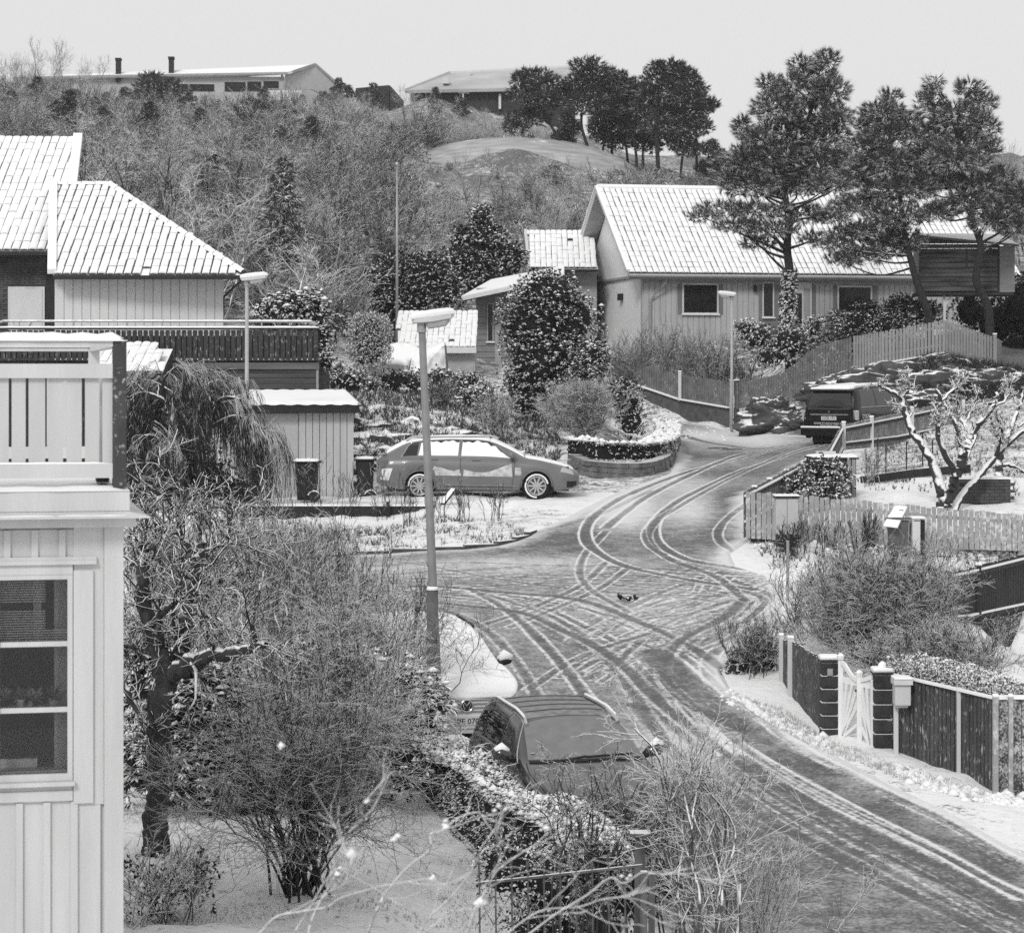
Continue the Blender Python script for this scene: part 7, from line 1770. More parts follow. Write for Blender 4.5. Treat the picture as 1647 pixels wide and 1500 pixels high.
def pine_px(name, label, base_px, d, trunk_px, blobs_px, seed, dens=1.0, r0=.2, nl=.26, k=12, group=None, mt=None, ivy=None, dep=.75, wd=.026):
    """pine: trunk through photograph-traced points at distance d, needle masses as ellipsoids with real depth"""
    rng = np.random.default_rng(seed); base = gp(base_px, d); s = d / F
    r = root(name, base, label, 'tree', group)
    loc = lambda px, py, o=0: np.array([WX(px, d + o) - base.x, o, WZ(py, d) - base.z])
    tp = [np.array([0, 0, -.3])] + [loc(*p) for p in trunk_px]
    tr = np.linspace(r0, r0 * .3, len(tp))
    P = []; Rr = []
    sp = spline([tuple(p) for p in tp], 5); Rr = np.interp(np.linspace(0, 1, len(sp)), np.linspace(0, 1, len(tp)), tr)
    trunk = (sp[None], Rr[None])
    link('trunk', tube_mesh('trunk', [trunk], M_BARK, 10, True), r, local=True)
    blobs = []; limbs = []
    for i, (px, py, rx, ry) in enumerate(blobs_px):
        o = rng.uniform(-1, 1) * 1.1 * min(1.4, rx * s * .6)
        c = loc(px, py, o); blobs.append((c, (rx * s * 1.1, max(rx, ry) * s * dep, ry * s * 1.18)))
        j = np.argmin(np.linalg.norm(sp - (c - [0, 0, .35 * abs(c[0] - sp[-1][0]) + .3]), axis=1)); a = sp[j]; mid = (a + c) / 2 + [0, 0, rng.uniform(-.25, .1)] + rng.normal(0, .12, 3)
        q = spline([tuple(a), tuple(mid), tuple(c)], 5)[:11]; limbs.append((q, np.linspace(max(.03, Rr[j] * .45), .018, len(q))))
    lp = np.array([l[0] for l in limbs]); lr = np.array([l[1] for l in limbs])
    area = sum(b[1][0] * b[1][2] for b in blobs); n = int(330 * dens * area)
    Pt, Dt = shell(blobs, n, rng, .25, .15)
    D = nrm(Dt * np.array([1, 1, .35]) + rng.normal(0, .35, Dt.shape) + [0, 0, .28])
    V, Fq = needles(Pt, D, k, nl, wd, .27, rng, .0)
    V2, F2 = needles(Pt - D * .1, D, max(2, k // 4), nl * 1.6, wd * .9, .16, rng, 0)
    # twigs from the limbs into the masses
    idx = rng.choice(len(Pt), min(len(Pt), 500)); C = np.array([b[0] for b in blobs]); near = np.argmin(((Pt[idx][:, None] - C[None]) ** 2).sum(-1), 1)
    A = C[near]; B = Pt[idx]; tw = np.stack([A, (A + B) / 2 + rng.normal(0, .08, A.shape), B], 1)
    tr_ = np.tile([.016, .010, .006], (len(idx), 1))
    link('limbs', mesh_np('limbs', *join(tubes([(lp, lr)], 5), tubes([(tw, tr_)], 5)), M_BARK), r, local=True)
    link('foliage', mesh_np('foliage', *join((V, Fq), (V2, F2)), mt or M_PINE), r, local=True)
    if ivy:
        z0, z1 = [WZ(q_, d) - base.z for q_ in ivy]; m = 700
        zz = rng.uniform(z0, z1, m); t = np.interp(zz, sp[:, 2], np.arange(len(sp))); i = t.astype(int)
        cx = np.interp(zz, sp[:, 2], sp[:, 0]); cy = np.interp(zz, sp[:, 2], sp[:, 1]); a = rng.uniform(0, 6.28, m)
        rr = r0 * 1.05 * (1.5 - .5 * (zz - z0) / (z1 - z0)); Pn = np.column_stack([cx + rr * np.cos(a), cy + rr * np.sin(a), zz]); Dn = np.column_stack([np.cos(a), np.sin(a), a * 0 + .1])
        V, Fq = leaves(Pn, Dn, 3, .13, .10, .6, rng, .5); link('ivy', mesh_np('ivy', V, Fq, M_LEAFS), r, local=True)
    return r

# ---------------------------------------------------------------- hillside: many bare trees, frosted bushes, small pines
rngV = np.random.default_rng(77)
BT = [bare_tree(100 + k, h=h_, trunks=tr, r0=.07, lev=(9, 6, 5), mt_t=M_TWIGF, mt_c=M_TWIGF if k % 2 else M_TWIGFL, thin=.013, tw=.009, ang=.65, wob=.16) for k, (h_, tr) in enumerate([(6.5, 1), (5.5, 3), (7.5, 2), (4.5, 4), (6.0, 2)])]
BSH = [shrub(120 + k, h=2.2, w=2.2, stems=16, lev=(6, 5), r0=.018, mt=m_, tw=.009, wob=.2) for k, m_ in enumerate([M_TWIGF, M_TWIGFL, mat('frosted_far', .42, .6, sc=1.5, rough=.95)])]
def small_pine(seed, h=5):
    rng = np.random.default_rng(seed); bl = []
    for k in range(9):
        z = h * (.35 + .65 * k / 9); rr = 1.3 * (1 - (k / 9) ** 2 * .6); a = rng.uniform(0, 6.28); o = rng.uniform(0, .8) * rr
        bl.append((np.array([math.cos(a) * o, math.sin(a) * o, z]), (rr * .8, rr * .8, .45)))
    P, D = shell(bl, 900, rng, .3, .2); V, Fq = needles(P, D * [1, 1, .4] + [0, 0, .4], 7, .34, .07, .45, rng)
    t = chains(np.array([[0, 0, -.2]]), np.array([[.05, 0, 1.]]), h, .12, .03, 8, .05, 0, rng)
    l = fork(*t, 14, .3, 1, 1.1, .2, 1.2, .3, .5, 4, .08, .05, rng, rmin=.02)
    return [('trunk', mesh_np('trunk', *tubes([t, l], 5), M_BARK)), ('foliage', mesh_np('foliage', V, Fq, M_PINEF))]
SP = [small_pine(140 + k, 4.5 + k) for k in range(3)]
def put_many(name, protos, spots, cat, label, group):
    for k, (px, d, s_, pi) in enumerate(spots):
        plant(name, gp(px, d, -.05), label, cat, protos[pi % len(protos)], group, rz=rngV.uniform(0, 6.28), sc=s_)
def skyline(px): return float(np.interp(px, [-100, 0, 110, 125, 200, 560, 600, 660, 800, 960, 1150, 1800], [140, 135, 138, 158, 160, 166, 178, 186, 186, 225, 262, 250]))
def rnd_spots(n, px0, px1, d0, d1, s0, s1, npro, avoid=lambda px, d: False):
    o = []
    while len(o) < n:
        px, d = rngV.uniform(px0, px1), math.sqrt(rngV.uniform(d0 ** 2, d1 ** 2))
        if avoid(px, d): continue
        hm = (YH - (skyline(px) if not (670 < px < 1010 and d < 182) else 246) + rngV.normal(0, 3)) / F * d - gp(px, d).z; s_ = min(rngV.uniform(s0, s1), hm / 6.2)
        if s_ < .28: continue
        o.append((px, d, s_, int(rngV.integers(0, npro))))
    return o
av_l = lambda px, d: px > 550 and d < 114 
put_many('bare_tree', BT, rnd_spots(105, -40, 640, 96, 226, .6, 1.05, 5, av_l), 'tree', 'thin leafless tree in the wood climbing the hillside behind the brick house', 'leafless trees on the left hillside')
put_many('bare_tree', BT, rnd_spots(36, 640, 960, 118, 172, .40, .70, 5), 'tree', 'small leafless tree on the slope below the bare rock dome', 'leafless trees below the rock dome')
put_many('bare_tree', BT, [(25, 228, .8, 2), (60, 228, .95, 4), (92, 228, .95, 2), (112, 230, .95, 0), (140, 228, .75, 2), (8, 228, .8, 4), (76, 226, .8, 0), (40, 226, .8, 3), (128, 226, .7, 4), (160, 230, .65, 0)], 'tree', 'leafless tree standing against the sky left of the ridge house', 'leafless skyline trees at upper left')
put_many('bare_tree', BT, [(1600, 150, .9, 0), (1625, 148, 1.0, 2), (1640, 150, 1.0, 4), (1610, 142, .8, 3), (1580, 146, .8, 2), (1660, 152, 1.0, 2)], 'tree', 'leafless tree on the skyline at the far right behind the pines', 'leafless skyline trees at far right')
put_many('bare_tree', BT, [(668, 206, .5, 2), (700, 204, .55, 4), (730, 206, .5, 0), (760, 205, .45, 3), (650, 212, .6, 4), (790, 203, .42, 0)], 'tree', 'slim leafless tree on the slope above the rock dome, before the ridge lodge', 'leafless trees above the rock dome')
put_many('hill_pine', SP, [(170, 214, .55, 0), (60, 196, .7, 2), (20, 190, .8, 0), (305, 210, .5, 1), (425, 208, .5, 2), (485, 214, .5, 0), (120, 200, .6, 1), (350, 204, .5, 0)], 'tree', 'small dark pine in the scrub just below the ridge house', 'pines below the ridge house')
put_many('hill_pine', SP, [(395, 178, .7, 1), (470, 178, .7, 0), (395, 150, .7, 0), (240, 160, .7, 2), (520, 190, .7, 1), (170, 170, .8, 0), (320, 175, .6, 1), (450, 150, .6, 2), (560, 165, .6, 0), (110, 160, .8, 2), (200, 205, .6, 1), (90, 175, .8, 0), (280, 190, .6, 2), (540, 205, .6, 1), (500, 150, .7, 2), (360, 130, .8, 1), (590, 190, .6, 0)], 'tree', 'dark pine standing out among the leafless trees of the left hillside', 'pines in the hillside wood')
put_many('hill_pine', SP, [(560, 222, .6, 0), (600, 216, .6, 1), (700, 215, .5, 2), (745, 212, .6, 0), (545, 230, .55, 1)], 'tree', 'small frosted pine between the rock dome and the dark ridge shed', 'pines above the rock dome')
# frosted scrub: nobody could count it
def scrub(name, label, protos_mesh, n, region, s0, s1, seed, mt_idx=None):
    """joined field of shrub copies placed over the slope"""
    rng = np.random.default_rng(seed); coll = bpy.data.collections.new(name + '_source')
    objs = []
    for i, me in enumerate(protos_mesh):
        o = bpy.data.objects.new(name + '_source', me); coll.objects.link(o); objs.append(o)
    px0, px1, d0, d1 = region
    pts = []
    while len(pts) < n:
        px, d = rng.uniform(px0, px1), math.sqrt(rng.uniform(d0 ** 2, d1 ** 2))
        if 700 < px < 985 and 172 < d < 192: continue
        if 560 < px < 860 and d < 114: continue
        v = gp(px, d, -.05)
        sk = skyline(px) if not (670 < px < 1010 and d < 182) else max(skyline(px), 252)
        if (YH - sk) / F * d - v.z < 2.0 * s1: continue
        if noise2(px, d * 3, .012, seed) < .43 and rng.random() < .85: continue
        pts.append(tuple(v))
    me = bpy.data.meshes.new(name); me.from_pydata(pts, [], []); me.update()
    o = bpy.data.objects.new(name, me); COL.objects.link(o)
    ng = bpy.data.node_groups.new(name, 'GeometryNodeTree'); ng.interface.new_socket('Geometry', in_out='INPUT', socket_type='NodeSocketGeometry'); ng.interface.new_socket('Geometry', in_out='OUTPUT', socket_type='NodeSocketGeometry')
    N, L = ng.nodes, ng.links; gi = N.new('NodeGroupInput'); go = N.new('NodeGroupOutput'); ip = N.new('GeometryNodeInstanceOnPoints'); ci = N.new('GeometryNodeCollectionInfo')
    ci.inputs['Collection'].default_value = coll; ci.inputs['Separate Children'].default_value = True; ci.inputs['Reset Children'].default_value = True
    ip.inputs['Pick Instance'].default_value = True
    rv = N.new('FunctionNodeRandomValue'); rv.data_type = 'FLOAT_VECTOR'; rv.inputs[0].default_value = (0, 0, 0); rv.inputs[1].default_value = (0, 0, 6.28)
    rs = N.new('FunctionNodeRandomValue'); rs.data_type = 'FLOAT'; rs.inputs[2].default_value = s0; rs.inputs[3].default_value = s1; rs.inputs['Seed'].default_value = 3
    L.new(gi.outputs[0], ip.inputs['Points']); L.new(ci.outputs[0], ip.inputs['Instance']); L.new(rv.outputs[0], ip.inputs['Rotation']); L.new(rs.outputs[1], ip.inputs['Scale']); L.new(ip.outputs[0], go.inputs[0])
    md = o.modifiers.new('scatter', 'NODES'); md.node_group = ng
    return tag(o, label, 'scrub', kind='stuff')
scr = [p[0][1] for p in BSH]
_u = shrub(131, h=2.6, w=1.6, stems=14, lev=(6, 5), r0=.018, mt=M_TWIGF, tw=.009, wob=.2)[0][1]
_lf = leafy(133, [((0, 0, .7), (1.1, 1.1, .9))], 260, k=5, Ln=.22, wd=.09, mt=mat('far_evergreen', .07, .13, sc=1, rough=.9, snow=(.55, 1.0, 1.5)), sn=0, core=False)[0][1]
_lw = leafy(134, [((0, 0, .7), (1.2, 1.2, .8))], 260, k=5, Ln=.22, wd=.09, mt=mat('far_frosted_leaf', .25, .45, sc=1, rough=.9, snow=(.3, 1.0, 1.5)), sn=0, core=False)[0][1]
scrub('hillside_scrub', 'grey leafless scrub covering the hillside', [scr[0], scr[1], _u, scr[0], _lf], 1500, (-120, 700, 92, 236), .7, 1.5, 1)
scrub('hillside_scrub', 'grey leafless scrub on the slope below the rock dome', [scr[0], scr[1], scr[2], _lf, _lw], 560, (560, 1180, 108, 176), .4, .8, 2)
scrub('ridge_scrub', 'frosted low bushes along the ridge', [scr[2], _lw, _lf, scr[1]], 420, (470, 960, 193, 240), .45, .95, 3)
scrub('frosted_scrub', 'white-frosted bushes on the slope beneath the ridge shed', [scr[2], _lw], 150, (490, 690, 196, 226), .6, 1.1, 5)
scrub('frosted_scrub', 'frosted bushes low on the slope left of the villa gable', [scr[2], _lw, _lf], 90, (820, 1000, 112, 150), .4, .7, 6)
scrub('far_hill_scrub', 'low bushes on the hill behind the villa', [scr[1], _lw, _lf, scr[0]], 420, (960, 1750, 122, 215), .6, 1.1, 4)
print('hill', time.time() - T0)

# pines on the rock ridge
pine_px('ridge_pine', 'leaning pine with a flat dark crown directly above the rock dome', 905, 182, [(900, 228), (885, 200), (868, 165), (862, 140)], [(860, 122, 30, 12), (880, 140, 34, 14), (845, 150, 26, 12), (875, 165, 40, 12), (905, 150, 26, 10), (838, 128, 18, 9), (850, 190, 34, 12), (830, 205, 22, 10)], 201, .6, .16, .40, 8, mt=M_PINEF, wd=.07)
pine_px('ridge_pine', 'dense dark pine with bare trunks right of the leaning ridge pine', 948, 182, [(945, 238), (935, 200), (940, 160), (950, 120)], [(945, 108, 26, 12), (960, 125, 34, 16), (935, 140, 30, 16), (965, 150, 36, 14), (940, 170, 34, 14), (985, 135, 20, 12), (975, 175, 24, 12)], 202, .65, .16, .40, 8, mt=M_PINEF, wd=.07)
pine_px('ridge_pine', 'slender pine with a bare pale trunk standing behind the villa ridge end', 1025, 184, [(1022, 240), (1012, 200), (1005, 170), (1000, 150)], [(1000, 140, 30, 16), (985, 125, 22, 12), (1030, 150, 26, 12), (1015, 170, 36, 14), (995, 185, 26, 10), (1030, 185, 18, 10), (1012, 205, 20, 8)], 203, .65, .12, .40, 8, mt=M_PINEF, wd=.07)
pine_px('ridge_pine', 'tall broad pine rising highest on the ridge, left of the big garden pines', 1060, 178, [(1057, 238), (1055, 190), (1062, 150), (1072, 110)], [(1080, 108, 22, 10), (1058, 112, 16, 9), (1100, 122, 20, 10), (1115, 145, 26, 10), (1140, 168, 18, 8), (1060, 125, 28, 14), (1095, 130, 28, 14), (1070, 150, 42, 16), (1105, 160, 34, 12), (1050, 170, 34, 14), (1090, 185, 40, 14), (1065, 205, 34, 10), (1125, 178, 20, 9)], 204, .65, .18, .40, 8, mt=M_PINEF, wd=.07)
for k, (px, sc_) in enumerate([(912, .85), (968, .95), (985, 1.1), (1035, 1.15), (1010, 1.0), (1120, 1.1), (1145, .9), (1095, 1.0)]):
    plant('hill_pine', gp(px, 188, -.1), 'small pine in the dark row between the tall ridge pines', 'tree', SP[k % 3], 'small pines on the ridge row', rz=k, sc=sc_)

# ---------------------------------------------------------------- the big garden pines on the right
pine_px('pine_tree', 'tallest pine with an ivy-clad trunk in front of the villa door', 1272, 97, [(1268, 500), (1270, 440), (1266, 400), (1268, 350), (1262, 300), (1275, 240), (1300, 190), (1318, 130)],
        [(1330, 98, 20, 14), (1290, 105, 20, 16), (1315, 128, 34, 18), (1280, 145, 38, 20), (1240, 138, 18, 14), (1335, 150, 30, 18), (1250, 175, 40, 22), (1310, 180, 46, 22), (1345, 190, 26, 16), (1265, 215, 50, 24), (1325, 222, 44, 22), (1220, 225, 26, 16),
         (1240, 260, 56, 24), (1300, 262, 60, 24), (1350, 262, 34, 18), (1378, 285, 36, 14), (1385, 250, 26, 12), (1195, 205, 14, 16), (1200, 255, 40, 18), (1170, 268, 26, 12), (1215, 300, 60, 14), (1280, 300, 50, 14), (1335, 300, 34, 12), (1180, 290, 34, 10),
         (1165, 335, 44, 9), (1130, 350, 30, 7), (1215, 340, 50, 11), (1190, 365, 40, 9), (1240, 370, 44, 10), (1290, 345, 40, 12), (1220, 392, 26, 8), (1335, 350, 30, 10), (1310, 385, 24, 9)],
        211, 1.5, .22, .27, 17, wd=.019, ivy=(560, 432))
pine_px('pine_tree', 'middle garden pine with a low drooping bough over the villa roof', 1492, 90, [(1495, 515), (1480, 470), (1468, 430), (1456, 380), (1448, 320), (1436, 260), (1430, 200)],
        [(1432, 158, 18, 12), (1420, 185, 36, 18), (1460, 195, 26, 16), (1395, 200, 24, 14), (1440, 225, 52, 22), (1398, 238, 34, 18), (1425, 270, 60, 20), (1470, 262, 30, 18), (1385, 285, 38, 14), (1440, 310, 60, 16), (1395, 325, 44, 14), (1360, 335, 30, 12),
         (1445, 350, 50, 16), (1405, 370, 44, 14), (1365, 378, 34, 12), (1420, 398, 50, 14), (1385, 412, 38, 12), (1350, 420, 22, 9), (1455, 385, 34, 14), (1345, 395, 22, 10)], 212, 1.5, .18, .27, 17, wd=.019)
pine_px('pine_tree', 'right-hand garden pine with a twisted trunk beside the tree house', 1592, 89.5, [(1590, 500), (1570, 450), (1578, 400), (1566, 360), (1548, 300), (1542, 240), (1530, 180)],
        [(1502, 135, 16, 12), (1500, 165, 26, 16), (1560, 140, 22, 14), (1575, 165, 26, 16), (1540, 190, 46, 20), (1580, 205, 26, 16), (1510, 210, 36, 18), (1555, 232, 48, 18), (1500, 250, 34, 16), (1540, 262, 50, 16), (1590, 240, 18, 10), (1520, 290, 44, 14),
         (1575, 295, 40, 14), (1610, 282, 26, 12), (1625, 305, 30, 12), (1560, 325, 44, 14), (1610, 335, 36, 14), (1645, 320, 26, 14), (1505, 345, 30, 12), (1590, 358, 36, 12), (1635, 365, 30, 14), (1530, 335, 30, 12), (1660, 345, 30, 20), (1480, 300, 22, 14)], 213, 1.5, .18, .27, 17, wd=.019)
pine_px('hill_pine', 'broad wind-shaped pine on the skyline before the left end of the ridge house', 252, 228, [(252, 200), (250, 175), (247, 140)], [(246, 128, 24, 10), (258, 145, 40, 12), (238, 155, 34, 12), (262, 168, 46, 14), (240, 182, 40, 14), (275, 190, 30, 10)], 205, .4, .16, .5, 8, mt=M_PINEF, wd=.08)
pine_px('hill_pine', 'largest dark pine halfway up the left hillside', 425, 172, [(425, 270), (428, 235), (420, 200)], [(415, 178, 34, 14), (440, 195, 44, 16), (405, 205, 40, 16), (430, 225, 50, 18), (400, 240, 34, 14), (445, 252, 34, 12)], 206, .5, .16, .42, 8, mt=M_PINEF, wd=.07)
M_PT = mat('pale_branch', .17, .32, sc=3, rough=.95, snow=(.35, 1.0, 3))
for k, (px, d, h_, lab) in enumerate([(255, 92, 6.6, 'tall pale many-branched tree just above the hip of the brick house roof'), (300, 94, 6.0, 'pale leaning tree behind the roof hip, left of the narrow conifer'), (345, 90, 5.2, 'bare tree close behind the left street lamp'), (215, 98, 7.0, 'leafless tree rising behind the top of the annex roof'), (395, 100, 6.4, 'bare tree right behind the narrow dark conifer'), (165, 100, 6.6, 'leafless tree beside the verge of the brick house roof'), (520, 98, 5.4, 'bare tree between the narrow conifer and the flagpole'), (470, 88, 4.6, 'low bare tree behind the ivy-draped deck corner')]):
    plant('bare_tree', gp(px, d), lab, 'tree', bare_tree(600 + k, h=h_, trunks=2 + k % 3, r0=.11, lev=(6, 5, 5), mt_t=M_PT, mt_c=M_PT if k % 3 else M_BARK, thin=.022, tw=.012, ang=.5, wob=.2, spread=.25))
# dark conifer left of centre
plant('conifer', gp(455, 96), 'narrow dark conifer rising among the leafless trees behind the deck', 'tree', conifer(220, 6.4, 1.6, 26))
plant('conifer', gp(1345, 93), 'small pointed conifer in front of the villa picture window', 'tree', conifer(221, 2.2, 1.1, 16, k=10, Ln=.25))
print('pines', time.time() - T0)

# ---------------------------------------------------------------- shrubs of the middle distance
def blobs_at(px0, d, lst, base):
    return [(np.array([WX(px, d + o) - base.x, d + o - base.y, WZ(py, d) - base.z]), (rx / F * d, rx / F * d * .85, ry / F * d)) for px, py, rx, ry, o in lst]
def leafy_px(name, label, px, d, lst, seed, n, cat='shrub', group=None, **k):
    base = gp(px, d); r = plant(name, base, label, cat, leafy(seed, blobs_at(px, d, lst, base), n, **k), group); return r
leafy_px('evergreen_shrub', 'tall dark evergreen shrub flecked with snow, left of the villa gable', 880, 80,
         [(878, 472, 58, 40, 0), (855, 515, 62, 52, 0), (912, 518, 58, 54, .3), (868, 580, 66, 55, 0), (915, 580, 56, 50, .2), (850, 630, 50, 42, 0), (890, 640, 50, 40, 0), (840, 545, 40, 40, .2)], 301, 3800, k=7, Ln=.125, wd=.05, sn=.34, puff=.062, mt=M_LEAF)
leafy_px('evergreen_shrub', 'lower lobed evergreen shrub touching the fence, right of the tall dark shrub', 955, 79, [(955, 580, 28, 32, 0), (940, 600, 26, 26, -.2)], 302, 800, k=7, Ln=.125, wd=.05, sn=.36, puff=.062)
leafy_px('evergreen_tree', 'dark broad evergreen tree with snowy tufts left of the rear cottage roof', 775, 106, [(775, 350, 22, 18, 0), (780, 385, 44, 26, 0), (760, 420, 60, 26, 0), (815, 415, 36, 24, 0), (780, 455, 62, 26, 0), (745, 350 + 30, 20, 14, 0)], 303, 2200, k=7, Ln=.17, wd=.065, sn=.22, puff=.07, cat='tree')
leafy_px('evergreen_tree', 'dark spreading evergreen behind the clipped bush and the flagpole', 650, 100, [(640, 440, 46, 34, 0), (690, 440, 44, 34, 0), (655, 480, 62, 30, 0), (715, 470, 34, 30, 0), (620, 480, 40, 34, 0), (640, 520, 34, 30, 0)], 304, 2500, k=7, Ln=.16, wd=.06, sn=.14, puff=.065, cat='tree')
leafy_px('clipped_bush', 'barrel-shaped clipped bush with a frosted top beside the tarpaulin heap', 594, 82, [(594, 535, 38, 34, 0), (594, 565, 37, 32, 0)], 305, 3400, k=6, Ln=.07, wd=.03, sn=.0, puff=.04, mt=mat('clipped_leaf', .14, .26, sc=5, rough=.9, snow=(.25, 1.3, 6)), spread=.8)
leafy_px('ivy_bush', 'snow-laden climbing bush at the right end of the raised deck', 500, 70, [(470, 492, 46, 22, 0), (500, 500, 30, 34, 0), (515, 545, 20, 36, 0), (525, 580, 14, 20, 0), (430, 500, 26, 14, 0)], 306, 900, k=6, Ln=.13, wd=.06, sn=.5, puff=.07, mt=M_LEAFS)
leafy_px('evergreen_shrub', 'small dark shrub tucked behind the round bush on the island', 1000, 77, [(1005, 640, 34, 34, .4), (1015, 680, 24, 26, .2)], 307, 500, k=6, Ln=.11, wd=.05, sn=.12, puff=.05)
base = gp(940, 74.5); plant('round_bush', base, 'dense round twiggy bush on the island above the low stone wall', 'bush', shrub(308, 1.75, 1.45, 60, (9, 6), .012, mat('bush_twig', .10, .18, sc=6, rough=.9, snow=(.35, 1.0, 7)), up=.05, tw=.006, l3=3))
base = gp(800, 74); plant('twiggy_bush', base, 'pale upright twiggy bush on the snowy bank behind the station wagon', 'bush', shrub(309, 1.35, .9, 34, (6, 4), .010, M_TWIGW, up=.12, tw=.006))
base = gp(710, 78); plant('twiggy_bush', base, 'low brown twiggy bush on the bank behind the lamp post', 'bush', shrub(310, .9, .9, 34, (6, 4), .010, M_TWIG, up=.10, tw=.006))
# low planting on the bank
for k, (px, d, w_, lab) in enumerate([(560, 82, .9, 'low snow-dusted ground shrub below the clipped bush'), (640, 83, 1.1, 'low snow-dusted shrub under the tarpaulin heap'), (700, 84, 1.0, 'snowy rhododendron mound behind the near lamp post'), (745, 84, .9, 'snowy mound shrub left of the tall dark evergreen'), (765, 80, .7, 'small dark shrub at the foot of the tall dark evergreen'), (530, 84, .8, 'small snowy shrub beside the deck corner')]):
    plant('low_shrub', gp(px, d), lab, 'shrub', leafy(320 + k, [((0, 0, .3), (w_, w_ * .8, .5)), ((w_ * .5, 0, .2), (w_ * .7, w_ * .6, .4))], 420, k=5, Ln=.12, wd=.05, sn=.35, puff=.06, mt=M_BRUSH))
def tufts(name, label, n, region, seed, h=.25, w=.012, k=7, mt=None, cond=None, px_ok=None):
    rng = np.random.default_rng(seed); P = []
    px0, px1, d0, d1 = region
    while len(P) < n:
        px, d = rng.uniform(px0, px1), rng.uniform(d0, d1); x = WX(px, d)
        if cond and not cond(px, d): continue
        if inside([x], [d], ROAD_XY)[0]: continue
        P.append((x, d, float(G(x, d)) - .02))
    V, Fq = needles(np.array(P), np.tile([0, 0, 1.0], (n, 1)), k, h, w, .45, rng)
    return tag(link(name, mesh_np(name, V, Fq, mt or M_BRUSH)), label, 'ground plants', kind='stuff')
tufts('bank_plants', 'dead stems and heather poking through the snow on the bank', 2600, (520, 900, 66, 86), 331, .28, .035, 8)
M_BRK = mat('bank_leaf', .03, .08, sc=3, rough=.9, snow=(.55, 1.2, 5))
tufts('bank_growth', 'dark dead growth over the rocky bank behind the minivan', 1500, (1390, 1680, 80.5, 87), 332, .35, .035, 8, mt=mat('bank_dark', .02, .06, sc=3, rough=.9, snow=(.7, 1.2, 4)))
for k, (px, d, rx) in enumerate([(585, 64.5, .8), (600, 66.5, 1.1), (640, 68, 1.2), (615, 70.5, 1.0), (680, 69.5, .8), (700, 72.5, .9), (740, 70.5, .7), (575, 68.5, .9), (650, 73.5, .9), (590, 73, .9), (830, 72.5, .6), (770, 74, .6)]):
    c = gp(px, d); o = link('rock', blob_mesh('rock', (0, 0, 0), (rx, rx * .7, rx * .26), n=30, m_=16, seed=60 + k, rag=.10, rough=.8, mt=mat('bank_stone', .05, .12, sc=2.5, rough=.95, snow=(.60, 1.4, 2.5), bump=.9, bsc=8), zmin=-.7), loc=c + Vector((0, 0, -.08 - rx * .06))); tag(o, 'flat dark rock showing through the snow on the bank behind the garage', 'rock', 'rocks on the bank')
# hedge on the island wall
def hedge(name, label, path, hgt, wid, n, seed, Ln=.08, wd=.035, k=6, sn=.6, puff=.05, mt=None, top=None, zoff=0.0, snow_part='snow_top'):
    """path: world (x,y) list; leafy prism along it with snow on its top"""
    rng = np.random.default_rng(seed); P = spline(path, 16); cum = np.r_[0, np.cumsum(np.hypot(*np.diff(P, axis=0).T))]
    s_ = rng.uniform(0, cum[-1], n); x = np.interp(s_, cum, P[:, 0]); y = np.interp(s_, cum, P[:, 1])
    T = np.gradient(P, axis=0); T /= np.linalg.norm(T, axis=1, keepdims=True); nx = np.interp(s_, cum, -T[:, 1]); ny = np.interp(s_, cum, T[:, 0])
    hh = hgt(s_ / cum[-1]) if callable(hgt) else np.full(n, hgt)
    a = rng.uniform(-.25, np.pi + .25, n); cy_ = np.cos(a) * wid / 2; z = np.clip(np.sin(a), 0, 1) ** .5 * hh * rng.uniform(.25, 1, n) ** .6
    z = np.where(rng.random(n) < .45, hh * rng.uniform(.86, 1.03, n), z)
    g = G(x, y) + zoff; Pn = np.column_stack([x + nx * cy_, y + ny * cy_, g + z]); Dn = nrm(np.column_stack([nx * np.cos(a), ny * np.cos(a), np.where(z > hh * .8, 1.0, .2)]))
    c = Vector((P[len(P) // 2][0], P[len(P) // 2][1], float(G(*P[len(P) // 2]))))
    r = root(name, c, label, 'hedge'); V, Fq = leaves(Pn, Dn, k, Ln, wd, .7, rng, .5); link('foliage', mesh_np('foliage', V, Fq, mt or M_LEAF), r)
    m = (z > hh * .80) & (rng.random(n) < sn); Vp, Fp = puffs(Pn[m] + [0, 0, puff * .4], puff, rng, .55); tag(link(snow_part, mesh_np(snow_part, Vp, Fp, M_SNOWS), r), kind='stuff')
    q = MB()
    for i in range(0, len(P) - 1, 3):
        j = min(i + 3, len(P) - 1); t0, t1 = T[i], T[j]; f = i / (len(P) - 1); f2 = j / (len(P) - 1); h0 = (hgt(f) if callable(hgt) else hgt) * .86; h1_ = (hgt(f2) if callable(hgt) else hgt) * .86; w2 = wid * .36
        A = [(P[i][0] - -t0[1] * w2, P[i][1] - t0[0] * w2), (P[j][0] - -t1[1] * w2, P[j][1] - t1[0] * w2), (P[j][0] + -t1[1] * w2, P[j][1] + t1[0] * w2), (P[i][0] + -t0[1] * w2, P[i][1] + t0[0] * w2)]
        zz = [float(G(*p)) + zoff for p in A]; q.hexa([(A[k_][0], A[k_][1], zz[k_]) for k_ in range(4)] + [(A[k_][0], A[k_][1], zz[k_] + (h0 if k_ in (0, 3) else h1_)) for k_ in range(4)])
    q.obj('dark_core', mat('shrub_inside', .012, .02), r)  # solid near-black filling added inside the hedge, no modelled branches
    return r
ipath = [tuple(hit(*p))[:2] for p in [(925, 748), (960, 756), (1005, 757), (1048, 753), (1070, 742), (1076, 724), (1070, 710)]]
ipath = [(x, y + .35) for x, y in ipath]
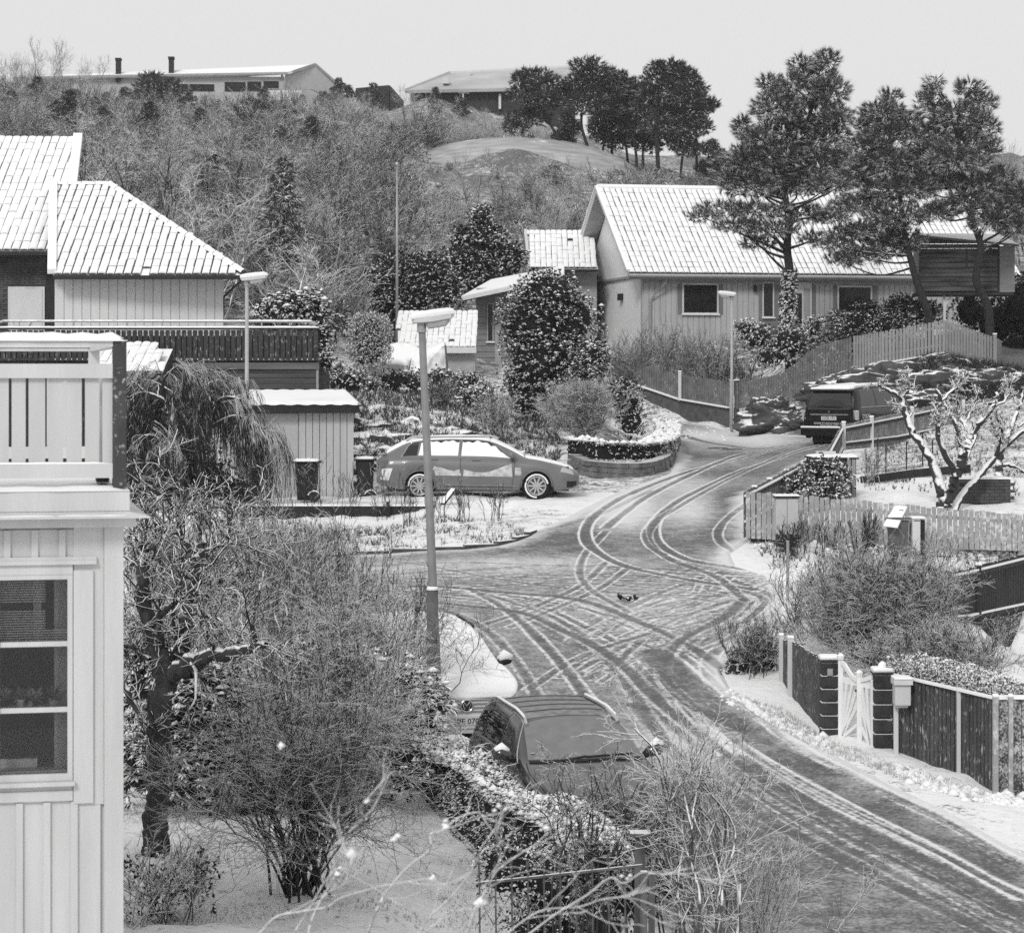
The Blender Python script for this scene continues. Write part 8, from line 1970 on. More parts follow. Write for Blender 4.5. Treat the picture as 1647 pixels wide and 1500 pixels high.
hedge('low_hedge', 'low curved hedge thick with snow on the stone island wall', ipath, .42, .7, 2600, 340, Ln=.08, sn=.85, puff=.085, zoff=.30, mt=M_LEAFS)
# villa garden shrubs
for k, (px, d, h_, w_, mt_, lab) in enumerate([(1010, 98.5, 2.0, 1.7, M_TWIGW, 'tall pale thicket of bare stems before the villa gable, leftmost of the stems'), (1070, 99, 2.2, 1.7, M_TWIGW, 'pale thicket of bare stems left of the villa picture window'), (1125, 98.5, 2.0, 1.6, M_TWIGW, 'pale thicket of bare stems right below the villa picture window'), (1165, 97, 1.5, 1.2, M_TWIG, 'small bare bush just behind the farthest lamp post')]):
    plant('bare_thicket', gp(px, d), lab, 'bush', shrub(350 + k, h_, w_, 46, (6, 4), .011, mat('thicket_twig', .12, .26, sc=5, rough=.9, snow=(.5, .8, 5)) if mt_ is M_TWIGW else mt_, up=.16, tw=.008, base=.5))
leafy_px('evergreen_shrub', 'spreading evergreen shrub at the foot of the ivy-clad pine', 1270, 95, [(1225, 545, 38, 22, 0), (1270, 550, 44, 26, -.3), (1320, 535, 40, 26, 0), (1240, 575, 34, 14, -.6), (1200, 530, 22, 14, 0)], 360, 1300, k=6, Ln=.13, wd=.05, sn=.28, puff=.06, mt=M_BRUSH)
leafy_px('evergreen_shrub', 'dark low yew-like shrub between the villa window and the tree house post', 1420, 92, [(1380, 520, 40, 22, 0), (1430, 525, 44, 22, 0), (1480, 505, 40, 24, .4), (1450, 490, 36, 18, .8), (1395, 500, 28, 16, .5)], 361, 1300, k=6, Ln=.13, wd=.05, sn=.16, puff=.05, mt=M_LEAF)
leafy_px('dark_thicket', 'very dark thicket behind the fence end at the right edge', 1640, 98, [(1600, 520, 40, 40, 0), (1650, 500, 50, 60, 0), (1630, 570, 44, 40, -1), (1700, 520, 50, 70, 0), (1560, 500, 30, 30, 1)], 362, 2000, k=5, Ln=.18, wd=.07, sn=.04, puff=.05, mt=mat('dark_leaf', .018, .035, sc=3, rough=.9))
leafy_px('hedge_bush', 'leafy climbing bush filling the corner inside the lane fence and bin shelter', 1310, 56.2, [(1285, 780, 26, 18, -1.2), (1318, 765, 34, 26, 0), (1345, 770, 26, 28, .3), (1330, 790, 34, 18, -.6)], 363, 1100, k=5, Ln=.10, wd=.045, sn=.14, puff=.035, mt=mat('corner_leaf', .035, .09, sc=5, rough=.85, snow=(.6, 1.1, 6)))
plant('twiggy_bush', gp(1393, 60), 'small tangle of frosted stems beside the bin shelter', 'bush', shrub(364, .9, .5, 14, (4, 3), .010, M_TWIGW, tw=.006))
print('shrubs', time.time() - T0)

# ---------------------------------------------------------------- traced trees (limbs follow the photograph, branches have real depth)
RF = [.35]
def traced(name, label, base_px, d, limbs, seed, mt, side_levels, cat='tree', group=None, sides=8, tw_mt=None, zfix=None):
    """limbs: list of polylines (px, py, depth offset, radius)"""
    rng = np.random.default_rng(seed); base = gp(base_px, d)
    r = root(name, base, label, cat, group); main = []
    for L_ in limbs:
        pts = [(WX(px, d + o) - base.x, o, WZ(py, d + o) - base.z, rr) for px, py, o, rr in L_]
        sp = spline(pts, 6); sp[:, :3] += rng.normal(0, .012, (len(sp), 3)); main.append((sp[None, :, :3], np.maximum(sp[None, :, 3], .006)))
    link('trunk', mesh_np('trunk', *join(*[tubes([m_], sides) for m_ in main]), mt, smooth=True), r, local=True)
    cs = []; prev = main
    for (k, t0, ang, L_, rmin, nseg, wob, up) in side_levels:
        new = []
        for p_ in prev:
            if p_[0].shape[1] < 2: continue
            new.append(fork(p_[0], p_[1], k, t0, .99, ang, .25, L_, .4, RF[0], nseg, wob, up, rng, rmin=rmin, taper=.2))
        # merge chains of equal length
        new = [(np.concatenate([a for a, b in new]), np.concatenate([b for a, b in new]))]; cs += new; prev = new
    tag(link('branches', mesh_np('branches', *tubes(cs, 4 if sides > 6 else 3), tw_mt or mt), r, local=True), kind='stuff')
    return r
M_APPLE = mat('apple_bark', .035, .07, sc=8, rough=.95, snow=(.12, .9, 5), bump=.8, bsc=25)
M_APPLET = mat('apple_twig', .05, .09, sc=8, rough=.95, snow=(-.1, .9, 6))
tl = [(9, .35, .75, .28, .013, 4, .32, .15), (6, .2, .8, .17, .010, 3, .36, .10), (3, .3, .8, .09, .008, 2, .3, 0)]
traced('apple_tree', 'gnarled pruned apple tree plastered with snow, trunk forking low behind the front fence', 1521, 54.5,
       [[(1516, 826, 0, .16), (1517, 800, 0, .15), (1512, 780, 0, .12), (1500, 745, .1, .10), (1483, 715, .2, .085), (1465, 690, .3, .08), (1455, 660, .4, .07), (1447, 638, .4, .06), (1425, 625, .4, .045), (1412, 618, .4, .03)],
        [(1520, 815, 0, .14), (1530, 785, -.1, .12), (1543, 755, -.2, .11), (1552, 725, -.3, .10), (1562, 700, -.3, .085), (1580, 675, -.3, .07), (1597, 655, -.2, .055), (1603, 630, -.2, .035)],
        [(1538, 765, -.1, .08), (1520, 730, -.5, .07), (1508, 700, -.6, .06), (1508, 670, -.6, .055), (1512, 645, -.6, .045), (1508, 625, -.6, .035)],
        [(1532, 826, .1, .10), (1545, 800, .3, .085), (1570, 770, .5, .08), (1600, 735, .6, .07), (1630, 705, .7, .06), (1660, 685, .7, .04)],
        [(1447, 640, .4, .04), (1462, 625, .4, .035), (1455, 605, .3, .025)], [(1562, 700, -.3, .05), (1545, 670, .2, .045), (1540, 640, .3, .035)],
        [(1512, 645, -.6, .035), (1535, 625, -.4, .03), (1545, 612, -.3, .02)], [(1597, 655, -.2, .035), (1620, 640, 0, .03), (1625, 615, 0, .02)], [(1600, 735, .6, .05), (1612, 700, .3, .04), (1605, 675, .2, .03)]],
       401, M_APPLE, tl, tw_mt=M_APPLET)
traced('apple_tree', 'second snow-plastered apple tree behind the first, near the brick planter', 1560, 62,
       [[(1560, 770, 0, .09), (1552, 735, 0, .08), (1543, 700, 0, .07), (1532, 672, 0, .05), (1520, 650, 0, .035)], [(1553, 740, 0, .06), (1570, 700, .3, .05), (1585, 665, .3, .035)], [(1543, 700, 0, .04), (1560, 665, .4, .035), (1575, 630, .4, .025)]], 402, M_APPLE, tl[:3], tw_mt=M_APPLET)
traced('apple_tree', 'third apple tree with long snowy limbs reaching in from the right edge', 1615, 60,
       [[(1608, 775, 0, .10), (1606, 745, 0, .09), (1612, 715, 0, .08), (1625, 690, .1, .06), (1640, 650, .2, .045), (1650, 620, .2, .03)], [(1606, 745, 0, .06), (1630, 750, .2, .05), (1660, 765, .2, .04)], [(1612, 715, 0, .05), (1600, 690, -.3, .045), (1590, 660, -.3, .03)], [(1625, 690, 0, .04), (1650, 680, .3, .035), (1680, 670, .3, .03)]], 403, M_APPLE, tl[:3], tw_mt=M_APPLET)
# big forked garden tree beside the balcony house
RF[0] = .3
M_BIGB = mat('old_bark', .03, .08, sc=14, rough=.95, snow=(.60, .5, 7), bump=1.0, bsc=28, stretch=(1, 1, .35))
bl = [(9, .22, .85, .9, .010, 7, .27, .07), (6, .15, .8, .42, .0065, 5, .27, .06), (4, .15, .8, .2, .005, 3, .25, .02)]
traced('garden_tree', 'large dark forked tree with snow along its limbs beside the white house', 250, 27.5,
       [[(251, 1375, 0, .165), (251, 1330, 0, .15), (252, 1280, 0, .135), (256, 1200, .05, .13), (257, 1130, 0, .145), (262, 1090, -.05, .13), (254, 1040, 0, .10), (236, 985, .1, .085), (229, 930, 0, .07), (235, 880, .2, .06), (250, 840, .3, .035)],
        [(258, 1120, 0, .12), (278, 1080, .1, .11), (292, 1040, .1, .09), (300, 980, .2, .08), (308, 940, .3, .075), (318, 895, .4, .065), (330, 860, .5, .035)],
        [(275, 1090, 0, .10), (300, 1070, -.3, .095), (335, 1055, -.5, .08), (375, 1050, -.7, .07), (410, 1040, -.9, .05), (430, 1036, -1.0, .025)],
        [(250, 1200, 0, .05), (225, 1150, .2, .04), (205, 1110, .3, .035), (190, 1070, .4, .02)],
        [(240, 1010, 0, .045), (262, 985, -.2, .04), (285, 965, -.3, .03), (300, 955, -.3, .02)], [(292, 1040, 0, .03), (270, 1010, .3, .025), (252, 992, .4, .02)],
        [(318, 895, .4, .03), (295, 870, .5, .028), (275, 845, .6, .02)], [(318, 895, .4, .03), (345, 880, .3, .025), (375, 870, .2, .018)], [(300, 985, .2, .03), (330, 990, 0, .025), (360, 1000, -.3, .018)],
        [(240, 1060, 0, .03), (215, 1040, .2, .025), (196, 1035, .2, .02)], [(308, 940, .3, .03), (285, 905, .6, .02), (262, 880, .7, .015)]],
       410, M_BIGB, bl, tw_mt=mat('garden_twig', .025, .06, sc=8, rough=.9, snow=(.34, .9, 8)))
# big multi-stem shrub in the near garden
b_ = gp(478, 25.5, -.02)
plant('multi_stem_shrub', b_, 'big dense multi-stemmed shrub filling the near garden lawn', 'shrub',
      shrub(420, 2.6, 1.12, 36, (7, 6), .019, mat('shrub_twig', .022, .06, sc=7, rough=.9, snow=(.56, .9, 9)), up=.02, tw=.0038, wob=.25, base=.16, l3=3))
plant('multi_stem_shrub', gp(530, 31), 'tall twiggy shrub rising left of the white car', 'shrub',
      shrub(421, 2.3, .8, 26, (8, 6), .014, mat('shrub_twig2', .04, .10, sc=7, rough=.9, snow=(.42, .9, 9)), up=.04, tw=.0045, wob=.22, base=.3, l3=3))
plant('multi_stem_shrub', gp(560, 36), 'fine pale-twigged shrub behind the big near shrub', 'shrub',
      shrub(422, 2.3, 1.1, 32, (8, 6), .013, mat('shrub_twig3', .03, .08, sc=7, rough=.9, snow=(.46, .9, 9)), up=.08, tw=.0045, wob=.22, base=.6, l3=3))
plant('multi_stem_shrub', gp(390, 36), 'upright brown shrub between the forked tree and the planting strip', 'shrub',
      shrub(423, 2.2, 1.1, 26, (6, 5), .013, mat('shrub_twig2', .05, .12), up=.12, tw=.005, wob=.11, base=.6, l3=2))
for k, (px, d, h_) in enumerate([(330, 40, 2.3), (430, 41, 2.2), (500, 42.5, 1.8), (560, 40, 1.6), (465, 38, 2.3), (280, 38, 2.2)]):
    plant('upright_shrub', gp(px, d), ['bare upright shrub behind the forked tree, just right of its crown', 'bare upright stems below the garage', 'thin bare stems at the left end of the kerb', 'low bare shrub on the near side of the road, left of the lamp post', 'straight bare stems below the wheeled bins', 'bare shrub close to the white house behind the forked tree'][k], 'shrub',
          shrub(430 + k, h_, 1.0, 30, (6, 5), .012, mat('stem_twig', .05, .12, sc=7, rough=.9, snow=(.40, .9, 8)), up=.2, tw=.0055, wob=.08, base=.45, l3=2 if k < 3 else 0))
# rhododendrons in the near garden
leafy_px('rhododendron', 'snow-laden rhododendron behind the forked tree trunk', 330, 30.5, [(300, 1130, 70, 70, 0), (355, 1150, 70, 80, .2), (240, 1110, 40, 80, .5), (320, 1210, 80, 60, 0), (400, 1200, 60, 70, .3), (215, 1060, 26, 50, .6), (225, 1225, 45, 60, 0), (330, 1255, 90, 42, 0), (425, 1262, 70, 36, 0)], 440, 1700, k=9, Ln=.13, wd=.036, sn=.40, puff=.050, droop=.85, spread=.5, mt=M_LEAF)
leafy_px('rhododendron', 'snowy rhododendron at the foot of the near lamp post', 660, 33.5, [(650, 1110, 42, 50, 0), (690, 1140, 34, 46, 0), (630, 1170, 50, 46, .2), (600, 1100, 34, 40, .4)], 441, 620, k=9, Ln=.13, wd=.036, sn=.5, puff=.055, droop=.85, spread=.5, mt=M_LEAFS)
leafy_px('dark_shrub', 'dark leafy shrub mass under the big near shrub, left of the ivy hedge', 560, 31.5, [(480, 1100, 70, 60, .4), (560, 1110, 60, 60, .3), (520, 1180, 80, 70, 0), (590, 1200, 70, 66, 0), (450, 1190, 60, 70, .3), (640, 1230, 50, 50, -.3), (380, 1240, 50, 40, .3)], 442, 1700, k=7, Ln=.09, wd=.035, sn=.14, puff=.035, mt=M_LEAF)
leafy_px('dark_shrub', 'dark straggly brambles with snowy twigs at the foot of the white house', 270, 24.5, [(230, 1420, 40, 50, 0), (290, 1440, 50, 50, .2), (330, 1400, 30, 26, 0), (240, 1490, 50, 30, 0)], 443, 360, k=5, Ln=.06, wd=.03, sn=.25, puff=.022, mt=M_LEAF, core=False, lo=.2)
plant('brambles', gp(265, 24.3), 'arching brambles across the dark shrub at the foot of the white house', 'brambles', shrub(444, 1.0, 1.2, 30, (5, 4), .008, M_TWIGW, up=-.02, tw=.004, base=.25))
# weeping tree
rng_w = np.random.default_rng(450); bw0 = gp(330, 50)
r = root('weeping_tree', bw0, 'weeping tree with curtains of hanging twigs left of the garage', 'tree')
tr = []
lim = [[(330, 850, 0, .12), (325, 790, 0, .11), (318, 730, 0, .09), (300, 690, 0, .07), (270, 650, 0, .05), (235, 632, .2, .035), (205, 640, .3, .02)],
       [(318, 740, 0, .08), (335, 690, -.3, .07), (345, 655, -.4, .05), (362, 640, -.5, .04), (390, 645, -.6, .03), (410, 670, -.6, .018)],
       [(300, 690, 0, .05), (290, 640, .5, .04), (305, 605, .7, .03), (335, 595, .8, .02), (365, 605, .9, .012)], [(270, 650, 0, .04), (262, 615, -.4, .03), (285, 590, -.5, .02), (310, 590, -.6, .014)],
       [(335, 690, -.3, .05), (375, 670, -.6, .04), (410, 680, -.8, .03), (428, 705, -.9, .018)], [(318, 730, 0, .05), (280, 720, -.6, .04), (240, 700, -.8, .03), (212, 715, -.9, .018)],
       [(345, 655, -.4, .04), (330, 625, .3, .03), (350, 612, .6, .02), (380, 622, .7, .012)], [(235, 632, .2, .03), (215, 615, .5, .02), (200, 618, .6, .015)], [(290, 640, .5, .03), (250, 615, .9, .02), (222, 610, 1.1, .012)]]
for L_ in lim:
    pts = [(WX(px, 50 + o) - bw0.x, o, WZ(py, 50 + o) - bw0.z, rr) for px, py, o, rr in L_]; s_ = spline(pts, 6); tr.append((s_[None, :, :3], s_[None, :, 3]))
link('trunk', mesh_np('trunk', *join(*[tubes([t], 7) for t in tr]), M_BARK, smooth=True), r, local=True)
l1 = [fork(t[0], t[1], 16, .35, 1, .9, .3, .45, .4, .4, 5, .2, -.05, rng_w, rmin=.006, taper=.1) for t in tr]
l1 = (np.concatenate([a for a, b in l1]), np.concatenate([b for a, b in l1]))
Pn, Tn, rn, tn = along(*l1, 13, .15, 1, rng_w); D = nrm(Tn * .35 + [0, 0, -.35]); LL = rng_w.uniform(.5, 1.55, len(Pn)) * np.clip((Pn[:, 2] + .3) / 2.2, .3, 1.2)
l2 = chains(Pn, D, LL, .0045, .0032, 7, .06, -.42, rng_w)
l3 = fork(*l2, 6, .1, 1, .5, .2, .26, .4, .7, 3, .07, -.4, rng_w, rmin=.0034, taper=.2)
link('hanging_twigs', mesh_np('hanging_twigs', *tubes([l2, l3], 3), mat('willow_twig', .028, .07, sc=6, rough=.9, snow=(.36, 1.1, 5))), r, local=True)
link('branches', mesh_np('branches', *tubes([l1], 4), M_TWIG), r, local=True)
# ivy hedge beside the parked cars
def hh(t): return np.interp(t, [0, .12, .35, .65, 1], [.42, .60, .84, .98, 1.05]) + .06 * np.sin(np.asarray(t) * 17)
hp = [(WX(693, 34.2), 34.2), (WX(745, 32.2), 32.2), (WX(800, 30.2), 30.2), (WX(862, 28.6), 28.6), (WX(930, 27.2), 27.2), (WX(985, 26.2), 26.2)]
hedge('ivy_hedge', 'ragged ivy hedge with a thick snow crest along the parked cars', [(x - .12, y) for x, y in hp], hh, .62, 14000, 460, Ln=.046, wd=.022, k=4, sn=.62, puff=.04, mt=mat('ivy_leaf', .018, .045, sc=4, rough=.6, snow=(.66, 1.1, 6)))
rng_i = np.random.default_rng(461); hpS = spline([(x - .12, y) for x, y in hp], 12)
ii = rng_i.integers(0, len(hpS), 700); P = np.column_stack([hpS[ii], G(hpS[ii, 0], hpS[ii, 1]) + rng_i.uniform(.25, 1.02, 700)]); P[:, 0] += rng_i.normal(0, .16, 700); P[:, 1] += rng_i.normal(-.1, .15, 700)
tw = chains(P, np.column_stack([rng_i.normal(0, .6, 700), -rng_i.uniform(0, 1, 700), rng_i.uniform(-.6, .8, 700)]), rng_i.uniform(.15, .38, 700), .006, .004, 4, .25, -.15, rng_i)
ob = [o for o in bpy.data.objects if o.name.startswith('ivy_hedge')][0]
tag(link('stray_shoots', mesh_np('stray_shoots', *tubes([tw], 3), M_TWIGW), ob), kind='stuff')
# climbing tangle at the bottom centre (rose arch thicket)
def tangle(name, label, px, d, stems, seed, mt, lev, cat='climber', base=None):
    rng = np.random.default_rng(seed); b0 = base or gp(px, d); r = root(name, b0, label, cat); ms = []
    for L_ in stems:
        pts = [(WX(a, d + o) - b0.x, o, WZ(b, d + o) - b0.z, rr) for a, b, o, rr in L_]; s_ = spline(pts, 6); ms.append((s_[None, :, :3], s_[None, :, 3]))
    link('stems', mesh_np('stems', *join(*[tubes([m_], 5) for m_ in ms]), mt, smooth=True), r, local=True)
    prev = ms; cs = []
    for k, t0, ang, L_, rmin, nseg, wob, up in lev:
        nw = [fork(p_[0], p_[1], k, t0, 1, ang, .25, L_, .4, .6, nseg, wob, up, rng, rmin=rmin, taper=.1) for p_ in prev]
        nw = [(np.concatenate([a for a, b in nw]), np.concatenate([b for a, b in nw]))]; cs += nw; prev = nw
    link('twigs', mesh_np('twigs', *tubes(cs, 3), mt), r, local=True)
    return r
M_TANG = mat('tangle_stem', .05, .13, sc=8, rough=.9, snow=(.10, 1.0, 9))
M_TANGD = mat('tangle_dark', .03, .07, sc=8, rough=.9, snow=(.5, .8, 9))
lv = [(8, .2, .7, .55, .0045, 5, .16, .06), (5, .15, .7, .26, .0032, 4, .2, .05), (3, .2, .7, .11, .0026, 3, .2, 0)]
st = []; rg = np.random.default_rng(470)
for k in range(15):
    x0 = rg.uniform(1090, 1190); st.append([(x0, 1600, 0, .016), (x0 + rg.uniform(-30, 30), 1450, rg.uniform(-.3, .3), .013), (x0 + rg.uniform(-50, 40), 1330, rg.uniform(-.4, .4), .010), (x0 + rg.uniform(-80, 30), rg.uniform(1180, 1280), rg.uniform(-.5, .5), .007)])
st += [[(1110, 1640, 0, .018), (1100, 1470, 0, .016), (1085, 1330, 0, .014), (1060, 1220, 0, .012), (1020, 1170, 0, .008)], [(1155, 1640, 0, .016), (1160, 1450, 0, .013), (1165, 1350, .1, .012), (1120, 1290, .1, .010), (1080, 1240, 0, .007)],
       [(1200, 1640, 0, .012), (1190, 1480, 0, .010), (1195, 1380, 0, .008), (1215, 1300, 0, .005)]]
tangle('climbing_rose', 'pale tangle of snow-rimmed climbing stems beside the road, bottom centre', 1120, 22.5, st, 471, M_TANG, lv)
st = []
for k in range(24):
    x0 = rg.uniform(890, 1080); st.append([(x0, 1560, 0, .010), (x0 + rg.uniform(-20, 20), 1420, rg.uniform(-.2, .2), .009), (x0 + rg.uniform(-40, 40), 1320, rg.uniform(-.3, .3), .007), (x0 + rg.uniform(-60, 60), rg.uniform(1230, 1290), rg.uniform(-.3, .3), .004)])
tangle('bare_climber', 'dark wiry stems standing over the SUV bonnet behind the iron fence', 990, 23.2, st, 472, M_TANGD, [(7, .2, .7, .38, .004, 5, .26, .04), (4, .2, .7, .18, .003, 3, .26, .02), (2, .2, .7, .08, .0026, 2, .2, 0)])
plant('twiggy_bush', gp(1180, 23.5), 'twiggy bush at the road edge right of the climbing tangle', 'bush', shrub(473, 1.5, .75, 30, (6, 4), .009, M_TANG, up=.12, tw=.0032, base=.15, l3=2))
leafy_px('dark_undergrowth', 'dark ivy undergrowth behind the iron fence', 930, 24, [(820, 1400, 60, 50, 0), (890, 1420, 70, 56, 0), (960, 1400, 50, 50, 0), (1010, 1440, 50, 50, 0), (880, 1500, 80, 50, 0), (1080, 1420, 40, 50, .3)], 474, 2400, k=5, Ln=.042, wd=.02, sn=.06, puff=.02, mt=M_LEAF)
leafy_px('dark_shrub', 'dark shrub mass in the gloom beneath the weeping tree', 285, 52, [(250, 760, 60, 66, 0), (320, 775, 62, 54, .2), (232, 690, 40, 50, .3), (385, 800, 40, 36, 0), (300, 700, 50, 50, .4)], 475, 1500, k=6, Ln=.10, wd=.045, sn=.05, puff=.04, mt=M_LEAF)
leafy_px('dark_shrub', 'low dark shrub under the crown of the forked garden tree', 260, 40, [(240, 900, 50, 50, 0), (310, 930, 60, 46, .2), (380, 930, 44, 36, 0)], 476, 900, k=6, Ln=.09, wd=.035, sn=.16, puff=.035, mt=M_LEAFS)
# blurred foreground twigs right under the camera
RF2 = .68
st = [[(560, 1560, 0, .006), (640, 1420, 0, .005), (700, 1340, 0, .0045), (760, 1310, .1, .004), (800, 1300, .1, .003)], [(700, 1580, 0, .006), (760, 1470, 0, .005), (800, 1400, 0, .004), (880, 1330, 0, .003)],
      [(330, 1560, 0, .005), (450, 1480, 0, .005), (560, 1440, 0, .004), (700, 1410, 0, .003)], [(620, 1620, 0, .006), (900, 1480, 0, .005), (1010, 1410, 0, .004), (1100, 1395, 0, .003)],
      [(480, 1580, 0, .005), (520, 1450, .1, .004), (560, 1330, .1, .003), (590, 1290, .1, .003)], [(760, 1620, 0, .005), (820, 1500, 0, .004), (980, 1440, .1, .003), (1120, 1480, .1, .003)],
      [(500, 1600, 0, .005), (640, 1540, 0, .004), (760, 1400, 0, .003), (790, 1360, 0, .003)], [(420, 1600, 0, .004), (470, 1500, 0, .004), (540, 1400, 0, .003), (560, 1370, 0, .0025)]]
st = [[(a + rg.normal(0, 7), b + rg.normal(0, 7), c, r_ * RF2) for a, b, c, r_ in spline(L_, 3)] for L_ in st]
tangle('foreground_branches', 'out-of-focus snowy twigs close to the camera along the bottom', 700, 9.5, st, 480, mat('near_twig', .14, .25, sc=12, rough=.9, snow=(.15, 1.0, 20)), [(5, .2, .6, .26, .0020, 5, .16, .12), (2, .3, .6, .12, .0016, 3, .2, .06)], cat='branches', base=Vector((WX(700, 9.5), 9.5, -5.4)))
rgb_ = np.random.default_rng(481); o_ = [o for o in bpy.data.objects if o.name.startswith('foreground_branches')][0]
bud = np.array([W(*p) for p in [(800, 1300, 9.5), (720, 1330, 9.5), (880, 1330, 9.5), (560, 1370, 9.6), (590, 1290, 9.6), (1010, 1410, 9.5), (700, 1410, 9.5), (455, 1200, 9.6), (770, 1455, 9.5), (540, 1400, 9.5), (640, 1345, 9.5)]])
V_, F_ = puffs(np.repeat(bud, 3, 0) + rgb_.normal(0, .012, (33, 3)), .016, rgb_, .8); tag(link('snow', mesh_np('snow', V_, F_, M_SNOWS), o_), kind='stuff')
# ---------------------------------------------------------------- right-hand shrubs
plant('round_shrub', gp(1410, 41.3), 'large domed twiggy shrub behind the gate, with berries and fine pale twigs', 'shrub',
      shrub(490, 1.72, 1.75, 90, (9, 6), .011, mat('dome_twig', .035, .085, sc=8, rough=.9, snow=(.42, 1.0, 8)), up=.03, tw=.005, wob=.12, base=.30, l3=4))
plant('round_shrub', gp(1510, 39.0), 'lower arching twiggy shrub right of the domed shrub', 'shrub',
      shrub(491, 1.3, 1.6, 60, (8, 6), .009, mat('dome_twig', .07, .14), up=.0, tw=.005, wob=.12, base=.30, l3=3))
plant('round_shrub', gp(1335, 42.5), 'small twiggy shrub left of the domed shrub behind the white posts', 'shrub',
      shrub(492, 1.2, .8, 36, (7, 5), .009, mat('dome_twig', .07, .14), up=.05, tw=.005, wob=.12, base=.20, l3=3))
leafy_px('corner_bush', 'dense leafy bush on the road corner left of the white-posted fence', 1208, 40.3, [(1195, 1075, 32, 34, 0), (1228, 1060, 28, 36, 0), (1215, 1035, 24, 20, .1), (1180, 1095, 22, 18, -.2)], 493, 700, k=5, Ln=.08, wd=.03, sn=.14, puff=.03, mt=mat('corner_leaf2', .035, .08, sc=6, rough=.85, snow=(.6, 1.2, 7)))
plant('corner_twigs', gp(1212, 40.0), 'fine bare twigs springing from the road-corner bush', 'bush', shrub(494, .95, .75, 34, (6, 4), .007, M_TWIG, up=.04, tw=.004, base=.15, l3=2))
hedge('clipped_hedge', 'flat snow-dusted hedge top behind the dark board fence at the right', [(WX(1455, 35.6), 35.6), (WX(1540, 34.8), 34.8), (WX(1620, 34.0), 34.0), (WX(1710, 33.9), 33.9)], 1.28, .7, 6500, 495, Ln=.05, wd=.016, k=5, sn=.45, puff=.022, mt=mat('hedge_fine', .06, .16, sc=6, rough=.9, snow=(.35, 1.2, 8)), zoff=0)
# dead stems and grass
def strip(name, label, n, poly, seed, **k):
    xy = [tuple(hit(*p))[:2] for p in poly]; xs = [p[0] for p in xy]; ys = [p[1] for p in xy]; rng = np.random.default_rng(seed); P = []
    while len(P) < n:
        x = rng.uniform(min(xs), max(xs), 400); y = rng.uniform(min(ys), max(ys), 400); m = inside(x, y, xy) & ~inside(x, y, ROAD_XY)
        P += list(zip(x[m], y[m]))
    P = np.array(P[:n]); P = np.column_stack([P, G(P[:, 0], P[:, 1]) - .02])
    V, Fq = needles(P, np.tile([0, 0, 1.0], (n, 1)), k.get('k', 6), k.get('h', .2), k.get('w', .012), k.get('sp', .45), rng)
    return tag(link(name, mesh_np(name, V, Fq, k.get('mt', M_BRUSH))), label, 'ground plants', kind='stuff')
strip('strip_grass', 'snowy dead grass on the planting strip by the kerb', 900, [(450, 830), (700, 830), (850, 850), (840, 872), (700, 880), (500, 893), (400, 880)], 500, h=.16, w=.016)
strip('garden_grass', 'short dead grass standing through the snow of the near lawn', 6000, [(190, 1290), (700, 1300), (900, 1400), (900, 1500), (190, 1500)], 501, h=.05, w=.006, k=4, mt=mat('lawn_blade', .20, .5, sc=6, rough=.9, snow=(.3, 1.0, 9)))
strip('verge_grass', 'dead grass and stems in the snow before the pale front fence', 500, [(1205, 868), (1640, 890), (1640, 930), (1500, 925), (1240, 915)], 502, h=.20, w=.016)
strip('verge_plants', 'brown stems at the foot of the pale front fence', 220, [(1205, 868), (1640, 888), (1640, 892), (1205, 874)], 503, h=.42, w=.02, k=7, sp=.3)
strip('orchard_grass', 'dead grass in the orchard snow', 1300, [(1390, 700), (1640, 670), (1640, 800), (1390, 790)], 504, h=.14, w=.016)
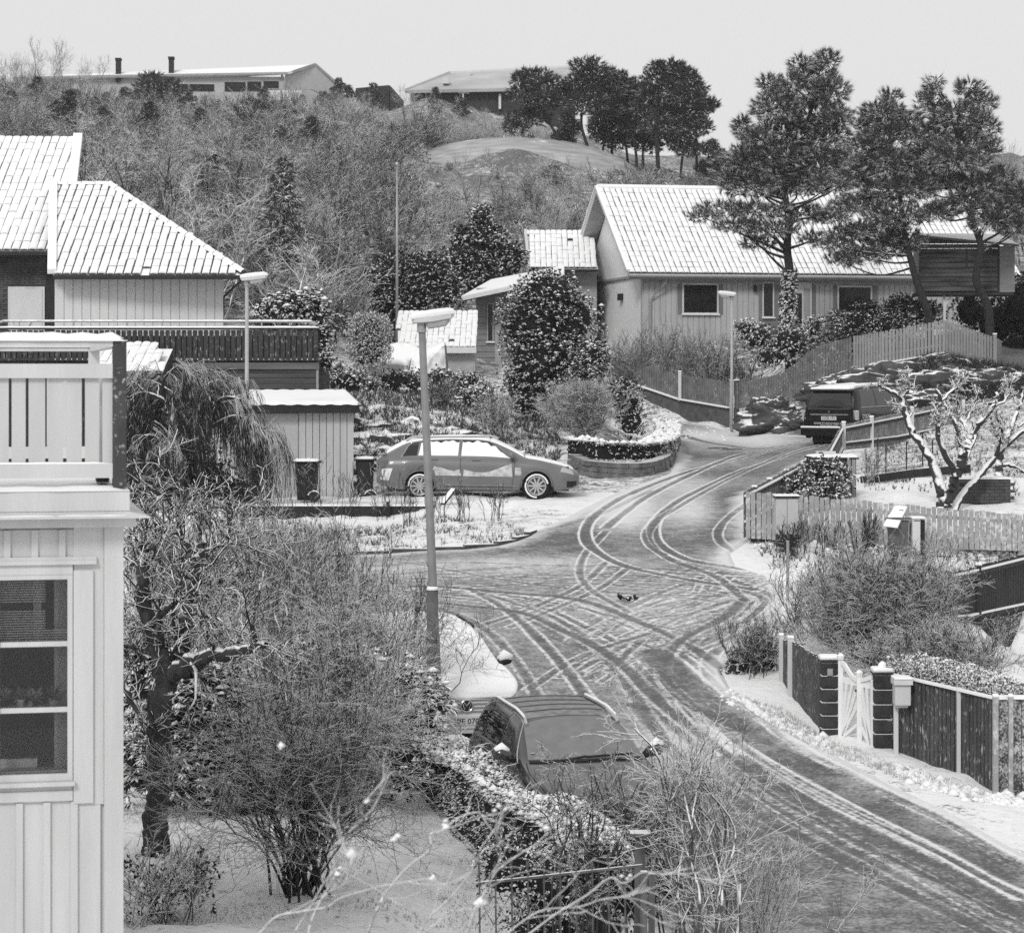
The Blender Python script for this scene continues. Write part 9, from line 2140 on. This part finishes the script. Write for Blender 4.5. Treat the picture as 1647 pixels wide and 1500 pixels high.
strip('verge_grass', 'snow-caked grass along the foot of the dark board fence', 900, [(1150, 1110), (1260, 1140), (1330, 1190), (1440, 1232), (1600, 1285), (1600, 1300), (1440, 1250), (1300, 1205), (1190, 1150)], 505, h=.10, w=.016, mt=mat('caked_grass', .45, .6, sc=6, snow=(.2, 1, 8)))
for k, (px, py, h_) in enumerate([(655, 850, 1.0), (700, 845, 1.0), (745, 838, .9), (620, 838, 1.2), (800, 838, .8), (560, 830, 1.2), (500, 830, 1.4), (440, 860, 1.6)]):
    c = hit(px, py); plant('dead_stems', c, 'clump of thin dead stems on the snowy planting strip below the forecourt', 'plant', shrub(510 + k, h_, .35, 9, (3, 3), .008, M_TWIG, up=.2, tw=.005, base=.12), 'dead stem clumps on the strip')
for k, (px, py) in enumerate([(1290, 890), (1330, 885), (1385, 892), (1400, 880), (1560, 885), (1270, 900), (1620, 885)]):
    c = hit(px, py); plant('dead_stems', c, 'clump of withered stems against the pale front fence', 'plant', shrub(530 + k, .75, .4, 9, (4, 3), .008, M_TWIGD, up=.1, tw=.006, base=.12), 'withered clumps along the front fence')
V_, F_ = leaves(np.array([tuple(hit(1010 + dx_, 968 + dy_)) for dx_, dy_ in ((-12, 0), (0, 1), (10, -1), (4, 2), (-5, -1))]) + [0, 0, .03], np.tile([0, 0, 1.], (5, 1)), 8, .14, .05, .8, rng0, .2)
tag(link('fallen_twig', mesh_np('fallen_twig', V_, F_, M_TWIGD)), 'small dark clump of fallen twigs lying on the crossing', 'twigs')
print('all', time.time() - T0)
# ================================================================== AIR
hz = MB(); hz.box(-200, 200, -20, 345, -8, 36)
mh = bpy.data.materials.new('haze'); mh.use_nodes = True; n_ = mh.node_tree.nodes; l_ = mh.node_tree.links
n_.remove(n_['Principled BSDF']); pv = n_.new('ShaderNodeVolumePrincipled'); pv.inputs['Color'].default_value = (1, 1, 1, 1); pv.inputs['Density'].default_value = .00022
l_.new(pv.outputs[0], n_['Material Output'].inputs['Volume'])
tag(link('haze', hz.mesh('haze', mh)), kind='stuff')
print('script', time.time() - T0)
